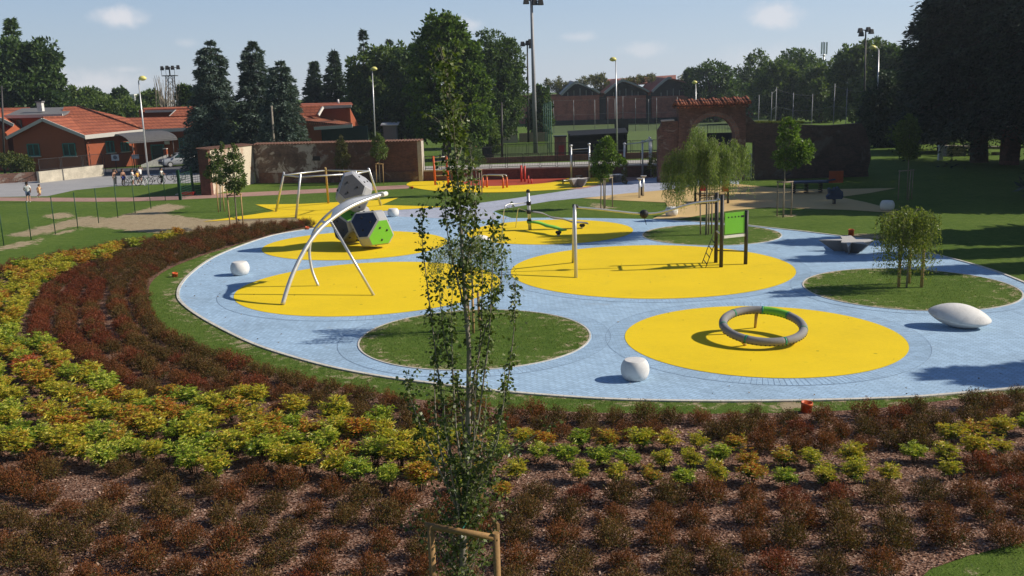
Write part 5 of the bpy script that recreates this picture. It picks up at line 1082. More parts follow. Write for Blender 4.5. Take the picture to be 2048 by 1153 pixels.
cr = thing('spring_platform', 'dark low spring platform with an orange back panel in the shade', 'play equipment', G(1612, 387)); MB().box((.1, 0, .72), (2.3, 1.0, .1)).build('platform', M_blueb, cr, bevel=.02)
for x in (-.8, 0, .9): sb = MB(); sb.tube([(x+.13*math.cos(a*.8), .13*math.sin(a*.8), .02+.64*a/40) for a in range(41)], .03, 6); sb.build('spring', M_dsteel, cr, fix=False)
MB().box((1.95, .25, .95), (.9, .06, .75)).build('panel', plain('dark_orange_panel', (.36, .07, .02), .6), cr); MB().bar((1.1, .2, .72), (1.9, .2, .8), .06, .1).build('arm', M_blueb, cr); MB().tube([(-1.2, 0, .7), (-1.3, 0, 1.2), (-1.0, 0, 1.3)], .05, 8).build('handle', M_dsteel, cr, fix=False)  # panel in a darker orange than the other orange parts
# ------------------------------------------------------------------ brick walls, gateway, railings
M_brick = brickmat('old_brick', (.20, .085, .055), (.11, .055, .042), (.16, .13, .11), patch=(.30, .25, .215), pthr=(.55, .64), pscale=.8)
M_brickr = brickmat('red_old_brick', (.21, .075, .05), (.12, .05, .036), (.15, .11, .09), patch=(.20, .14, .11), pthr=(.64, .72), pscale=.9)
M_plast = brickmat('pale_plaster', (.36, .20, .13), (.42, .27, .18), (.45, .38, .30), patch=(.66, .57, .44), pthr=(.40, .50), pscale=.45)
M_stain = brickmat('grey_plaster', (.19, .12, .095), (.12, .085, .07), (.17, .14, .12), patch=(.46, .41, .365), pthr=(.49, .56), pscale=.7, dirt=.6)
M_gateb = brickmat('gate_brick', (.20, .088, .062), (.105, .055, .042), (.165, .125, .10), patch=(.27, .205, .165), pthr=(.56, .64), pscale=1.0)
M_arch = brickmat('arch_brick', (.33, .13, .08), (.25, .10, .065), (.2, .15, .12), bs=(.12, .3)); M_tile = brickmat('roof_tiles', (.42, .15, .075), (.28, .09, .05), (.09, .04, .03), bs=(.25, .34), dirt=.35)
M_ctile = plain('old_coping_tiles', (.15, .075, .05), .9, var=.4, scale=3); M_coping = plain('stone_coping', (.47, .42, .37), .9, var=.25); M_iron = plain('dark_iron', (.028, .028, .03), .6)
def wall(name, label, a, b, h, th, m, h2=None, parts=None, cat='wall', out=-1, coping=True):
    a = Vector((a[0], a[1], 0)); b = Vector((b[0], b[1], 0)); d = b-a; L = d.length; rz = math.atan2(d.y, d.x); t_ = thing(name, label, cat, a, rz); h2 = h2 or h
    if parts is None: parts = [(0, L, m)]
    for x0, x1, mm in parts:
        za, zb = h+(h2-h)*x0/L, h+(h2-h)*x1/L; o = MB().prism([(x0, -.1), (x1, -.1), (x1, zb), (x0, za)], 0, th).build('wall_section', mm, t_)
    if coping:
        mb = MB(); n = max(2, int(L/.26))
        for k in range(n):                     # curved tiles on the wall head
            x = L*(k+.5)/n; z = h+(h2-h)*x/L; w_ = L/n*.47
            mb.add([(x-w_, -.12, z+.002), (x-w_*.5, -.12, z+.07), (x+w_*.5, -.12, z+.07), (x+w_, -.12, z+.002), (x-w_, th+.1, z+.10), (x-w_*.5, th+.1, z+.17), (x+w_*.5, th+.1, z+.17), (x+w_, th+.1, z+.10)], [(0, 1, 5, 4), (1, 2, 6, 5), (2, 3, 7, 6), (0, 3, 2, 1), (4, 5, 6, 7), (0, 4, 7, 3)])
        mb.build('tile_coping', M_ctile, t_)
    return t_, L
A0, A1, B1 = gp(423, 391), gp(511, 366.5), gp(846, 363.5); hA = 3.15
t_, L = wall('brick_wall', 'short sunlit wall with pale peeling plaster, running back from the green gate', A0, A1, 3.3, .75, M_plast, 3.12, [(0, .45, M_brickr), (.45, 10.2, M_plast)][:1]+[(.45, (Vector((A1.x, A1.y))-Vector((A0.x, A0.y))).length, M_plast)])
t_.scale = (1, 1, 1)
t_, L = wall('brick_wall', 'long shaded old wall, grey plaster at one end and red brick at the other', A1+Vector((0.02, .0, 0)), B1, 3.12, .6, M_brick, 3.18, [(0, 5.6, M_stain), (5.6, 10.2, M_brick), (10.2, (Vector((B1.x, B1.y))-Vector((A1.x, A1.y))).length-.35, M_brickr)])
MB().box((L-.17, .3, 1.55), (.34, .62, 3.3)).build('end_pier', M_coping, t_); MB().box((5.55, -.01, 1.95), (.62, .06, .36)).build('hole', M_black, t_)
MB().box((0, .0, .42), (.01, .01, .01)).build('plinth', M_brick, t_) if False else None
# dark plinth along the foot of the long wall
MB().box((L*.5, -.05, .38), (L-.8, .1, .9)).build('plinth', M_brick, t_)
# low retaining wall with railing
W0, W1 = gp(847, 363), gp(1318, 353.5)
t_, L = wall('retaining_wall', 'low dark brick wall with pale coping behind the gym surface', W0, W1, .78, .4, M_brickr, .86, coping=False)
MB().prism([(0, .785), (L, .865), (L, .955), (0, .875)], -.06, .5).build('coping', M_coping, t_)
def railing(name, label, a, b, z0, h, pitch=1.5, bar=.13, m=None, double=True, z1=None):
    a = Vector((a[0], a[1], 0)); b = Vector((b[0], b[1], 0)); d = b-a; L = d.length; t_ = thing(name, label, 'railing', a, math.atan2(d.y, d.x)); n = max(1, round(L/pitch)); p = L/n; m = m or M_iron; sl = ((z1 or z0)-z0)/L
    for k in range(n):
        x0, x1 = k*p+.07, (k+1)*p-.07; mb = MB(); zf = lambda x: z0+sl*x
        for zz in (.12, h-.02): mb.bar((x0, 0, zf(x0)+zz), (x1, 0, zf(x1)+zz), .04, .04)
        for x in (x0, x1): mb.bar((x, 0, zf(x)), (x, 0, zf(x)+h), .045, .045)
        nb = int((x1-x0)/bar)
        for q in range(1, nb): x = x0+(x1-x0)*q/nb; mb.bar((x, 0, zf(x)+.12), (x, 0, zf(x)+h-.02), .016, .016)
        mb.build('panel', m, t_, fix=False)
    return t_
railing('iron_railing', 'dark iron railing in panels on the low retaining wall', W0+Vector((.1, .22, 0)), W1+Vector((0, .22, 0)), .86, 1.12, 1.36, z1=.94)
Fz = 92
t_, L = wall('low_wall', 'low dark wall on the far side of the back street', gx(930, 91), gx(1345, 92), .55, .35, M_brickr, .6, coping=False)
railing('iron_railing', 'dark iron railing along the far side of the back street', gx(930, 91.2), gx(1345, 92.2), .6, 1.2, 2.0)
# gateway
Yg = 67.6
def zg(px, py): p = at(px, py, Yg); return (p.x-gx0.x, p.z)
gx0 = gx(1423, Yg); gt = thing('gateway', 'ruined brick gateway with an arched opening and a red tiled top', 'gateway', gx0)
xl, xr = at(1357, 280, Yg).x-gx0.x, at(1491, 280, Yg).x-gx0.x; ztop = at(1423, 216, Yg).z
ox0, ox1 = at(1384, 300, Yg).x-gx0.x, at(1470, 300, Yg).x-gx0.x; ocx = (ox0+ox1)/2; orad = (ox1-ox0)/2; zs = at(1427, 233, Yg).z-orad
arc = [(ocx+orad*math.cos(math.pi*k/20), zs+orad*math.sin(math.pi*k/20)) for k in range(21)]
poly_ = [(xl, -.1), (ox0, -.1)]+arc[::-1]+[(ox1, -.1), (xr, -.1), (xr+.02, ztop*.62), (xr-.05, ztop), (xl+.05, ztop), (xl-.03, ztop*.5)]
MB().prism(poly_, 0, 1.0).build('wall', M_gateb, gt)
ring = [(ocx+(orad+.32)*math.cos(math.pi*k/20), zs+(orad+.32)*math.sin(math.pi*k/20)) for k in range(21)]
mb = MB()
for k in range(20): mb.prism([arc[k], arc[k+1], ring[k+1], ring[k]], -.035, .02)
mb.build('arch_ring', M_arch, gt); MB().box(((xl+xr)/2, .5, ztop+.06), (xr-xl+.3, 1.3, .14)).build('cornice', M_gateb, gt)
mb = MB(); n = 24
for k in range(n):
    x = xl-.2+(xr-xl+.4)*(k+.5)/n; zz = ztop+.15+.06*math.sin(k*1.7)+.10*(k/n)
    mb.tube([(x, -.55, zz), (x, .5, zz+.38)], [.135, .115], 7)
    mb.tube([(x, 1.5, zz), (x, .52, zz+.38)], [.135, .115], 7)
mb.build('roof_tiles', M_tile, gt)
P_ = lambda pts, Y=Yg: [((at(x, y, Y).x-gx0.x), at(x, y, Y).z) for x, y in pts]
wl = thing('ruined_wall', 'broken stub of brick wall left of the gateway with a pale cap', 'wall', (gx0.x, Yg+.15, 0))
q = P_([(1317, 362), (1357, 362), (1357, 243), (1326, 244), (1324, 252), (1317, 262)]); q[0] = (q[0][0], -.1); q[1] = (q[1][0]-.01, -.1); MB().prism(q, 0, .7).build('wall_section', M_gateb, wl); c0 = P_([(1325, 244), (1349, 242.5)]); MB().bar((c0[0][0], .3, c0[0][1]+.06), (c0[1][0], .3, c0[1][1]+.06), .8, .1).build('cap', M_coping, wl)
wr_ = thing('ruined_wall', 'long ruined dark brick wall right of the gateway, topped with grass', 'wall', (gx0.x, Yg+.2, 0))
q = P_([(1491, 352), (1491, 232), (1502, 236), (1514, 252), (1516, 287), (1489.5, 287)])
q1 = P_([(1491, 286), (1491, 232), (1503, 236), (1514, 248), (1530, 247), (1600, 250), (1660, 252), (1700, 249), (1725, 247), (1734, 262), (1742, 290), (1744, 318), (1738, 340), (1740, 352), (1511, 352), (1511, 286)])
q1[-2] = (q1[-2][0], -.1); q1[-3] = (q1[-3][0], -.1); q1[0] = (q1[0][0]+.06, q1[0][1]); q1[1] = (q1[1][0]+.06, q1[1][1]); MB().prism(q1, 0, .7).build('wall_section', brickmat('tree_shade_brick', (.125, .07, .052), (.07, .046, .036), (.115, .09, .075), patch=(.15, .125, .10), pthr=(.54, .64), pscale=.6), wr_)  # brick darkened all over, the trees' shade painted into its colour
mb = MB(); Pq = []; Dq = []
for k in range(2600):
    u = rng.random(); x = at(1514+(1610-1514)*u, 248, Yg).x-gx0.x; z = at(1514+(1610-1514)*u, 248, Yg).z; Pq.append((x, rng.uniform(0, .7), z)); Dq.append((rng.normal(0, .4), rng.normal(0, .4), 1))
leaves('grass_top', np.array(Pq), np.array(Dq), .22, .03, leafmat('dry_wall_grass', [(.06, .09, .02), (.13, .16, .04), (.2, .2, .07)], .3, .7, 0), wr_)
ig = railing('iron_gate', 'pale barred gate in the small doorway beside the gateway', (at(1492, 300, Yg).x, Yg+.5), (at(1509, 300, Yg).x, Yg+.5), .1, 1.8, .8, .1, M_steel)
ga, gb = gx(1412, 80), gx(1476, 80); gr_ = railing('iron_gate', 'tall dark iron gate with a solid lower part seen through the brick arch', ga, gb, .05, at(1445, 250, 80).z, 3.0, .13)
L = (gb-ga).length; zz = at(1445, 266, 80).z; MB().box((L/2, .06, zz/2), (L-.1, .05, zz)).build('solid_panel', M_iron, gr_)
# stone ruins in the shade at the right
M_stone = brickmat('pale_stone', (.34, .29, .24), (.25, .21, .18), (.18, .15, .13), bs=(.5, .25))
sr = thing('stone_ruin', 'low stone ruin with sunlit gaps between the cedar trunks', 'ruin', gx(1960, 84)); o0 = gx(1960, 84)
for x0, x1, y0, y1 in ((1888, 1930, 292, 326), (1938, 1972, 298, 330), (1985, 2000, 305, 336), (2012, 2032, 300, 338)):
    a, b = at(x0, y1, 84), at(x1, y0, 84); MB().box(((a.x+b.x)/2-o0.x, 0, (b.z)/2), (b.x-a.x, .8, b.z)).build('block', M_stone, sr)
a, b = at(1890, 296, 84), at(2035, 299, 84); MB().bar(a-o0+Vector((0, 0, .1)), b-o0+Vector((0, 0, .1)), 1.2, .22).build('lintel', M_stone, sr)
rk = thing('brick_pillar', 'broad shaded brick pillar near the right edge behind the cedar', 'pillar', gx(2018, 74)); MB().box((0, 0, 1.5), (1.1, 1.0, 3.0)).build('shaft', M_brickr, rk); MB().box((0, 0, 3.05), (1.25, 1.15, .12)).build('cap', M_coping, rk)
sm_ = thing('stone_marker', 'narrow pale stone post at the foot of the huge cedar', 'post', gx(1880, 80)); MB().box((0, 0, .55), (.35, .3, 1.1), top=.85).build('shaft', M_conc, sm_); MB().box((0, 0, 1.2), (.42, .36, .2)).build('cap', M_conc, sm_)

# ------------------------------------------------------------------ wire fence of green posts, green gate
M_gpost = plain('green_post', (.012, .06, .028), .5); M_wire = plain('green_wire', (.03, .09, .05), .6)
ff = [(8, 492), (62.5, 480.5), (111, 469), (156, 457.5), (197.5, 446.5), (236, 436), (270.5, 427), (302, 418), (331, 402)]
ft = [442, 400, 391, 383.5, 375.5, 368, 360, 353, 338]
wf = thing('wire_fence', 'row of thin dark green fence posts with wires across the left lawn', 'fence', gp(*ff[0])); o0 = gp(*ff[0]); TP = []
ex = gp(8, 492)+(gp(8, 492)-gp(62.5, 480.5))
Fp = [ex]+[gp(*f) for f in ff]
for p in Fp: MB().tube([p-o0-Vector((0, 0, .1)), p-o0+Vector((0, 0, 2.03))], .026, 8).build('post', M_gpost, wf)
mb = MB()
for a, b in zip(Fp, Fp[1:]):
    for z in (.1, .5, 1.0, 1.5, 1.95): mb.tube([a-o0+Vector((0, 0, z)), b-o0+Vector((0, 0, z))], .0022, 3, caps=False)
mb.build('wires', M_wire, wf, fix=False)
ggp = [gp(361, 400.5), gp(387, 391.5), gp(409, 388)]; o0 = ggp[0]; gg = thing('green_gate', 'dark green steel gate with wide posts beside the pale wall end', 'gate', o0)
for p, r in zip(ggp, (.085, .06, .075)): MB().box(tuple(p-o0+Vector((0, 0, 1.05))), (r*2, r*2, 2.15)).build('post', M_gpost, gg)
for a, b in zip(ggp, ggp[1:]):
    mb = MB(); a, b = a-o0, b-o0; n = 11
    for k in range(n): mb.bar(a+Vector((0, 0, .15+.165*k)), b+Vector((0, 0, .15+.165*k)), .018, .03)
    for u in (.1, .3, .5, .7, .9): p = a.lerp(b, u); mb.bar(p+Vector((0, 0, .12)), p+Vector((0, 0, 1.85)), .012, .012)
    mb.build('panel', M_gpost, gg, fix=False)
c = gp(377, 392); tb = thing('barrow', 'small red barrow lying by the green gate', 'barrow', c); MB().box((0, 0, .18), (.8, .4, .22), top=1.25).build('tray', M_redp, tb, bevel=.03); MB().tube([(-.4, .1, .2), (-1.0, .15, .1)], .03, 6).build('handle', M_white, tb); MB().tube([(.45, -.06, .12), (.45, .06, .12)], .12, 12).build('wheel', M_black, tb)

# ------------------------------------------------------------------ lamps, masts
M_lamp = plain('lamp_glass', (.80, .72, .22), .35, var=.05)
def lamp(label, Y, pb, top, head, side):
    b = gx(pb, Y); h = hgt(b, top[1]); t_ = thing('street_lamp', label, 'street lamp', b, group='tall street lamps'); tp = at(top[0], top[1], Y)-b; hp = at(head[0], head[1], Y)-b
    MB().tube([(0, 0, 0), tp*.5, tp], [.085, .07, .05], 10).build('pole', M_steel, t_, fix=False); MB().tube([tp, tp.lerp(hp, .6)+Vector((0, 0, .22)), hp], .05, 8).build('arm', M_steel, t_, fix=False)
    MB().lathe([(.05, .22), (.22, .18), (.36, .02), (.34, -.10), (.15, -.2), (.02, -.22)], tuple(hp), 16, sy=.8).build('lamp_head', M_lamp, t_); return t_
lamp('street lamp before the red house, with a pale yellow head', 86, 297.5, (277, 163), (285, 157), 1); lamp('street lamp before the dark grove behind the long brick wall', 104, 752, (744.5, 143), (748, 138), 1); lamp('street lamp before the ruined sheds with its head turned left', 96, 1234.5, (1231.5, 123), (1226, 119), -1); lamp('street lamp with a striped lower pole in front of the dark trees at the right', 98, 1753, (1757.5, 100), (1745, 95), -1)
lamp('small distant street lamp between the last shed and the gateway', 125, 1392, (1391.5, 168), (1389, 165), -1)
def mast(label, Y, pb, top, heads, r=.2, m=None):
    b = gx(pb, Y); t_ = thing('floodlight_mast', label, 'floodlight', b); tp = at(top[0], top[1], Y)-b; MB().tube([(0, 0, 0), tp*.5, tp], [r, r*.8, r*.55], 12).build('pole', m or M_steel, t_, fix=False)
    xs = [at(x, y, Y)-b for x, y in heads]; MB().tube([xs[0], xs[-1]], .07, 8).build('crossarm', M_dsteel, t_, fix=False)
    for p in xs: mb = MB(); mb.box(tuple(p+Vector((0, -.1, -.1))), (.62, .5, .62), rz=.2, top=.7); mb.build('floodlight', M_dsteel, t_, bevel=.04)
mast('thick pale grey floodlight mast rising out of the top of the view', 104, 1071.5, (1062.5, -8), [(1052, 1), (1069, 3), (1081, 3)], .26, plain('mast_grey', (.30, .30, .31), .6, .2)); mast('thinner dark floodlight mast just left of the thick one', 128, 1057, (1054.5, 84), [(1045, 87), (1055, 85), (1060, 82), (1062, 91)], .16, M_dsteel); mast('dark floodlight mast with two pairs of lamps above the trees at the right', 126, 1727, (1731.5, 62), [(1720, 60), (1722, 67), (1736, 58), (1742, 62)], .17, M_dsteel)
# lattice tower
Yt = 140; b = gx(348, Yt); lt = thing('floodlight_tower', 'lattice floodlight tower with four lamps and a platform behind the red house', 'floodlight', b); mb = MB(); s = pxs(Yt); zt = at(340, 152, Yt); C4 = [(-1, -1), (1, -1), (1, 1), (-1, 1)]
w0, w1 = .9, .45; tp = zt-b
def lp(k, u): return Vector((C4[k][0]*(w0+(w1-w0)*u)+tp.x*u, C4[k][1]*(w0+(w1-w0)*u), tp.z*u))
for k in range(4): mb.tube([lp(k, 0), lp(k, 1)], .07, 6)
for i_ in range(12):
    for k in range(4): mb.tube([lp(k, i_/12), lp((k+1) % 4, (i_+1)/12)], .03, 4, 0, False); mb.tube([lp(k, i_/12), lp((k+1) % 4, i_/12)], .03, 4, 0, False)
mb.build('lattice', M_dsteel, lt, fix=False); MB().box(tuple(tp), (1.9, 1.5, .12)).build('platform', M_dsteel, lt); mb = MB()
for x in (-.95, -.3, .3, .95): mb.tube([tp+Vector((x, -.7, 0)), tp+Vector((x, -.7, 1.1))], .03, 5)
mb.tube([tp+Vector((-.95, -.7, 1.1)), tp+Vector((.95, -.7, 1.1))], .03, 5); mb.tube([tp, tp+Vector((0, 0, 1.3))], .1, 6); mb.build('guard_rail', M_dsteel, lt, fix=False)
hd = [at(x, y, Yt)-b for x, y in ((324, 137), (334, 136), (345, 136), (356, 135))]; MB().tube([hd[0], hd[-1]], .05, 6).build('crossarm', M_dsteel, lt, fix=False)
for p in hd: MB().box(tuple(p), (.55, .5, .6), rz=.3, top=.75).build('floodlight', M_dsteel, lt, bevel=.04)
Yc = 210; b = gx(1646, Yc); ct = thing('telecom_mast', 'distant telecom mast with tall white panel antennas', 'mast', b); tp = at(1648, 84, Yc)-b; MB().tube([(0, 0, 0), tp], [.3, .16], 8).build('pole', M_steel, ct, fix=False)
for x in (-.42, 0, .42): MB().box((tp.x+x*1.3, -.3, tp.z-1.4), (.32, .2, 2.6)).build('antenna', M_white, ct); MB().box((tp.x+x, -.2, tp.z-4.2), (.25, .2, 1.0)).build('antenna', M_steel, ct)
mb = MB(); mb.lathe([(.7, -.05), (.7, .05)], (tp.x, 0, tp.z-2.9), 12); mb.build('platform', M_steel, ct)
# timber and utility poles
for lb, Y, pb, top in (('leaning pale utility pole between the middle and right blue cedars', 88, 551.5, (543, 212)), ('slim dark utility pole right of the tall plane tree', 96, 1004.5, (1003, 205)), ('thin leaning pole at the left edge over the grey roof', 96, 10, (3, 172))):
    b = gx(pb, Y); t_ = thing('utility_pole', lb, 'pole', b); tp = at(*top, Y)-b; MB().tube([(0, 0, 0), tp], [.13, .09], 8).build('pole', M_barkl if 'pale' in lb else M_dsteel, t_, fix=False); MB().tube([tp+Vector((-.3, 0, -.3)), tp+Vector((.3, 0, -.3))], .03, 6).build('crossarm', M_dsteel, t_, fix=False)
# ball stop fences
M_wsteel = plain('weathered_steel', (.33, .33, .33), .6, .2, var=.2)
def stopfence(label, lst, wires, net=None):
    Y0 = lst[0][1]; b = gx(lst[0][0], Y0); t_ = thing('ball_stop_fence', label, 'fence', b); T = []
    for pb, Y, ty in lst:
        p = gx(pb, Y); z = hgt(p, ty); T.append((p-b, z)); MB().tube([p-b, p-b+Vector((0, 0, z))], .042, 6).build('post', M_wsteel if net is None else M_gnet, t_, fix=False)
    mb = MB()
    for (p, z), (q, z2) in zip(T, T[1:]):
        for u in wires: mb.tube([p+Vector((0, 0, z*u)), q+Vector((0, 0, z2*u))], .012, 3, 0, False)
    mb.build('wires', M_wsteel if net is None else M_gnet, t_, fix=False)
    if net:
        for (p, z), (q, z2) in zip(T, T[1:]): MB().add([p, q, q+Vector((0, 0, z2)), p+Vector((0, 0, z))], [(0, 1, 2, 3)]).build('net', net, t_, fix=False)
    return t_
M_gnet = plain('green_net_post', (.10, .22, .17), .6)
def netmat():
    m, t, out = nt('green_net'); p = nd(t, 'ShaderNodeBsdfPrincipled'); p.inputs['Base Color'].default_value = (.07, .15, .11, 1); p.inputs['Roughness'].default_value = .9
    tr = nd(t, 'ShaderNodeBsdfTransparent'); mx = nd(t, 'ShaderNodeMixShader'); mx.inputs[0].default_value = .42; t.links.new(tr.outputs[0], mx.inputs[1]); t.links.new(p.outputs[0], mx.inputs[2]); t.links.new(mx.outputs[0], out.inputs[0]); return m
stopfence('tall green netting on green posts along the near side of the pitch', [(1104, 97, 203), (1100, 104, 205), (1096, 112, 207), (1092, 121, 208), (1088, 130, 209), (1085, 140, 210)], (.5, 1), netmat())
stopfence('row of tall thin steel posts with wires before the ruined sheds', [(1108, 154, 202), (1148, 154, 201), (1190, 154, 200), (1216, 153, 196), (1230, 153, 198), (1246, 152, 193), (1271, 152, 197), (1297, 152, 199), (1313, 152, 196), (1354, 152, 194)], (.55, 1))
stopfence('row of tall thin steel posts with wires beyond the ruined wall at the right', [(1541, 118, 184), (1550, 121, 175), (1584, 118, 186), (1622, 118, 188), (1665, 110, 168), (1690, 112, 177), (1745, 114, 182)], (.62, .96))
stopfence('tripod braced steel post beyond the gateway', [(1516, 120, 190), (1524, 118, 242)], ())
# dugout, red hut, bins beyond the back street
Yd = 98; b = gx(1195, Yd); dg = thing('dugout', 'long black dugout shelter beside the pitch', 'shelter', b); s = pxs(Yd); M_blk = plain('black_sheet', (.012, .012, .014), .7)
hx = 58*s; MB().slab([(-hx, -1.2, 2.2), (hx, -1.2, 2.35), (hx, .9, 2.75), (-hx, .9, 2.6)], .12).build('roof', M_blk, dg); MB().box((0, .9, 1.25), (2*hx-.1, .08, 2.5)).build('back_panel', M_blk, dg)
for x in (-hx+.1, hx-.1): MB().box((x, -.1, 1.2), (.08, 1.9, 2.3)).build('side_panel', M_blk, dg)
MB().box((0, .3, .45), (2*hx-.5, .5, .1)).build('bench', M_mgrey, dg)
b = gx(1241, 96); st_ = thing('scoreboard', 'tall black board behind the dugout by the lamp post', 'board', gx(1243, 150)); MB().box((0, 0, at(1243, 252, 150).z), (2.2, .2, 2.2)).build('board', M_blk, st_); MB().box((0, .1, 1.0), (.2, .2, 2.4)).build('post', M_blk, st_)
M_hb_ = brickmat('hut_brick', (.38, .14, .09), (.32, .11, .08), (.28, .18, .14)); b = gx(1121, 97.5); kh = thing('brick_hut', 'small reddish brick hut with a dark flat roof beside the dugout', 'hut', b); MB().box((0, 0, 1.05), (1.15, 1.1, 2.1)).build('wall', M_hb_, kh); MB().box((0, 0, 2.15), (1.35, 1.3, .12)).build('roof', M_dsteel, kh); MB().box((.08, -.57, .72), (.62, .04, 1.0)).build('door', M_redp, kh)
b = gx(972, 112); rb = thing('red_box', 'dark red cabinet standing on the red court', 'cabinet', b); MB().box((0, 0, .8), (.8, .8, 1.6)).build('body', M_redp, rb, bevel=.03); MB().box((0, 0, 1.65), (.9, .9, .1)).build('lid', M_dsteel, rb)
b = gx(975, 95); kb_ = thing('black_bin', 'black container at the far side of the back street', 'bin', b); MB().box((0, 0, .65), (.9, .8, 1.3), top=1.08).build('body', M_blk, kb_, bevel=.03); MB().box((0, 0, 1.34), (1.0, .9, .08)).build('lid', M_dsteel, kb_)
sg_ = thing('shed', 'low grey shed roof showing above the brick wall in the dark grove', 'shed', gx(783, 118)); MB().box((0, 0, 1.6), (1.6, 1.5, 3.2)).build('wall', M_mgrey, sg_); MB().slab([(-1.1, -1, 3.2), (1.1, -1, 3.2), (1.1, 1, 3.5), (-1.1, 1, 3.5)], .08).build('roof', M_white, sg_)
mw = thing('mural_wall', 'pale wall with faded grey marks at the end of the lawn beside the thin pole', 'wall', gx(1020, 128)); MB().box((0, 0, 1.5), (2.1, .3, 3.0)).build('wall', plain('pale_wall', (.52, .45, .38), .9, var=.45, scale=1.5), mw); MB().box((3.3, 1, .6), (4, .3, 1.2)).build('side_wall', plain('tan_wall', (.45, .34, .24), .9), mw)

# ------------------------------------------------------------------ ruined sheds beyond the pitch
Yh = 186; o0 = gx(1245, Yh); hg = thing('ruined_sheds', 'row of ruined brick industrial sheds with broken curved concrete roofs', 'building', o0); M_hb = brickmat('shed_brick', (.56, .155, .095), (.48, .13, .085), (.34, .19, .15), bs=(.5, .2)); M_rcon = plain('broken_concrete', (.44, .42, .40), .9, var=.35, scale=.5); M_dkroof = plain('dark_gable', (.06, .052, .05), .9, var=.5, scale=.6); M_rtile = plain('red_shed_roof', (.30, .12, .085), .9, var=.35, scale=.7)
L_ = lambda px, py, dy=0: at(px, py, Yh+dy)-o0
for x0, x1 in ((1103, 1199), (1214, 1292), (1304, 1390)):
    a, b = L_(x0, 245), L_(x1, 240); zt = L_((x0+x1)/2, 192).z; MB().box(((a.x+b.x)/2, 1, zt/2), (b.x-a.x, 2, zt)).build('wall', M_hb, hg)
a, b = L_(1100, 240), L_(1392, 240); MB().box(((a.x+b.x)/2, 2.2, L_(1245, 193).z/2), (b.x-a.x, 1.8, L_(1245, 193).z)).build('recess_wall', M_dkroof, hg)
a, b = L_(1085, 240), L_(1395, 235); MB().box(((a.x+b.x)/2, -.6, L_(1245, 238).z/2), (b.x-a.x, .3, L_(1245, 238).z)).build('fence_screen', plain('dark_green_screen', (.012, .022, .020), .9), hg)
for k, (xa, ya, xp, yp, xb, yb) in enumerate(((1122, 190, 1152, 164, 1199, 186), (1208, 187, 1244, 161, 1297, 184), (1303, 184, 1336, 156, 1392, 172))):
    A_, P1, B_ = L_(xa, ya), L_(xp, yp), L_(xb, yb)
    def cv(u, dz=0, dy=0): p = A_.lerp(P1, u/.45) if u < .45 else P1.lerp(B_, (u-.45)/.55); s_ = -.18*math.sin(math.pi*(u/.45 if u < .45 else (u-.45)/.55)); return Vector((p.x, dy, p.z-s_+dz))
    N = 16; rf = MB(); us = [q/N for q in range(N+1)]
    for q in range(N):
        a, b = cv(us[q], .0, -.5), cv(us[q+1], 0, -.5); c_, d_ = cv(us[q+1], .5, 16), cv(us[q], .5, 16); rf.slab([a, b, c_, d_], .25)
    rf.build('roof', M_rtile if k else M_rcon, hg); rb = MB()
    for q in range(N):
        if us[q] < .5 or k == 2 and us[q] > .9 or k == 0 and us[q] > .75 or k == 1: rb.bar(cv(us[q], .02, -.8), cv(us[q+1], .02, -.8), .8, .42 if us[q] < .45 else .3)
    rb.build('roof_rib', M_rcon, hg); gb = MB(); zb = L_((xa+xb)/2, 194).z; gb.prism([(cv(u).x, cv(u).z-.3) for u in us]+[(B_.x, zb), (A_.x, zb)], .6, 1.2); gb.build('gable', M_dkroof, hg)
    pn = MB(); c_ = (A_.x+B_.x)/2
    for q in range(5): x = c_-2.4+1.2*q; pn.bar((x, .5, zb), (x, .5, zb+1.6-abs(q-2)*.35), .12, .12)
    pn.build('mullions', M_rcon, hg)
a, b, c_, d_ = L_(1208, 162, 26), L_(1352, 153, 26), L_(1352, 166, 14), L_(1208, 174, 14); MB().slab([a, b, c_, d_], .3).build('rear_roof', M_rtile, hg); MB().box((0, 20, 3), (60, 8, 6)).build('rear_wall', M_hb, hg)
for k, (x, y, rx, ry) in enumerate(((1106, 170, 16, 10), (1124, 176, 13, 9), (1182, 163, 26, 6), (1204, 174, 13, 11), (1196, 157, 14, 6), (1268, 163, 22, 5), (1288, 158, 20, 5), (1376, 161, 18, 8))):
    tree('roof_bush', ['grey green bush at the left end of the ruined sheds', 'bush growing in the first roof valley of the sheds', 'wide scrubby bush over the left shed roof', 'bush hanging down between the left and middle sheds', 'ragged top of the scrub over the left shed roof', 'scrub on the middle shed roof', 'scrub between the middle and right roofs', 'scrub at the right end of the shed roofs'][k], Yh+9, x, [(x, y, rx, ry), (x-rx*.6, y+1, rx*.5, ry*1.3), (x+rx*.7, y-2, rx*.3, ry*1.25)], 800, .55, .2, 'scrub', .05, 400+k, None, 'bush', .5, nl=3)
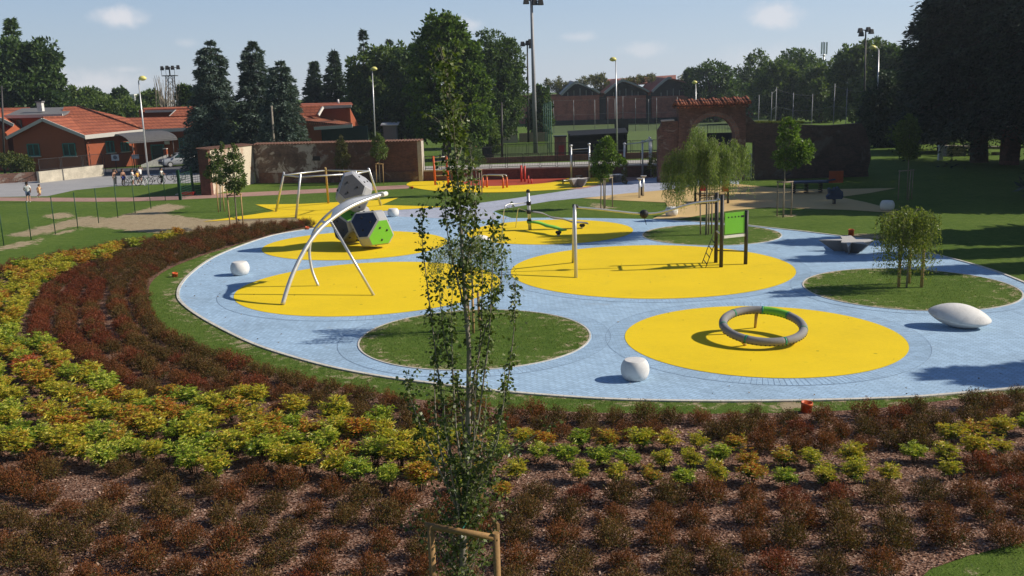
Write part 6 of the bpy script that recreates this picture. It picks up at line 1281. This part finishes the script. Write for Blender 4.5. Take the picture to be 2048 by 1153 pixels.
# ------------------------------------------------------------------ red house with tiled roofs
M_stucco = plain('red_stucco', (.335, .088, .038), .85, var=.14, scale=.6); M_fascia = plain('pale_fascia', (.56, .53, .48), .7, var=.1); M_rtl = brickmat('house_tiles', (.44, .14, .072), (.37, .112, .06), (.22, .065, .04), bs=(.5, .30), dirt=.18); M_groof = plain('grey_roof_sheet', (.17, .165, .165), .8, var=.15); M_teal = plain('teal_frame', (.05, .22, .20), .5); M_glass = plain('window_glass', (.02, .045, .05), .12, spec=.6); M_canopy = plain('grey_canopy', (.125, .12, .12), .6); M_rampw = plain('white_render', (.70, .67, .62), .8)
Yf = 99; o0 = gx(100, Yf); hs = thing('red_house', 'long low red rendered house with orange tiled roofs and teal windows', 'house', o0)
H = lambda px, py, Y: at(px, py, Y)-o0
cor = H(174, 300, Yf); lft = H(28, 300, Yf); Xc = cor.x; e2 = at(285, 300, 104.6)-o0; e3 = at(425, 300, 104.6)-o0; eh = H(168, 272, Yf).z; eh2 = H(330, 262, 104.6).z
apx_ = H(85, 241, Yf); gw = MB(); gw.prism([(lft.x, -.1), (Xc, -.1), (Xc, eh), (apx_.x, apx_.z), (lft.x, eh)], 0, 9); gw.build('gable_wall', M_stucco, hs)
M2 = MB(); M2.slab([(Xc, 0.01, 0), (e2.x, e2.y, 0), (e2.x, e2.y, eh2), (Xc, .01, eh)], .3); M2.build('angled_wall', M_stucco, hs); MB().slab([(e2.x, e2.y, 0), (e3.x, e3.y, 0), (e3.x, e3.y, eh2), (e2.x, e2.y, eh2)], .3).build('side_wall', M_stucco, hs)
G1, G2 = H(85, 236.5, Yf-.6), H(140, 234, 106); E0 = H(170, 271, Yf-.6); E1 = H(287, 259.5, 104); Ap = H(155, 213, 109); E3 = H(430, 253, 104); B1_ = H(253, 236, 108); B2_ = H(430, 232, 108)
def tri_slab(pts, m, name, th=.14): MB().slab(pts, th).build(name, m, hs)
tri_slab([G1, E0, G2], M_rtl, 'roof'); tri_slab([G2, E0, E1], M_rtl, 'roof'); tri_slab([G2, E1, Ap], M_rtl, 'roof'); tri_slab([Ap, E1, B1_], M_rtl, 'roof'); tri_slab([E1, E3, B2_, B1_], M_rtl, 'roof')
tri_slab([H(12, 277, Yf-.6), G1, G2, H(40, 262, 106)], M_rtl, 'roof')
tri_slab([H(120, 232, 106.2), G2, Ap, H(128, 214, 109)], M_rtl, 'roof')
for a, b, w_ in ((G1+Vector((0, -.1, -.16)), E0+Vector((0, -.1, -.16)), .32), (H(12, 277, Yf-.7), G1+Vector((0, -.1, -.16)), .32), (E0+Vector((0, -.12, -.2)), E1+Vector((.1, -.12, -.16)), .42), (E1+Vector((0, -.1, -.2)), E3+Vector((0, -.1, -.2)), .36)): MB().bar(a, b, .14, w_).build('fascia', M_fascia, hs)
MB().tube([Ap+Vector((0, 0, .05)), E1+Vector((0, 0, .05))], .11, 6).build('ridge_tiles', M_tile, hs); MB().tube([G1+Vector((0, 0, .05)), G2+Vector((0, 0, .05))], .11, 6).build('ridge_tiles', M_tile, hs)
# raised grey roofed block
a, b = H(8, 232, 105), H(126, 229, 105); tri_slab([a, b, H(158, 214, 111), H(44, 217, 111)], M_groof, 'grey_roof', .2); MB().bar(a+Vector((0, -.1, -.12)), b+Vector((0, -.1, -.12)), .16, .34).build('fascia', M_fascia, hs); c_ = H(66, 245, 105.6); zt_, zb_ = min(a.z, b.z)-.22, H(66, 262, 105.6).z; MB().box((c_.x, c_.y+2, (zt_+zb_)/2), ((b.x-a.x)*.94, 4, zt_-zb_)).build('upper_wall', M_stucco, hs)
cw = H(39, 249, 105.5); wn = MB().box((cw.x, cw.y-.02, cw.z), (.5, .1, 1.0)).build('window', M_teal, hs); MB().box((cw.x, cw.y-.08, cw.z), (.38, .04, .86)).build('pane', M_glass, wn)
ch_ = H(81, 214, 107); MB().box((ch_.x, ch_.y, ch_.z), (.55, .55, 1.0)).build('chimney', M_rampw, hs); MB().box((ch_.x, ch_.y, ch_.z+.55), (.75, .75, .15)).build('chimney_cap', M_groof, hs)
# upper right roof with recess
a = H(287, 217, 111); tri_slab([H(286, 224, 109.5), H(430, 221, 109.5), H(430, 212, 112), H(287, 216, 112)], M_rtl, 'roof'); c_ = H(330, 230, 110); MB().box((c_.x+1.4, c_.y+.6, c_.z), (9, .6, 1.3)).build('recess_wall', M_stucco, hs); tri_slab([H(352, 222, 109.4), H(430, 220, 109.4), B2_, H(338, 235, 108)], M_rtl, 'roof'); MB().bar(H(290, 223.5, 109.3), H(352, 222, 109.3), .12, .26).build('fascia', M_fascia, hs); MB().bar(H(352, 222, 109.3), H(339, 234.5, 108), .12, .26).build('fascia', M_fascia, hs)
def onwall(px, ang, Y):                    # point of the wall plane seen in an image column
    if not ang: return H(px, 300, Y)
    lo, hi = 0.0, 1.0
    for _ in range(40):
        m = (lo+hi)/2; q = Vector((Xc+(e2.x-Xc)*m, e2.y*m, 1.5))
        if proj(q+o0)[0] < px: lo = m
        else: hi = m
    return Vector((Xc+(e2.x-Xc)*lo, e2.y*lo, 1.5))
def window(px0, py0, px1, py1, Y, ang=0, n=2, sill=True):
    a, b = onwall(px0, ang, Y), onwall(px1, ang, Y); za, zb = hgt(a+o0, py1), hgt(a+o0, py0); w_, h_ = (b.xy-a.xy).length, zb-za; c_ = Vector(((a.x+b.x)/2, (a.y+b.y)/2, (za+zb)/2)); f = MB()
    d = Vector((math.cos(ang), math.sin(ang), 0)); nrm = Vector((math.sin(ang), -math.cos(ang), 0))*.05
    for k in range(n+1): p = c_+d*(-w_/2+w_*k/n)+nrm; f.bar(p-Vector((0, 0, h_/2)), p+Vector((0, 0, h_/2)), .1, .1)
    for z in (-h_/2, h_/2): f.bar(c_-d*w_/2+nrm+Vector((0, 0, z)), c_+d*w_/2+nrm+Vector((0, 0, z)), .1, .1)
    fo = f.build('window', M_teal, hs); MB().bar(c_-d*w_/2+nrm*.4, c_+d*w_/2+nrm*.4, .04, h_).build('pane', M_glass, fo)
    if sill: MB().bar(c_-d*(w_/2+.15)+nrm*1.6-Vector((0, 0, h_/2+.1)), c_+d*(w_/2+.15)+nrm*1.6-Vector((0, 0, h_/2+.1)), .22, .1).build('sill', M_fascia, fo)
window(56, 289, 79, 312, Yf); window(127, 288, 151, 312, Yf); an = math.atan2(e2.y, e2.x-Xc)
def yw(px): return Yf+(104.6-Yf)*(px-174)/(285-174)
window(214, 283.5, 229, 305.5, yw(221), an); window(243.5, 286, 258, 303, yw(250), an); window(360, 277, 396, 297, 104.5, 0, 4)
dr = H(316, 310, 104.4); d_ = MB().box((dr.x, 104.45-o0.y, 1.1), (1.5, .1, 2.2)).build('door', M_teal, hs); MB().box((dr.x, 104.38-o0.y, 1.3), (1.2, .04, 1.5)).build('pane', M_glass, d_)
sgn = H(334, 286, 104.4); MB().box((sgn.x, 104.4-o0.y, sgn.z), (.55, .05, .35)).build('sign_plate', M_white, hs)
for px in (171, 177): p = H(px, 290, Yf-.05); MB().tube([(p.x, -.08, 0), (p.x, -.08, eh)], .05, 6).build('downpipe', M_tile, hs)
# canopy
cy = MB(); A_, B_ = H(222, 269, 101.4), H(318, 262, 103.9); nrm = Vector((math.sin(an), -math.cos(an), 0)); N = 10
for k in range(N):
    t0, t1 = math.pi/2*k/N, math.pi/2*(k+1)/N; f = lambda t_: nrm*(3.0*math.sin(t_))+Vector((0, 0, 1.0*(math.cos(t_)-1)))
    cy.slab([A_+f(t0), B_+f(t0), B_+f(t1), A_+f(t1)], .05)
cy.build('canopy', M_canopy, hs); 
for u in (.08, .92): p = A_.lerp(B_, u)+nrm*2.8; MB().tube([(p.x, p.y, 0), (p.x, p.y, A_.z-.8)], .05, 8).build('canopy_post', M_dsteel, hs)
rmp = MB(); a, b = H(283, 338, 100.5), H(337, 316, 101.5); rmp.slab([(a.x, a.y, 0), (b.x, b.y, 0), (b.x, b.y, 1.25), (a.x, a.y, .25)], .2); rmp.build('ramp_wall', M_rampw, hs)
# left neighbour gable
nb = thing('red_house', 'red gabled house wing cut by the left edge of the view', 'house', gx(-20, 101)); o1 = gx(-20, 101); N_ = lambda px, py, Y: at(px, py, Y)-o1
a, b = N_(-70, 330, 101), N_(22, 330, 101); z1 = N_(20, 268, 101).z; z2 = N_(-25, 228, 101).z; MB().prism([(a.x, -.1), (b.x, -.1), (b.x, z1), ((a.x+b.x)/2, z2), (a.x, z1)], 0, 8).build('wall', M_stucco, nb); MB().slab([N_(28, 250, 100.5), N_(28, 250, 109.5), N_(-26, 224, 109.5), N_(-26, 224, 100.5)], .15).build('roof', M_rtl, nb); MB().bar(N_(27, 251, 100.4), N_(-26, 226, 100.4), .12, .32).build('fascia', M_fascia, nb); MB().slab([N_(-30, 232, 112), N_(60, 226, 112), N_(60, 215, 116), N_(-30, 217, 116)], .15).build('roof', M_rtl, nb)
# far right house
fh = thing('red_house', 'red house with a sunlit orange gable end right of the blue cedars', 'house', gx(650, 112)); o2 = gx(650, 112); Fh = lambda px, py, Y: at(px, py, Y)-o2
a, b = Fh(560, 285, 112), Fh(704, 285, 112); zt = Fh(700, 217, 112).z; ze = Fh(716, 252, 119).z; MB().box(((a.x+b.x)/2, .2, zt/2), (b.x-a.x, .4, zt)).build('front_wall', M_stucco, fh)
c1_, c2_ = Fh(704, 285, 112), Fh(719.5, 285, 120); MB().slab([(c1_.x+.02, 0, 0), (c2_.x, 8, 0), (c2_.x, 8, ze), (c1_.x+.02, 0, zt)], .3).build('gable_wall', M_stucco, fh)
MB().slab([Fh(560, 214, 111), Fh(706, 210, 111), Fh(703, 205, 117), Fh(560, 208, 117)], .15).build('roof', M_rtl, fh); MB().bar(Fh(645, 215.5, 110.8), Fh(703, 212.5, 110.8), .12, .3).build('fascia', M_fascia, fh); MB().slab([Fh(600, 214, 110.6), Fh(646, 213, 110.6), Fh(638, 232, 109.6), Fh(600, 236, 109.6)], .15).build('roof', M_rtl, fh); MB().bar(Fh(646, 215, 110.4), Fh(637, 231, 109.4), .14, .28).build('fascia', M_rampw, fh)
MB().slab([Fh(610, 228, 111.6), Fh(660, 240, 111.6), Fh(704, 248.5, 111.6), Fh(704, 251, 106.5), Fh(635, 256, 106.5), Fh(600, 240, 106.5)], .12).build('lower_roof', M_tile, fh); MB().bar(Fh(628, 257.5, 106.4), Fh(705, 252.5, 106.4), .14, .36).build('fascia', M_fascia, fh); q = Fh(678, 275, 108); MB().box((q.x, .0, q.z), (5.5, .3, 2.2)).build('window', M_glass, fh); MB().tube([Fh(677, 208, 115), Fh(676, 199, 115)], .12, 8).build('flue', M_white, fh)
# boundary wall and railing of the house
t_, L = wall('low_wall', 'low pale rendered wall with railing in front of the red house', gp(80, 366.5), gp(209, 352), 1.0, .3, plain('pale_stained_render', (.50, .45, .36), .9, var=.4, scale=1.2), 1.05, coping=False)
railing('iron_railing', 'dark iron railing on the pale low wall before the red house', gp(80, 366)+Vector((0, .1, 0)), gp(209, 351.5)+Vector((0, .1, 0)), 1.0, 1.1, 2.2)
t_, L = wall('low_wall', 'dark low wall at the left edge under the bush', gp(-60, 372), gp(78, 362.5), .85, .3, M_brick, .85, coping=False)
railing('iron_gate', 'dark iron entrance gate with posts at the forecourt of the red house', gp(211, 351), gp(268, 346), 0, 2.0, 2.2); railing('iron_railing', 'dark railing along the forecourt beside the silver car', gp(268, 346), gp(330, 342), 0, 1.7, 2.2)
for px, py, lb in ((235, 347, 'round warning sign plate hung on the entrance gate'), (275, 345, 'small white notice board on the forecourt railing')):
    p = gp(px, py); s_ = thing('sign_board', lb, 'sign', (p.x, p.y-.12, 0)); MB().box((0, 0, 1.55), (.75, .03, .6 if px < 250 else .4)).build('board', M_white, s_)
    if px < 250: MB().tube([(0, -.03, 1.57), (0, -.02, 1.57)], .2, 16).build('emblem', M_mgrey, s_)
    MB().tube([(0, .03, 0), (0, .03, 1.8)], .03, 6).build('post', M_iron, s_)
p = gp(334, 332); bp = thing('brick_post', 'slim brick coloured post beside the silver car', 'post', p); MB().box((0, 0, .9), (.35, .35, 1.8)).build('shaft', M_stucco, bp); MB().box((0, 0, 1.83), (.42, .42, .08)).build('cap', M_fascia, bp)
young('bush', 'yellow green bush at the left edge before the red house', (32, 350), [(30, 325, 30, 18), (52, 330, 18, 16), (10, 322, 16, 12)], 2600, .26, .12, 'bushy', 230, .04)
for k, (px, Y, w_, h_, lb) in enumerate(((330, 330, 36, 20, 'pale distant block behind the leafless trees'), (275, 360, 10, 24, 'pale distant silo beside the leafy round tree'))):
    b = gx(px, Y); t_ = thing('distant_building', lb, 'building', b); s = pxs(Y); zt = at(px, 204 if k == 0 else 192, Y).z; MB().box((0, 0, zt/2), (w_*s*(.8 if k == 0 else 1), 6, zt)).build('wall', M_lgrey, t_); MB().box((0, 0, zt+.3), (w_*s*.8+.6, 6.5, .6)).build('roof', M_rampw, t_)
    for q in range(3 if k == 0 else 1): MB().box((-w_*s*.25+q*w_*s*.25, -3.05, zt*.8), (w_*s*.15, .1, zt*.1)).build('window', M_glass, t_)

# ------------------------------------------------------------------ silver car
def car(label, c, rz, paint):
    t_ = thing('parked_car', label, 'car', c, rz); L2, W2 = 2.0, .86; mb = MB()
    prof = [(-L2, .32), (-L2+.02, .62), (-L2+.12, .82), (-L2+.35, .88), (-1.05, .95), (-.25, 1.40), (.15, 1.47), (.95, 1.45), (1.45, 1.30), (1.85, .98), (2.0, .72), (2.0, .32), (1.6, .22), (-1.7, .22)]
    secs = [(-1.0, .90, .0), (-.93, .985, .1), (-.5, 1, 1), (.5, 1, 1), (.93, .985, .1), (1.0, .90, 0)]
    vs = []; n = len(prof)
    for s, kx, full in secs:
        for x, z in prof:
            tum = 1-.22*max(0, (z-.9)/.57); y = s*W2*(tum if abs(s) > .6 else 1); vs.append((x*kx, y, .6+(z-.6)*(.985 if full < .5 else 1)))
    fs = [(i_*n+k, i_*n+(k+1) % n, (i_+1)*n+(k+1) % n, (i_+1)*n+k) for i_ in range(len(secs)-1) for k in range(n)]+[list(range(n))[::-1], list(range((len(secs)-1)*n, len(secs)*n))]
    mb.add(vs, fs, 0, True); mb.build('body', paint, t_)
    g_ = M_glass
    MB().slab([(-1.04, -.62, 1.0), (-1.04, .62, 1.0), (-.33, .55, 1.40), (-.33, -.55, 1.40)], -.02).build('windscreen', g_, t_); MB().slab([(1.80, -.55, 1.05), (1.80, .55, 1.05), (1.47, .5, 1.33), (1.47, -.5, 1.33)], .02).build('rear_window', g_, t_)
    for s in (-1, 1):
        MB().slab([(-.85, s*.868, .99), (.42, s*.868, .99), (.42, s*.775, 1.36), (-.22, s*.775, 1.36)], .02*s).build('side_window', g_, t_); MB().slab([(.5, s*.868, .99), (1.45, s*.858, 1.0), (1.2, s*.79, 1.33), (.5, s*.775, 1.36)], .02*s).build('side_window', g_, t_)
        MB().box((-.85, s*.96, 1.0), (.14, .18, .13)).build('mirror', paint, t_, bevel=.02); MB().box((-1.86, s*.62, .70), (.25, .34, .16), rz=s*.35).build('headlight', M_white, t_, bevel=.03)
        for x in (-1.25, 1.22):
            w_ = MB(); w_.tube([(x, s*.66, .31), (x, s*.88, .31)], .31, 20); wo_ = w_.build('wheel', M_black, t_, fix=False); MB().tube([(x, s*.87, .31), (x, s*.895, .31)], .20, 14).build('rim', M_steel, wo_, fix=False)
    MB().box((-1.97, 0, .5), (.06, 1.2, .16)).build('grille', M_dsteel, t_); MB().box((-2.0, 0, .38), (.03, .5, .11)).build('number_plate', M_white, t_); return t_
c = gp(344, 335); car('silver small hatchback parked on the forecourt by the ramp', (c.x+.4, c.y+1.2, 0), R(38), plain('silver_paint', (.50, .52, .55), .3, .4, var=.05))

# ------------------------------------------------------------------ people
M_skin = plain('skin', (.45, .245, .165), .6, var=.08); M_hair = plain('dark_hair', (.02, .014, .01), .7); M_eye = M_black
CLO = {'white': plain('white_cotton', (.72, .72, .70), .85, var=.06), 'blue': plain('blue_cloth', (.035, .06, .30), .85), 'yellow': plain('yellow_cloth', (.70, .42, .06), .85), 'peach': plain('pale_yellow_cloth', (.66, .45, .20), .85), 'dark': plain('dark_cloth', (.02, .02, .025), .85), 'grey': plain('grey_trousers', (.42, .38, .34), .85), 'navy': plain('navy_shorts', (.07, .10, .18), .85), 'shoe': plain('shoe', (.55, .53, .5), .8)}
def skin_mesh(verts, edges, rad, sub=2, root=0):
    me = bpy.data.meshes.new('tmp'); bm = bmesh.new(); ly = bm.verts.layers.skin.verify()
    for i_, v in enumerate(verts):
        b = bm.verts.new(v); r = rad[i_]; b[ly].radius = r if isinstance(r, tuple) else (r, r); b[ly].use_root = (i_ == root)
    bm.verts.ensure_lookup_table()
    for a, b in edges: bm.edges.new((bm.verts[a], bm.verts[b]))
    bm.to_mesh(me); bm.free(); o = bpy.data.objects.new('tmp', me); COL.objects.link(o); m1_ = o.modifiers.new('s', 'SKIN'); m1_.use_smooth_shade = True; m2_ = o.modifiers.new('u', 'SUBSURF'); m2_.levels = m2_.render_levels = sub
    dg_ = bpy.context.evaluated_depsgraph_get(); out = bpy.data.meshes.new_from_object(o.evaluated_get(dg_)); bpy.data.objects.remove(o); bpy.data.meshes.remove(me)
    for p in out.polygons: p.use_smooth = True
    out.materials.clear(); return out
def person(label, c, h, rz, pose=None, top=None, legs=None, long=False, hair=True, z0=0.0):
    """joints in units of body height, facing -y; pose overrides joints"""
    J = dict(pelvis=(0, 0, .52), waist=(0, .005, .60), chest=(0, .0, .72), neck=(0, .005, .825), head0=(0, -.005, .875), head=(0, -.012, .935), crown=(0, -.0, .975),
             ls=(-.105, 0, .795), le=(-.135, .01, .625), lw=(-.145, -.03, .49), rs=(.105, 0, .795), re=(.135, .01, .625), rw=(.145, -.03, .49),
             lh=(-.05, 0, .50), lk=(-.055, -.01, .28), la=(-.055, .015, .045), lt=(-.06, -.07, .018), rh=(.05, 0, .50), rk=(.055, -.01, .28), ra=(.055, .015, .045), rt=(.06, -.07, .018))
    J.update(pose or {}); Rd = dict(pelvis=.078, waist=.07, chest=.083, neck=.034, head0=.05, head=.064, crown=.045, ls=.042, le=.028, lw=.019, rs=.042, re=.028, rw=.019, lh=.06, lk=.040, la=.025, lt=.018, rh=.06, rk=.040, ra=.025, rt=.018)
    K = list(J); ix = {k: i_ for i_, k in enumerate(K)}; E_ = [('pelvis', 'waist'), ('waist', 'chest'), ('chest', 'neck'), ('neck', 'head0'), ('head0', 'head'), ('head', 'crown'), ('chest', 'ls'), ('ls', 'le'), ('le', 'lw'), ('chest', 'rs'), ('rs', 're'), ('re', 'rw'), ('pelvis', 'lh'), ('lh', 'lk'), ('lk', 'la'), ('la', 'lt'), ('pelvis', 'rh'), ('rh', 'rk'), ('rk', 'ra'), ('ra', 'rt')]
    V_ = [Vector(J[k]) for k in K]; Rr_ = [Rd[k] for k in K]; Ed = [(ix[a], ix[b]) for a, b in E_]
    fdir = Vector((0, -1, 0)); hd = V_[ix['head']]; V_.append(hd+fdir*.072+Vector((0, 0, -.008))); Rr_.append(.012); Ed.append((ix['head'], len(V_)-1))     # nose
    for s in ('l', 'r'):                       # hands: palm, four fingers and a thumb
        w_ = V_[ix[s+'w']]; d = (w_-V_[ix[s+'e']]).normalized(); sdv = d.cross(Vector((0, 1, 0))); sdv = sdv.normalized() if sdv.length > .1 else Vector((1, 0, 0)); up_ = d.cross(sdv)
        V_.append(w_+d*.035); Rr_.append((.021, .013)); pi = len(V_)-1; Ed.append((ix[s+'w'], pi))
        for q in range(4):
            a = V_[pi]+sdv*(q-1.5)*.009+d*.012; V_ += [a+d*.02, a+d*(.038 if q in (1, 2) else .032)+up_*.012]; Rr_ += [.0055, .0045]; k = len(V_); Ed += [(pi, k-2), (k-2, k-1)]
        V_ += [w_+d*.03+sdv*.026]; Rr_ += [.006]; Ed.append((pi, len(V_)-1))
    S = lambda L_: [v*h for v in L_]; t_ = thing('person', label, 'person', (c[0], c[1], z0), rz)
    me = skin_mesh(S(V_), Ed, [tuple(x*h for x in r) if isinstance(r, tuple) else r*h for r in Rr_]); link('body', me, t_, [M_skin])
    def cover(keys, edges, grow, m, name, extra=None):
        loc_ = {k: i_ for i_, k in enumerate(keys)}; vv = []; rr = []
        for k in keys: vv.append(Vector(extra[k]) if extra and k in extra else Vector(J[k])); rr.append((Rd[k.split('_')[0]]+grow)*h)
        link(name, skin_mesh(S(vv), [(loc_[a], loc_[b]) for a, b in edges], rr), t_, [m])
    half = lambda a, b, u: tuple(Vector(J[a]).lerp(Vector(J[b]), u))
    if top:
        ex = {'le_': half('ls', 'le', .62), 're_': half('rs', 're', .62), 'neck_': half('chest', 'neck', .62)}
        cover(['waist', 'pelvis', 'chest', 'ls', 'le_', 'rs', 're_'], [('pelvis', 'waist'), ('waist', 'chest'), ('chest', 'ls'), ('ls', 'le_'), ('chest', 'rs'), ('rs', 're_')], .016, CLO[top], 'shirt', ex)
    if legs:
        u = .95 if long else .5; b_ = 'a' if long else 'k'; ex = {'lk_': half('lk', 'la', .86) if long else half('lh', 'lk', .85), 'rk_': half('rk', 'ra', .86) if long else half('rh', 'rk', .85)}
        ks = ['pelvis', 'lh', 'rh']+(['lk', 'rk'] if long else [])+['lk_', 'rk_']; ed = [('pelvis', 'lh'), ('pelvis', 'rh')]+([('lh', 'lk'), ('lk', 'lk_'), ('rh', 'rk'), ('rk', 'rk_')] if long else [('lh', 'lk_'), ('rh', 'rk_')]); cover(ks, ed, .016, CLO[legs], 'trousers' if long else 'shorts', ex)
    hv = [Vector(J['head'])+Vector((0, .018, .018)), Vector(J['crown'])+Vector((0, .012, .006)), Vector(J['head0'])+Vector((0, .036, .03))]; link('hair', skin_mesh(S(hv), [(0, 1), (0, 2)], [.063*h, .045*h, .04*h], 2), t_, [M_hair])
    for s in (-1, 1):
        eb = MB(); q = (Vector(J['head'])+Vector((s*.024, -.058, .006)))*h; eb.lathe([(.001, -.008*h), (.008*h, 0), (.001, .008*h)], tuple(q), 6); eb.build('eye', M_eye, t_)
        k = 'l' if s < 0 else 'r'; a, b = Vector(J[k+'a'])*h, Vector(J[k+'t'])*h; MB().tube([a+Vector((0, .02, -.02)), a.lerp(b, .5)+Vector((0, 0, -.004)), b], [.028*h, .03*h, .022*h], 8).build('shoe', CLO['shoe'], t_, fix=False)
        er = MB(); q = (Vector(J['head'])+Vector((s*.064, .0, -.004)))*h; er.lathe([(.001, -.018*h), (.012*h, 0), (.001, .018*h)], tuple(q), 6, sx=.5); er.build('ear', M_skin, t_)
    return t_
run = dict(lk=(-.05, -.14, .32), la=(-.055, .02, .20), lt=(-.055, -.05, .16), rk=(.05, .07, .28), ra=(.05, .23, .16), rt=(.05, .24, .09), le=(-.15, .09, .66), lw=(-.12, .0, .58), re=(.15, -.04, .66), rw=(.10, -.14, .68), chest=(0, -.03, .72), neck=(0, -.045, .825), head0=(0, -.06, .875), head=(0, -.07, .935), crown=(0, -.06, .975), ls=(-.105, -.03, .795), rs=(.105, -.03, .795))
stepb = dict(lk=(-.05, -.05, .28), la=(-.055, .04, .05), lt=(-.06, -.05, .018), rk=(.05, .02, .27), ra=(.055, .14, .08), rt=(.06, .08, .02), le=(-.16, .05, .63), lw=(-.13, -.03, .52), re=(.16, .0, .64), rw=(.13, -.10, .56))
hold = dict(le=(-.13, -.06, .65), lw=(-.09, -.19, .62), re=(.13, -.06, .65), rw=(.09, -.19, .62))
shade = dict(re=(.17, -.08, .80), rw=(.07, -.11, .93))
sit = dict(pelvis=(0, .06, .52), lh=(-.05, .05, .50), rh=(.05, .05, .50), waist=(0, .04, .60), lk=(-.07, -.14, .40), la=(-.07, -.09, .18), lt=(-.07, -.16, .15), rk=(.07, -.10, .33), ra=(.07, -.02, .10), rt=(.07, -.10, .06), le=(-.13, -.10, .68), lw=(-.11, -.25, .62), re=(.13, -.10, .68), rw=(.11, -.25, .62))
person('boy in a white shirt and navy shorts walking away along the pink path', gp(58, 405), 1.44, R(195), stepb, 'white', 'navy'); person('small child in pale yellow running right along the pink path', gp(80, 397.5), 1.05, R(82), run, 'peach', 'peach')
person('shirtless boy in long pale trousers with his hand raised to his brow', gp(231, 372), 1.36, R(60), shade, None, 'grey', True); person('shirtless boy in bright blue shorts standing by the bicycles', gp(248, 371.5), 1.36, R(50), {}, None, 'blue')
person('boy in a white shirt leaning over the dark wheeled bicycle', gp(266.5, 371), 1.33, R(95), hold, 'white', 'white'); person('small boy in a yellow shirt between the cyclists', gp(276, 369.5), 1.16, R(80), hold, 'yellow', 'navy'); person('boy in a white top astride the white wheeled bicycle, arm lifted', gp(282, 366.5), 1.42, R(70), dict(shade, lk=(-.10, -.02, .28), la=(-.12, .02, .045), lt=(-.12, -.07, .018)), 'white', 'dark')
person('boy in a white shirt and black trousers walking beside the lamp post bicycle', gp(325, 369), 1.36, R(85), dict(stepb, **hold), 'white', 'dark', True)
# bicycles
def bike(label, c, rz, m, rim=None, flip=False, h=.8):
    t_ = thing('bicycle', label, 'bicycle', c, rz); k = .86; r = .30*k/.86; wb_ = .50
    if flip: t_.rotation_euler = (math.pi, 0, rz); t_.location.z = .88
    for x in (-wb_, wb_):
        w_ = MB(); w_.tube([(x+r*math.cos(a), 0, r+r*math.sin(a)) for a in np.linspace(0, 2*math.pi, 29)[:-1]], .026, 6, closed=True); wo_ = w_.build('wheel', rim or M_black, t_, fix=False); sp_ = MB()
        for q in range(10): a = math.pi*2*q/10; sp_.tube([(x, 0, r), (x+r*math.cos(a), 0, r+r*math.sin(a))], .005, 3, 0, False)
        sp_.tube([(x, -.05, r), (x, .05, r)], .03, 8); sp_.build('spokes', M_steel, wo_, fix=False)
    f = MB(); bb = (-.04, 0, r-.02); st_ = (-.17, 0, .66); hd = (.34, 0, .68); fk = (wb_, 0, r); rr_ = (-wb_, 0, r)
    for a, b in ((bb, st_), (bb, hd), (st_, hd), (rr_, bb), (rr_, st_), (hd, fk), (hd, (.30, 0, .82))): f.tube([a, b], .022, 6)
    f.build('frame', m, t_, fix=False); MB().box((-.19, 0, .76), (.26, .14, .06), top=.7).build('saddle', M_black, t_, bevel=.015); MB().tube([(.24, -.26, .84), (.31, -.1, .82), (.31, .1, .82), (.24, .26, .84)], .018, 6).build('handlebar', M_dsteel, t_, fix=False); MB().tube([(-.04, -.1, r-.12), (-.04, -.09, r-.02), (-.04, .09, r-.02), (-.04, .1, r+.08)], .015, 5).build('pedals', M_dsteel, t_, fix=False); return t_
bike('dark bicycle held by the boy in white', gp(264, 372.5), R(6), M_dsteel); bike('bicycle with white tyres under the boy with lifted arm', gp(284, 371.5), R(-35), M_dsteel, M_white); bike('black bicycle leaning beside the lamp post', gp(311, 369.5), R(12), M_dsteel); bike('bicycle turned upside down on its saddle with wheels in the air', gp(354, 367), R(4), M_dsteel, flip=True)
# ------------------------------------------------------------------ a few blown leaves and bark bits on the paving
n = 1500; P = np.stack([rng.uniform(-13, 18, n), rng.uniform(18.5, 48, n)], 1); P = P[inside(np.array([(p.x, p.y) for p in plz]), P)]
dk = np.sqrt(((P[:, None]-ek[None])**2).sum(2)).min(1); P = P[rng.random(len(P)) < np.clip(1.0-.55*dk, .10, 1)]; m_ = len(P)
V, Q = leaf_arrays(np.concatenate([P, np.full((m_, 1), .026)], 1), np.stack([rng.normal(size=m_), rng.normal(size=m_), rng.uniform(0, .25, m_)], 1), rng.uniform(.03, .075, m_), rng.uniform(.015, .04, m_), .15)
tag(np_mesh('fallen_leaves', V, Q, leafmat('dry_fallen_leaves', [(.06, .035, .015), (.16, .09, .035), (.26, .16, .07), (.12, .11, .04)], .1, .8, 0)), 'scattered dry leaves and bark bits blown onto the paving', 'leaves', kind='stuff')

# ------------------------------------------------------------------ thin summer haze
hz = MB(); hz.box((0, 180, 19), (1000, 520, 42)); hm, t, out = nt('summer_haze'); pv = nd(t, 'ShaderNodeVolumePrincipled'); pv.inputs['Color'].default_value = (.78, .88, 1, 1); pv.inputs['Density'].default_value = .0003; pv.inputs['Anisotropy'].default_value = .25
t.links.new(pv.outputs[0], out.inputs['Volume']); ho = hz.build('haze', hm); ho['kind'] = 'stuff'
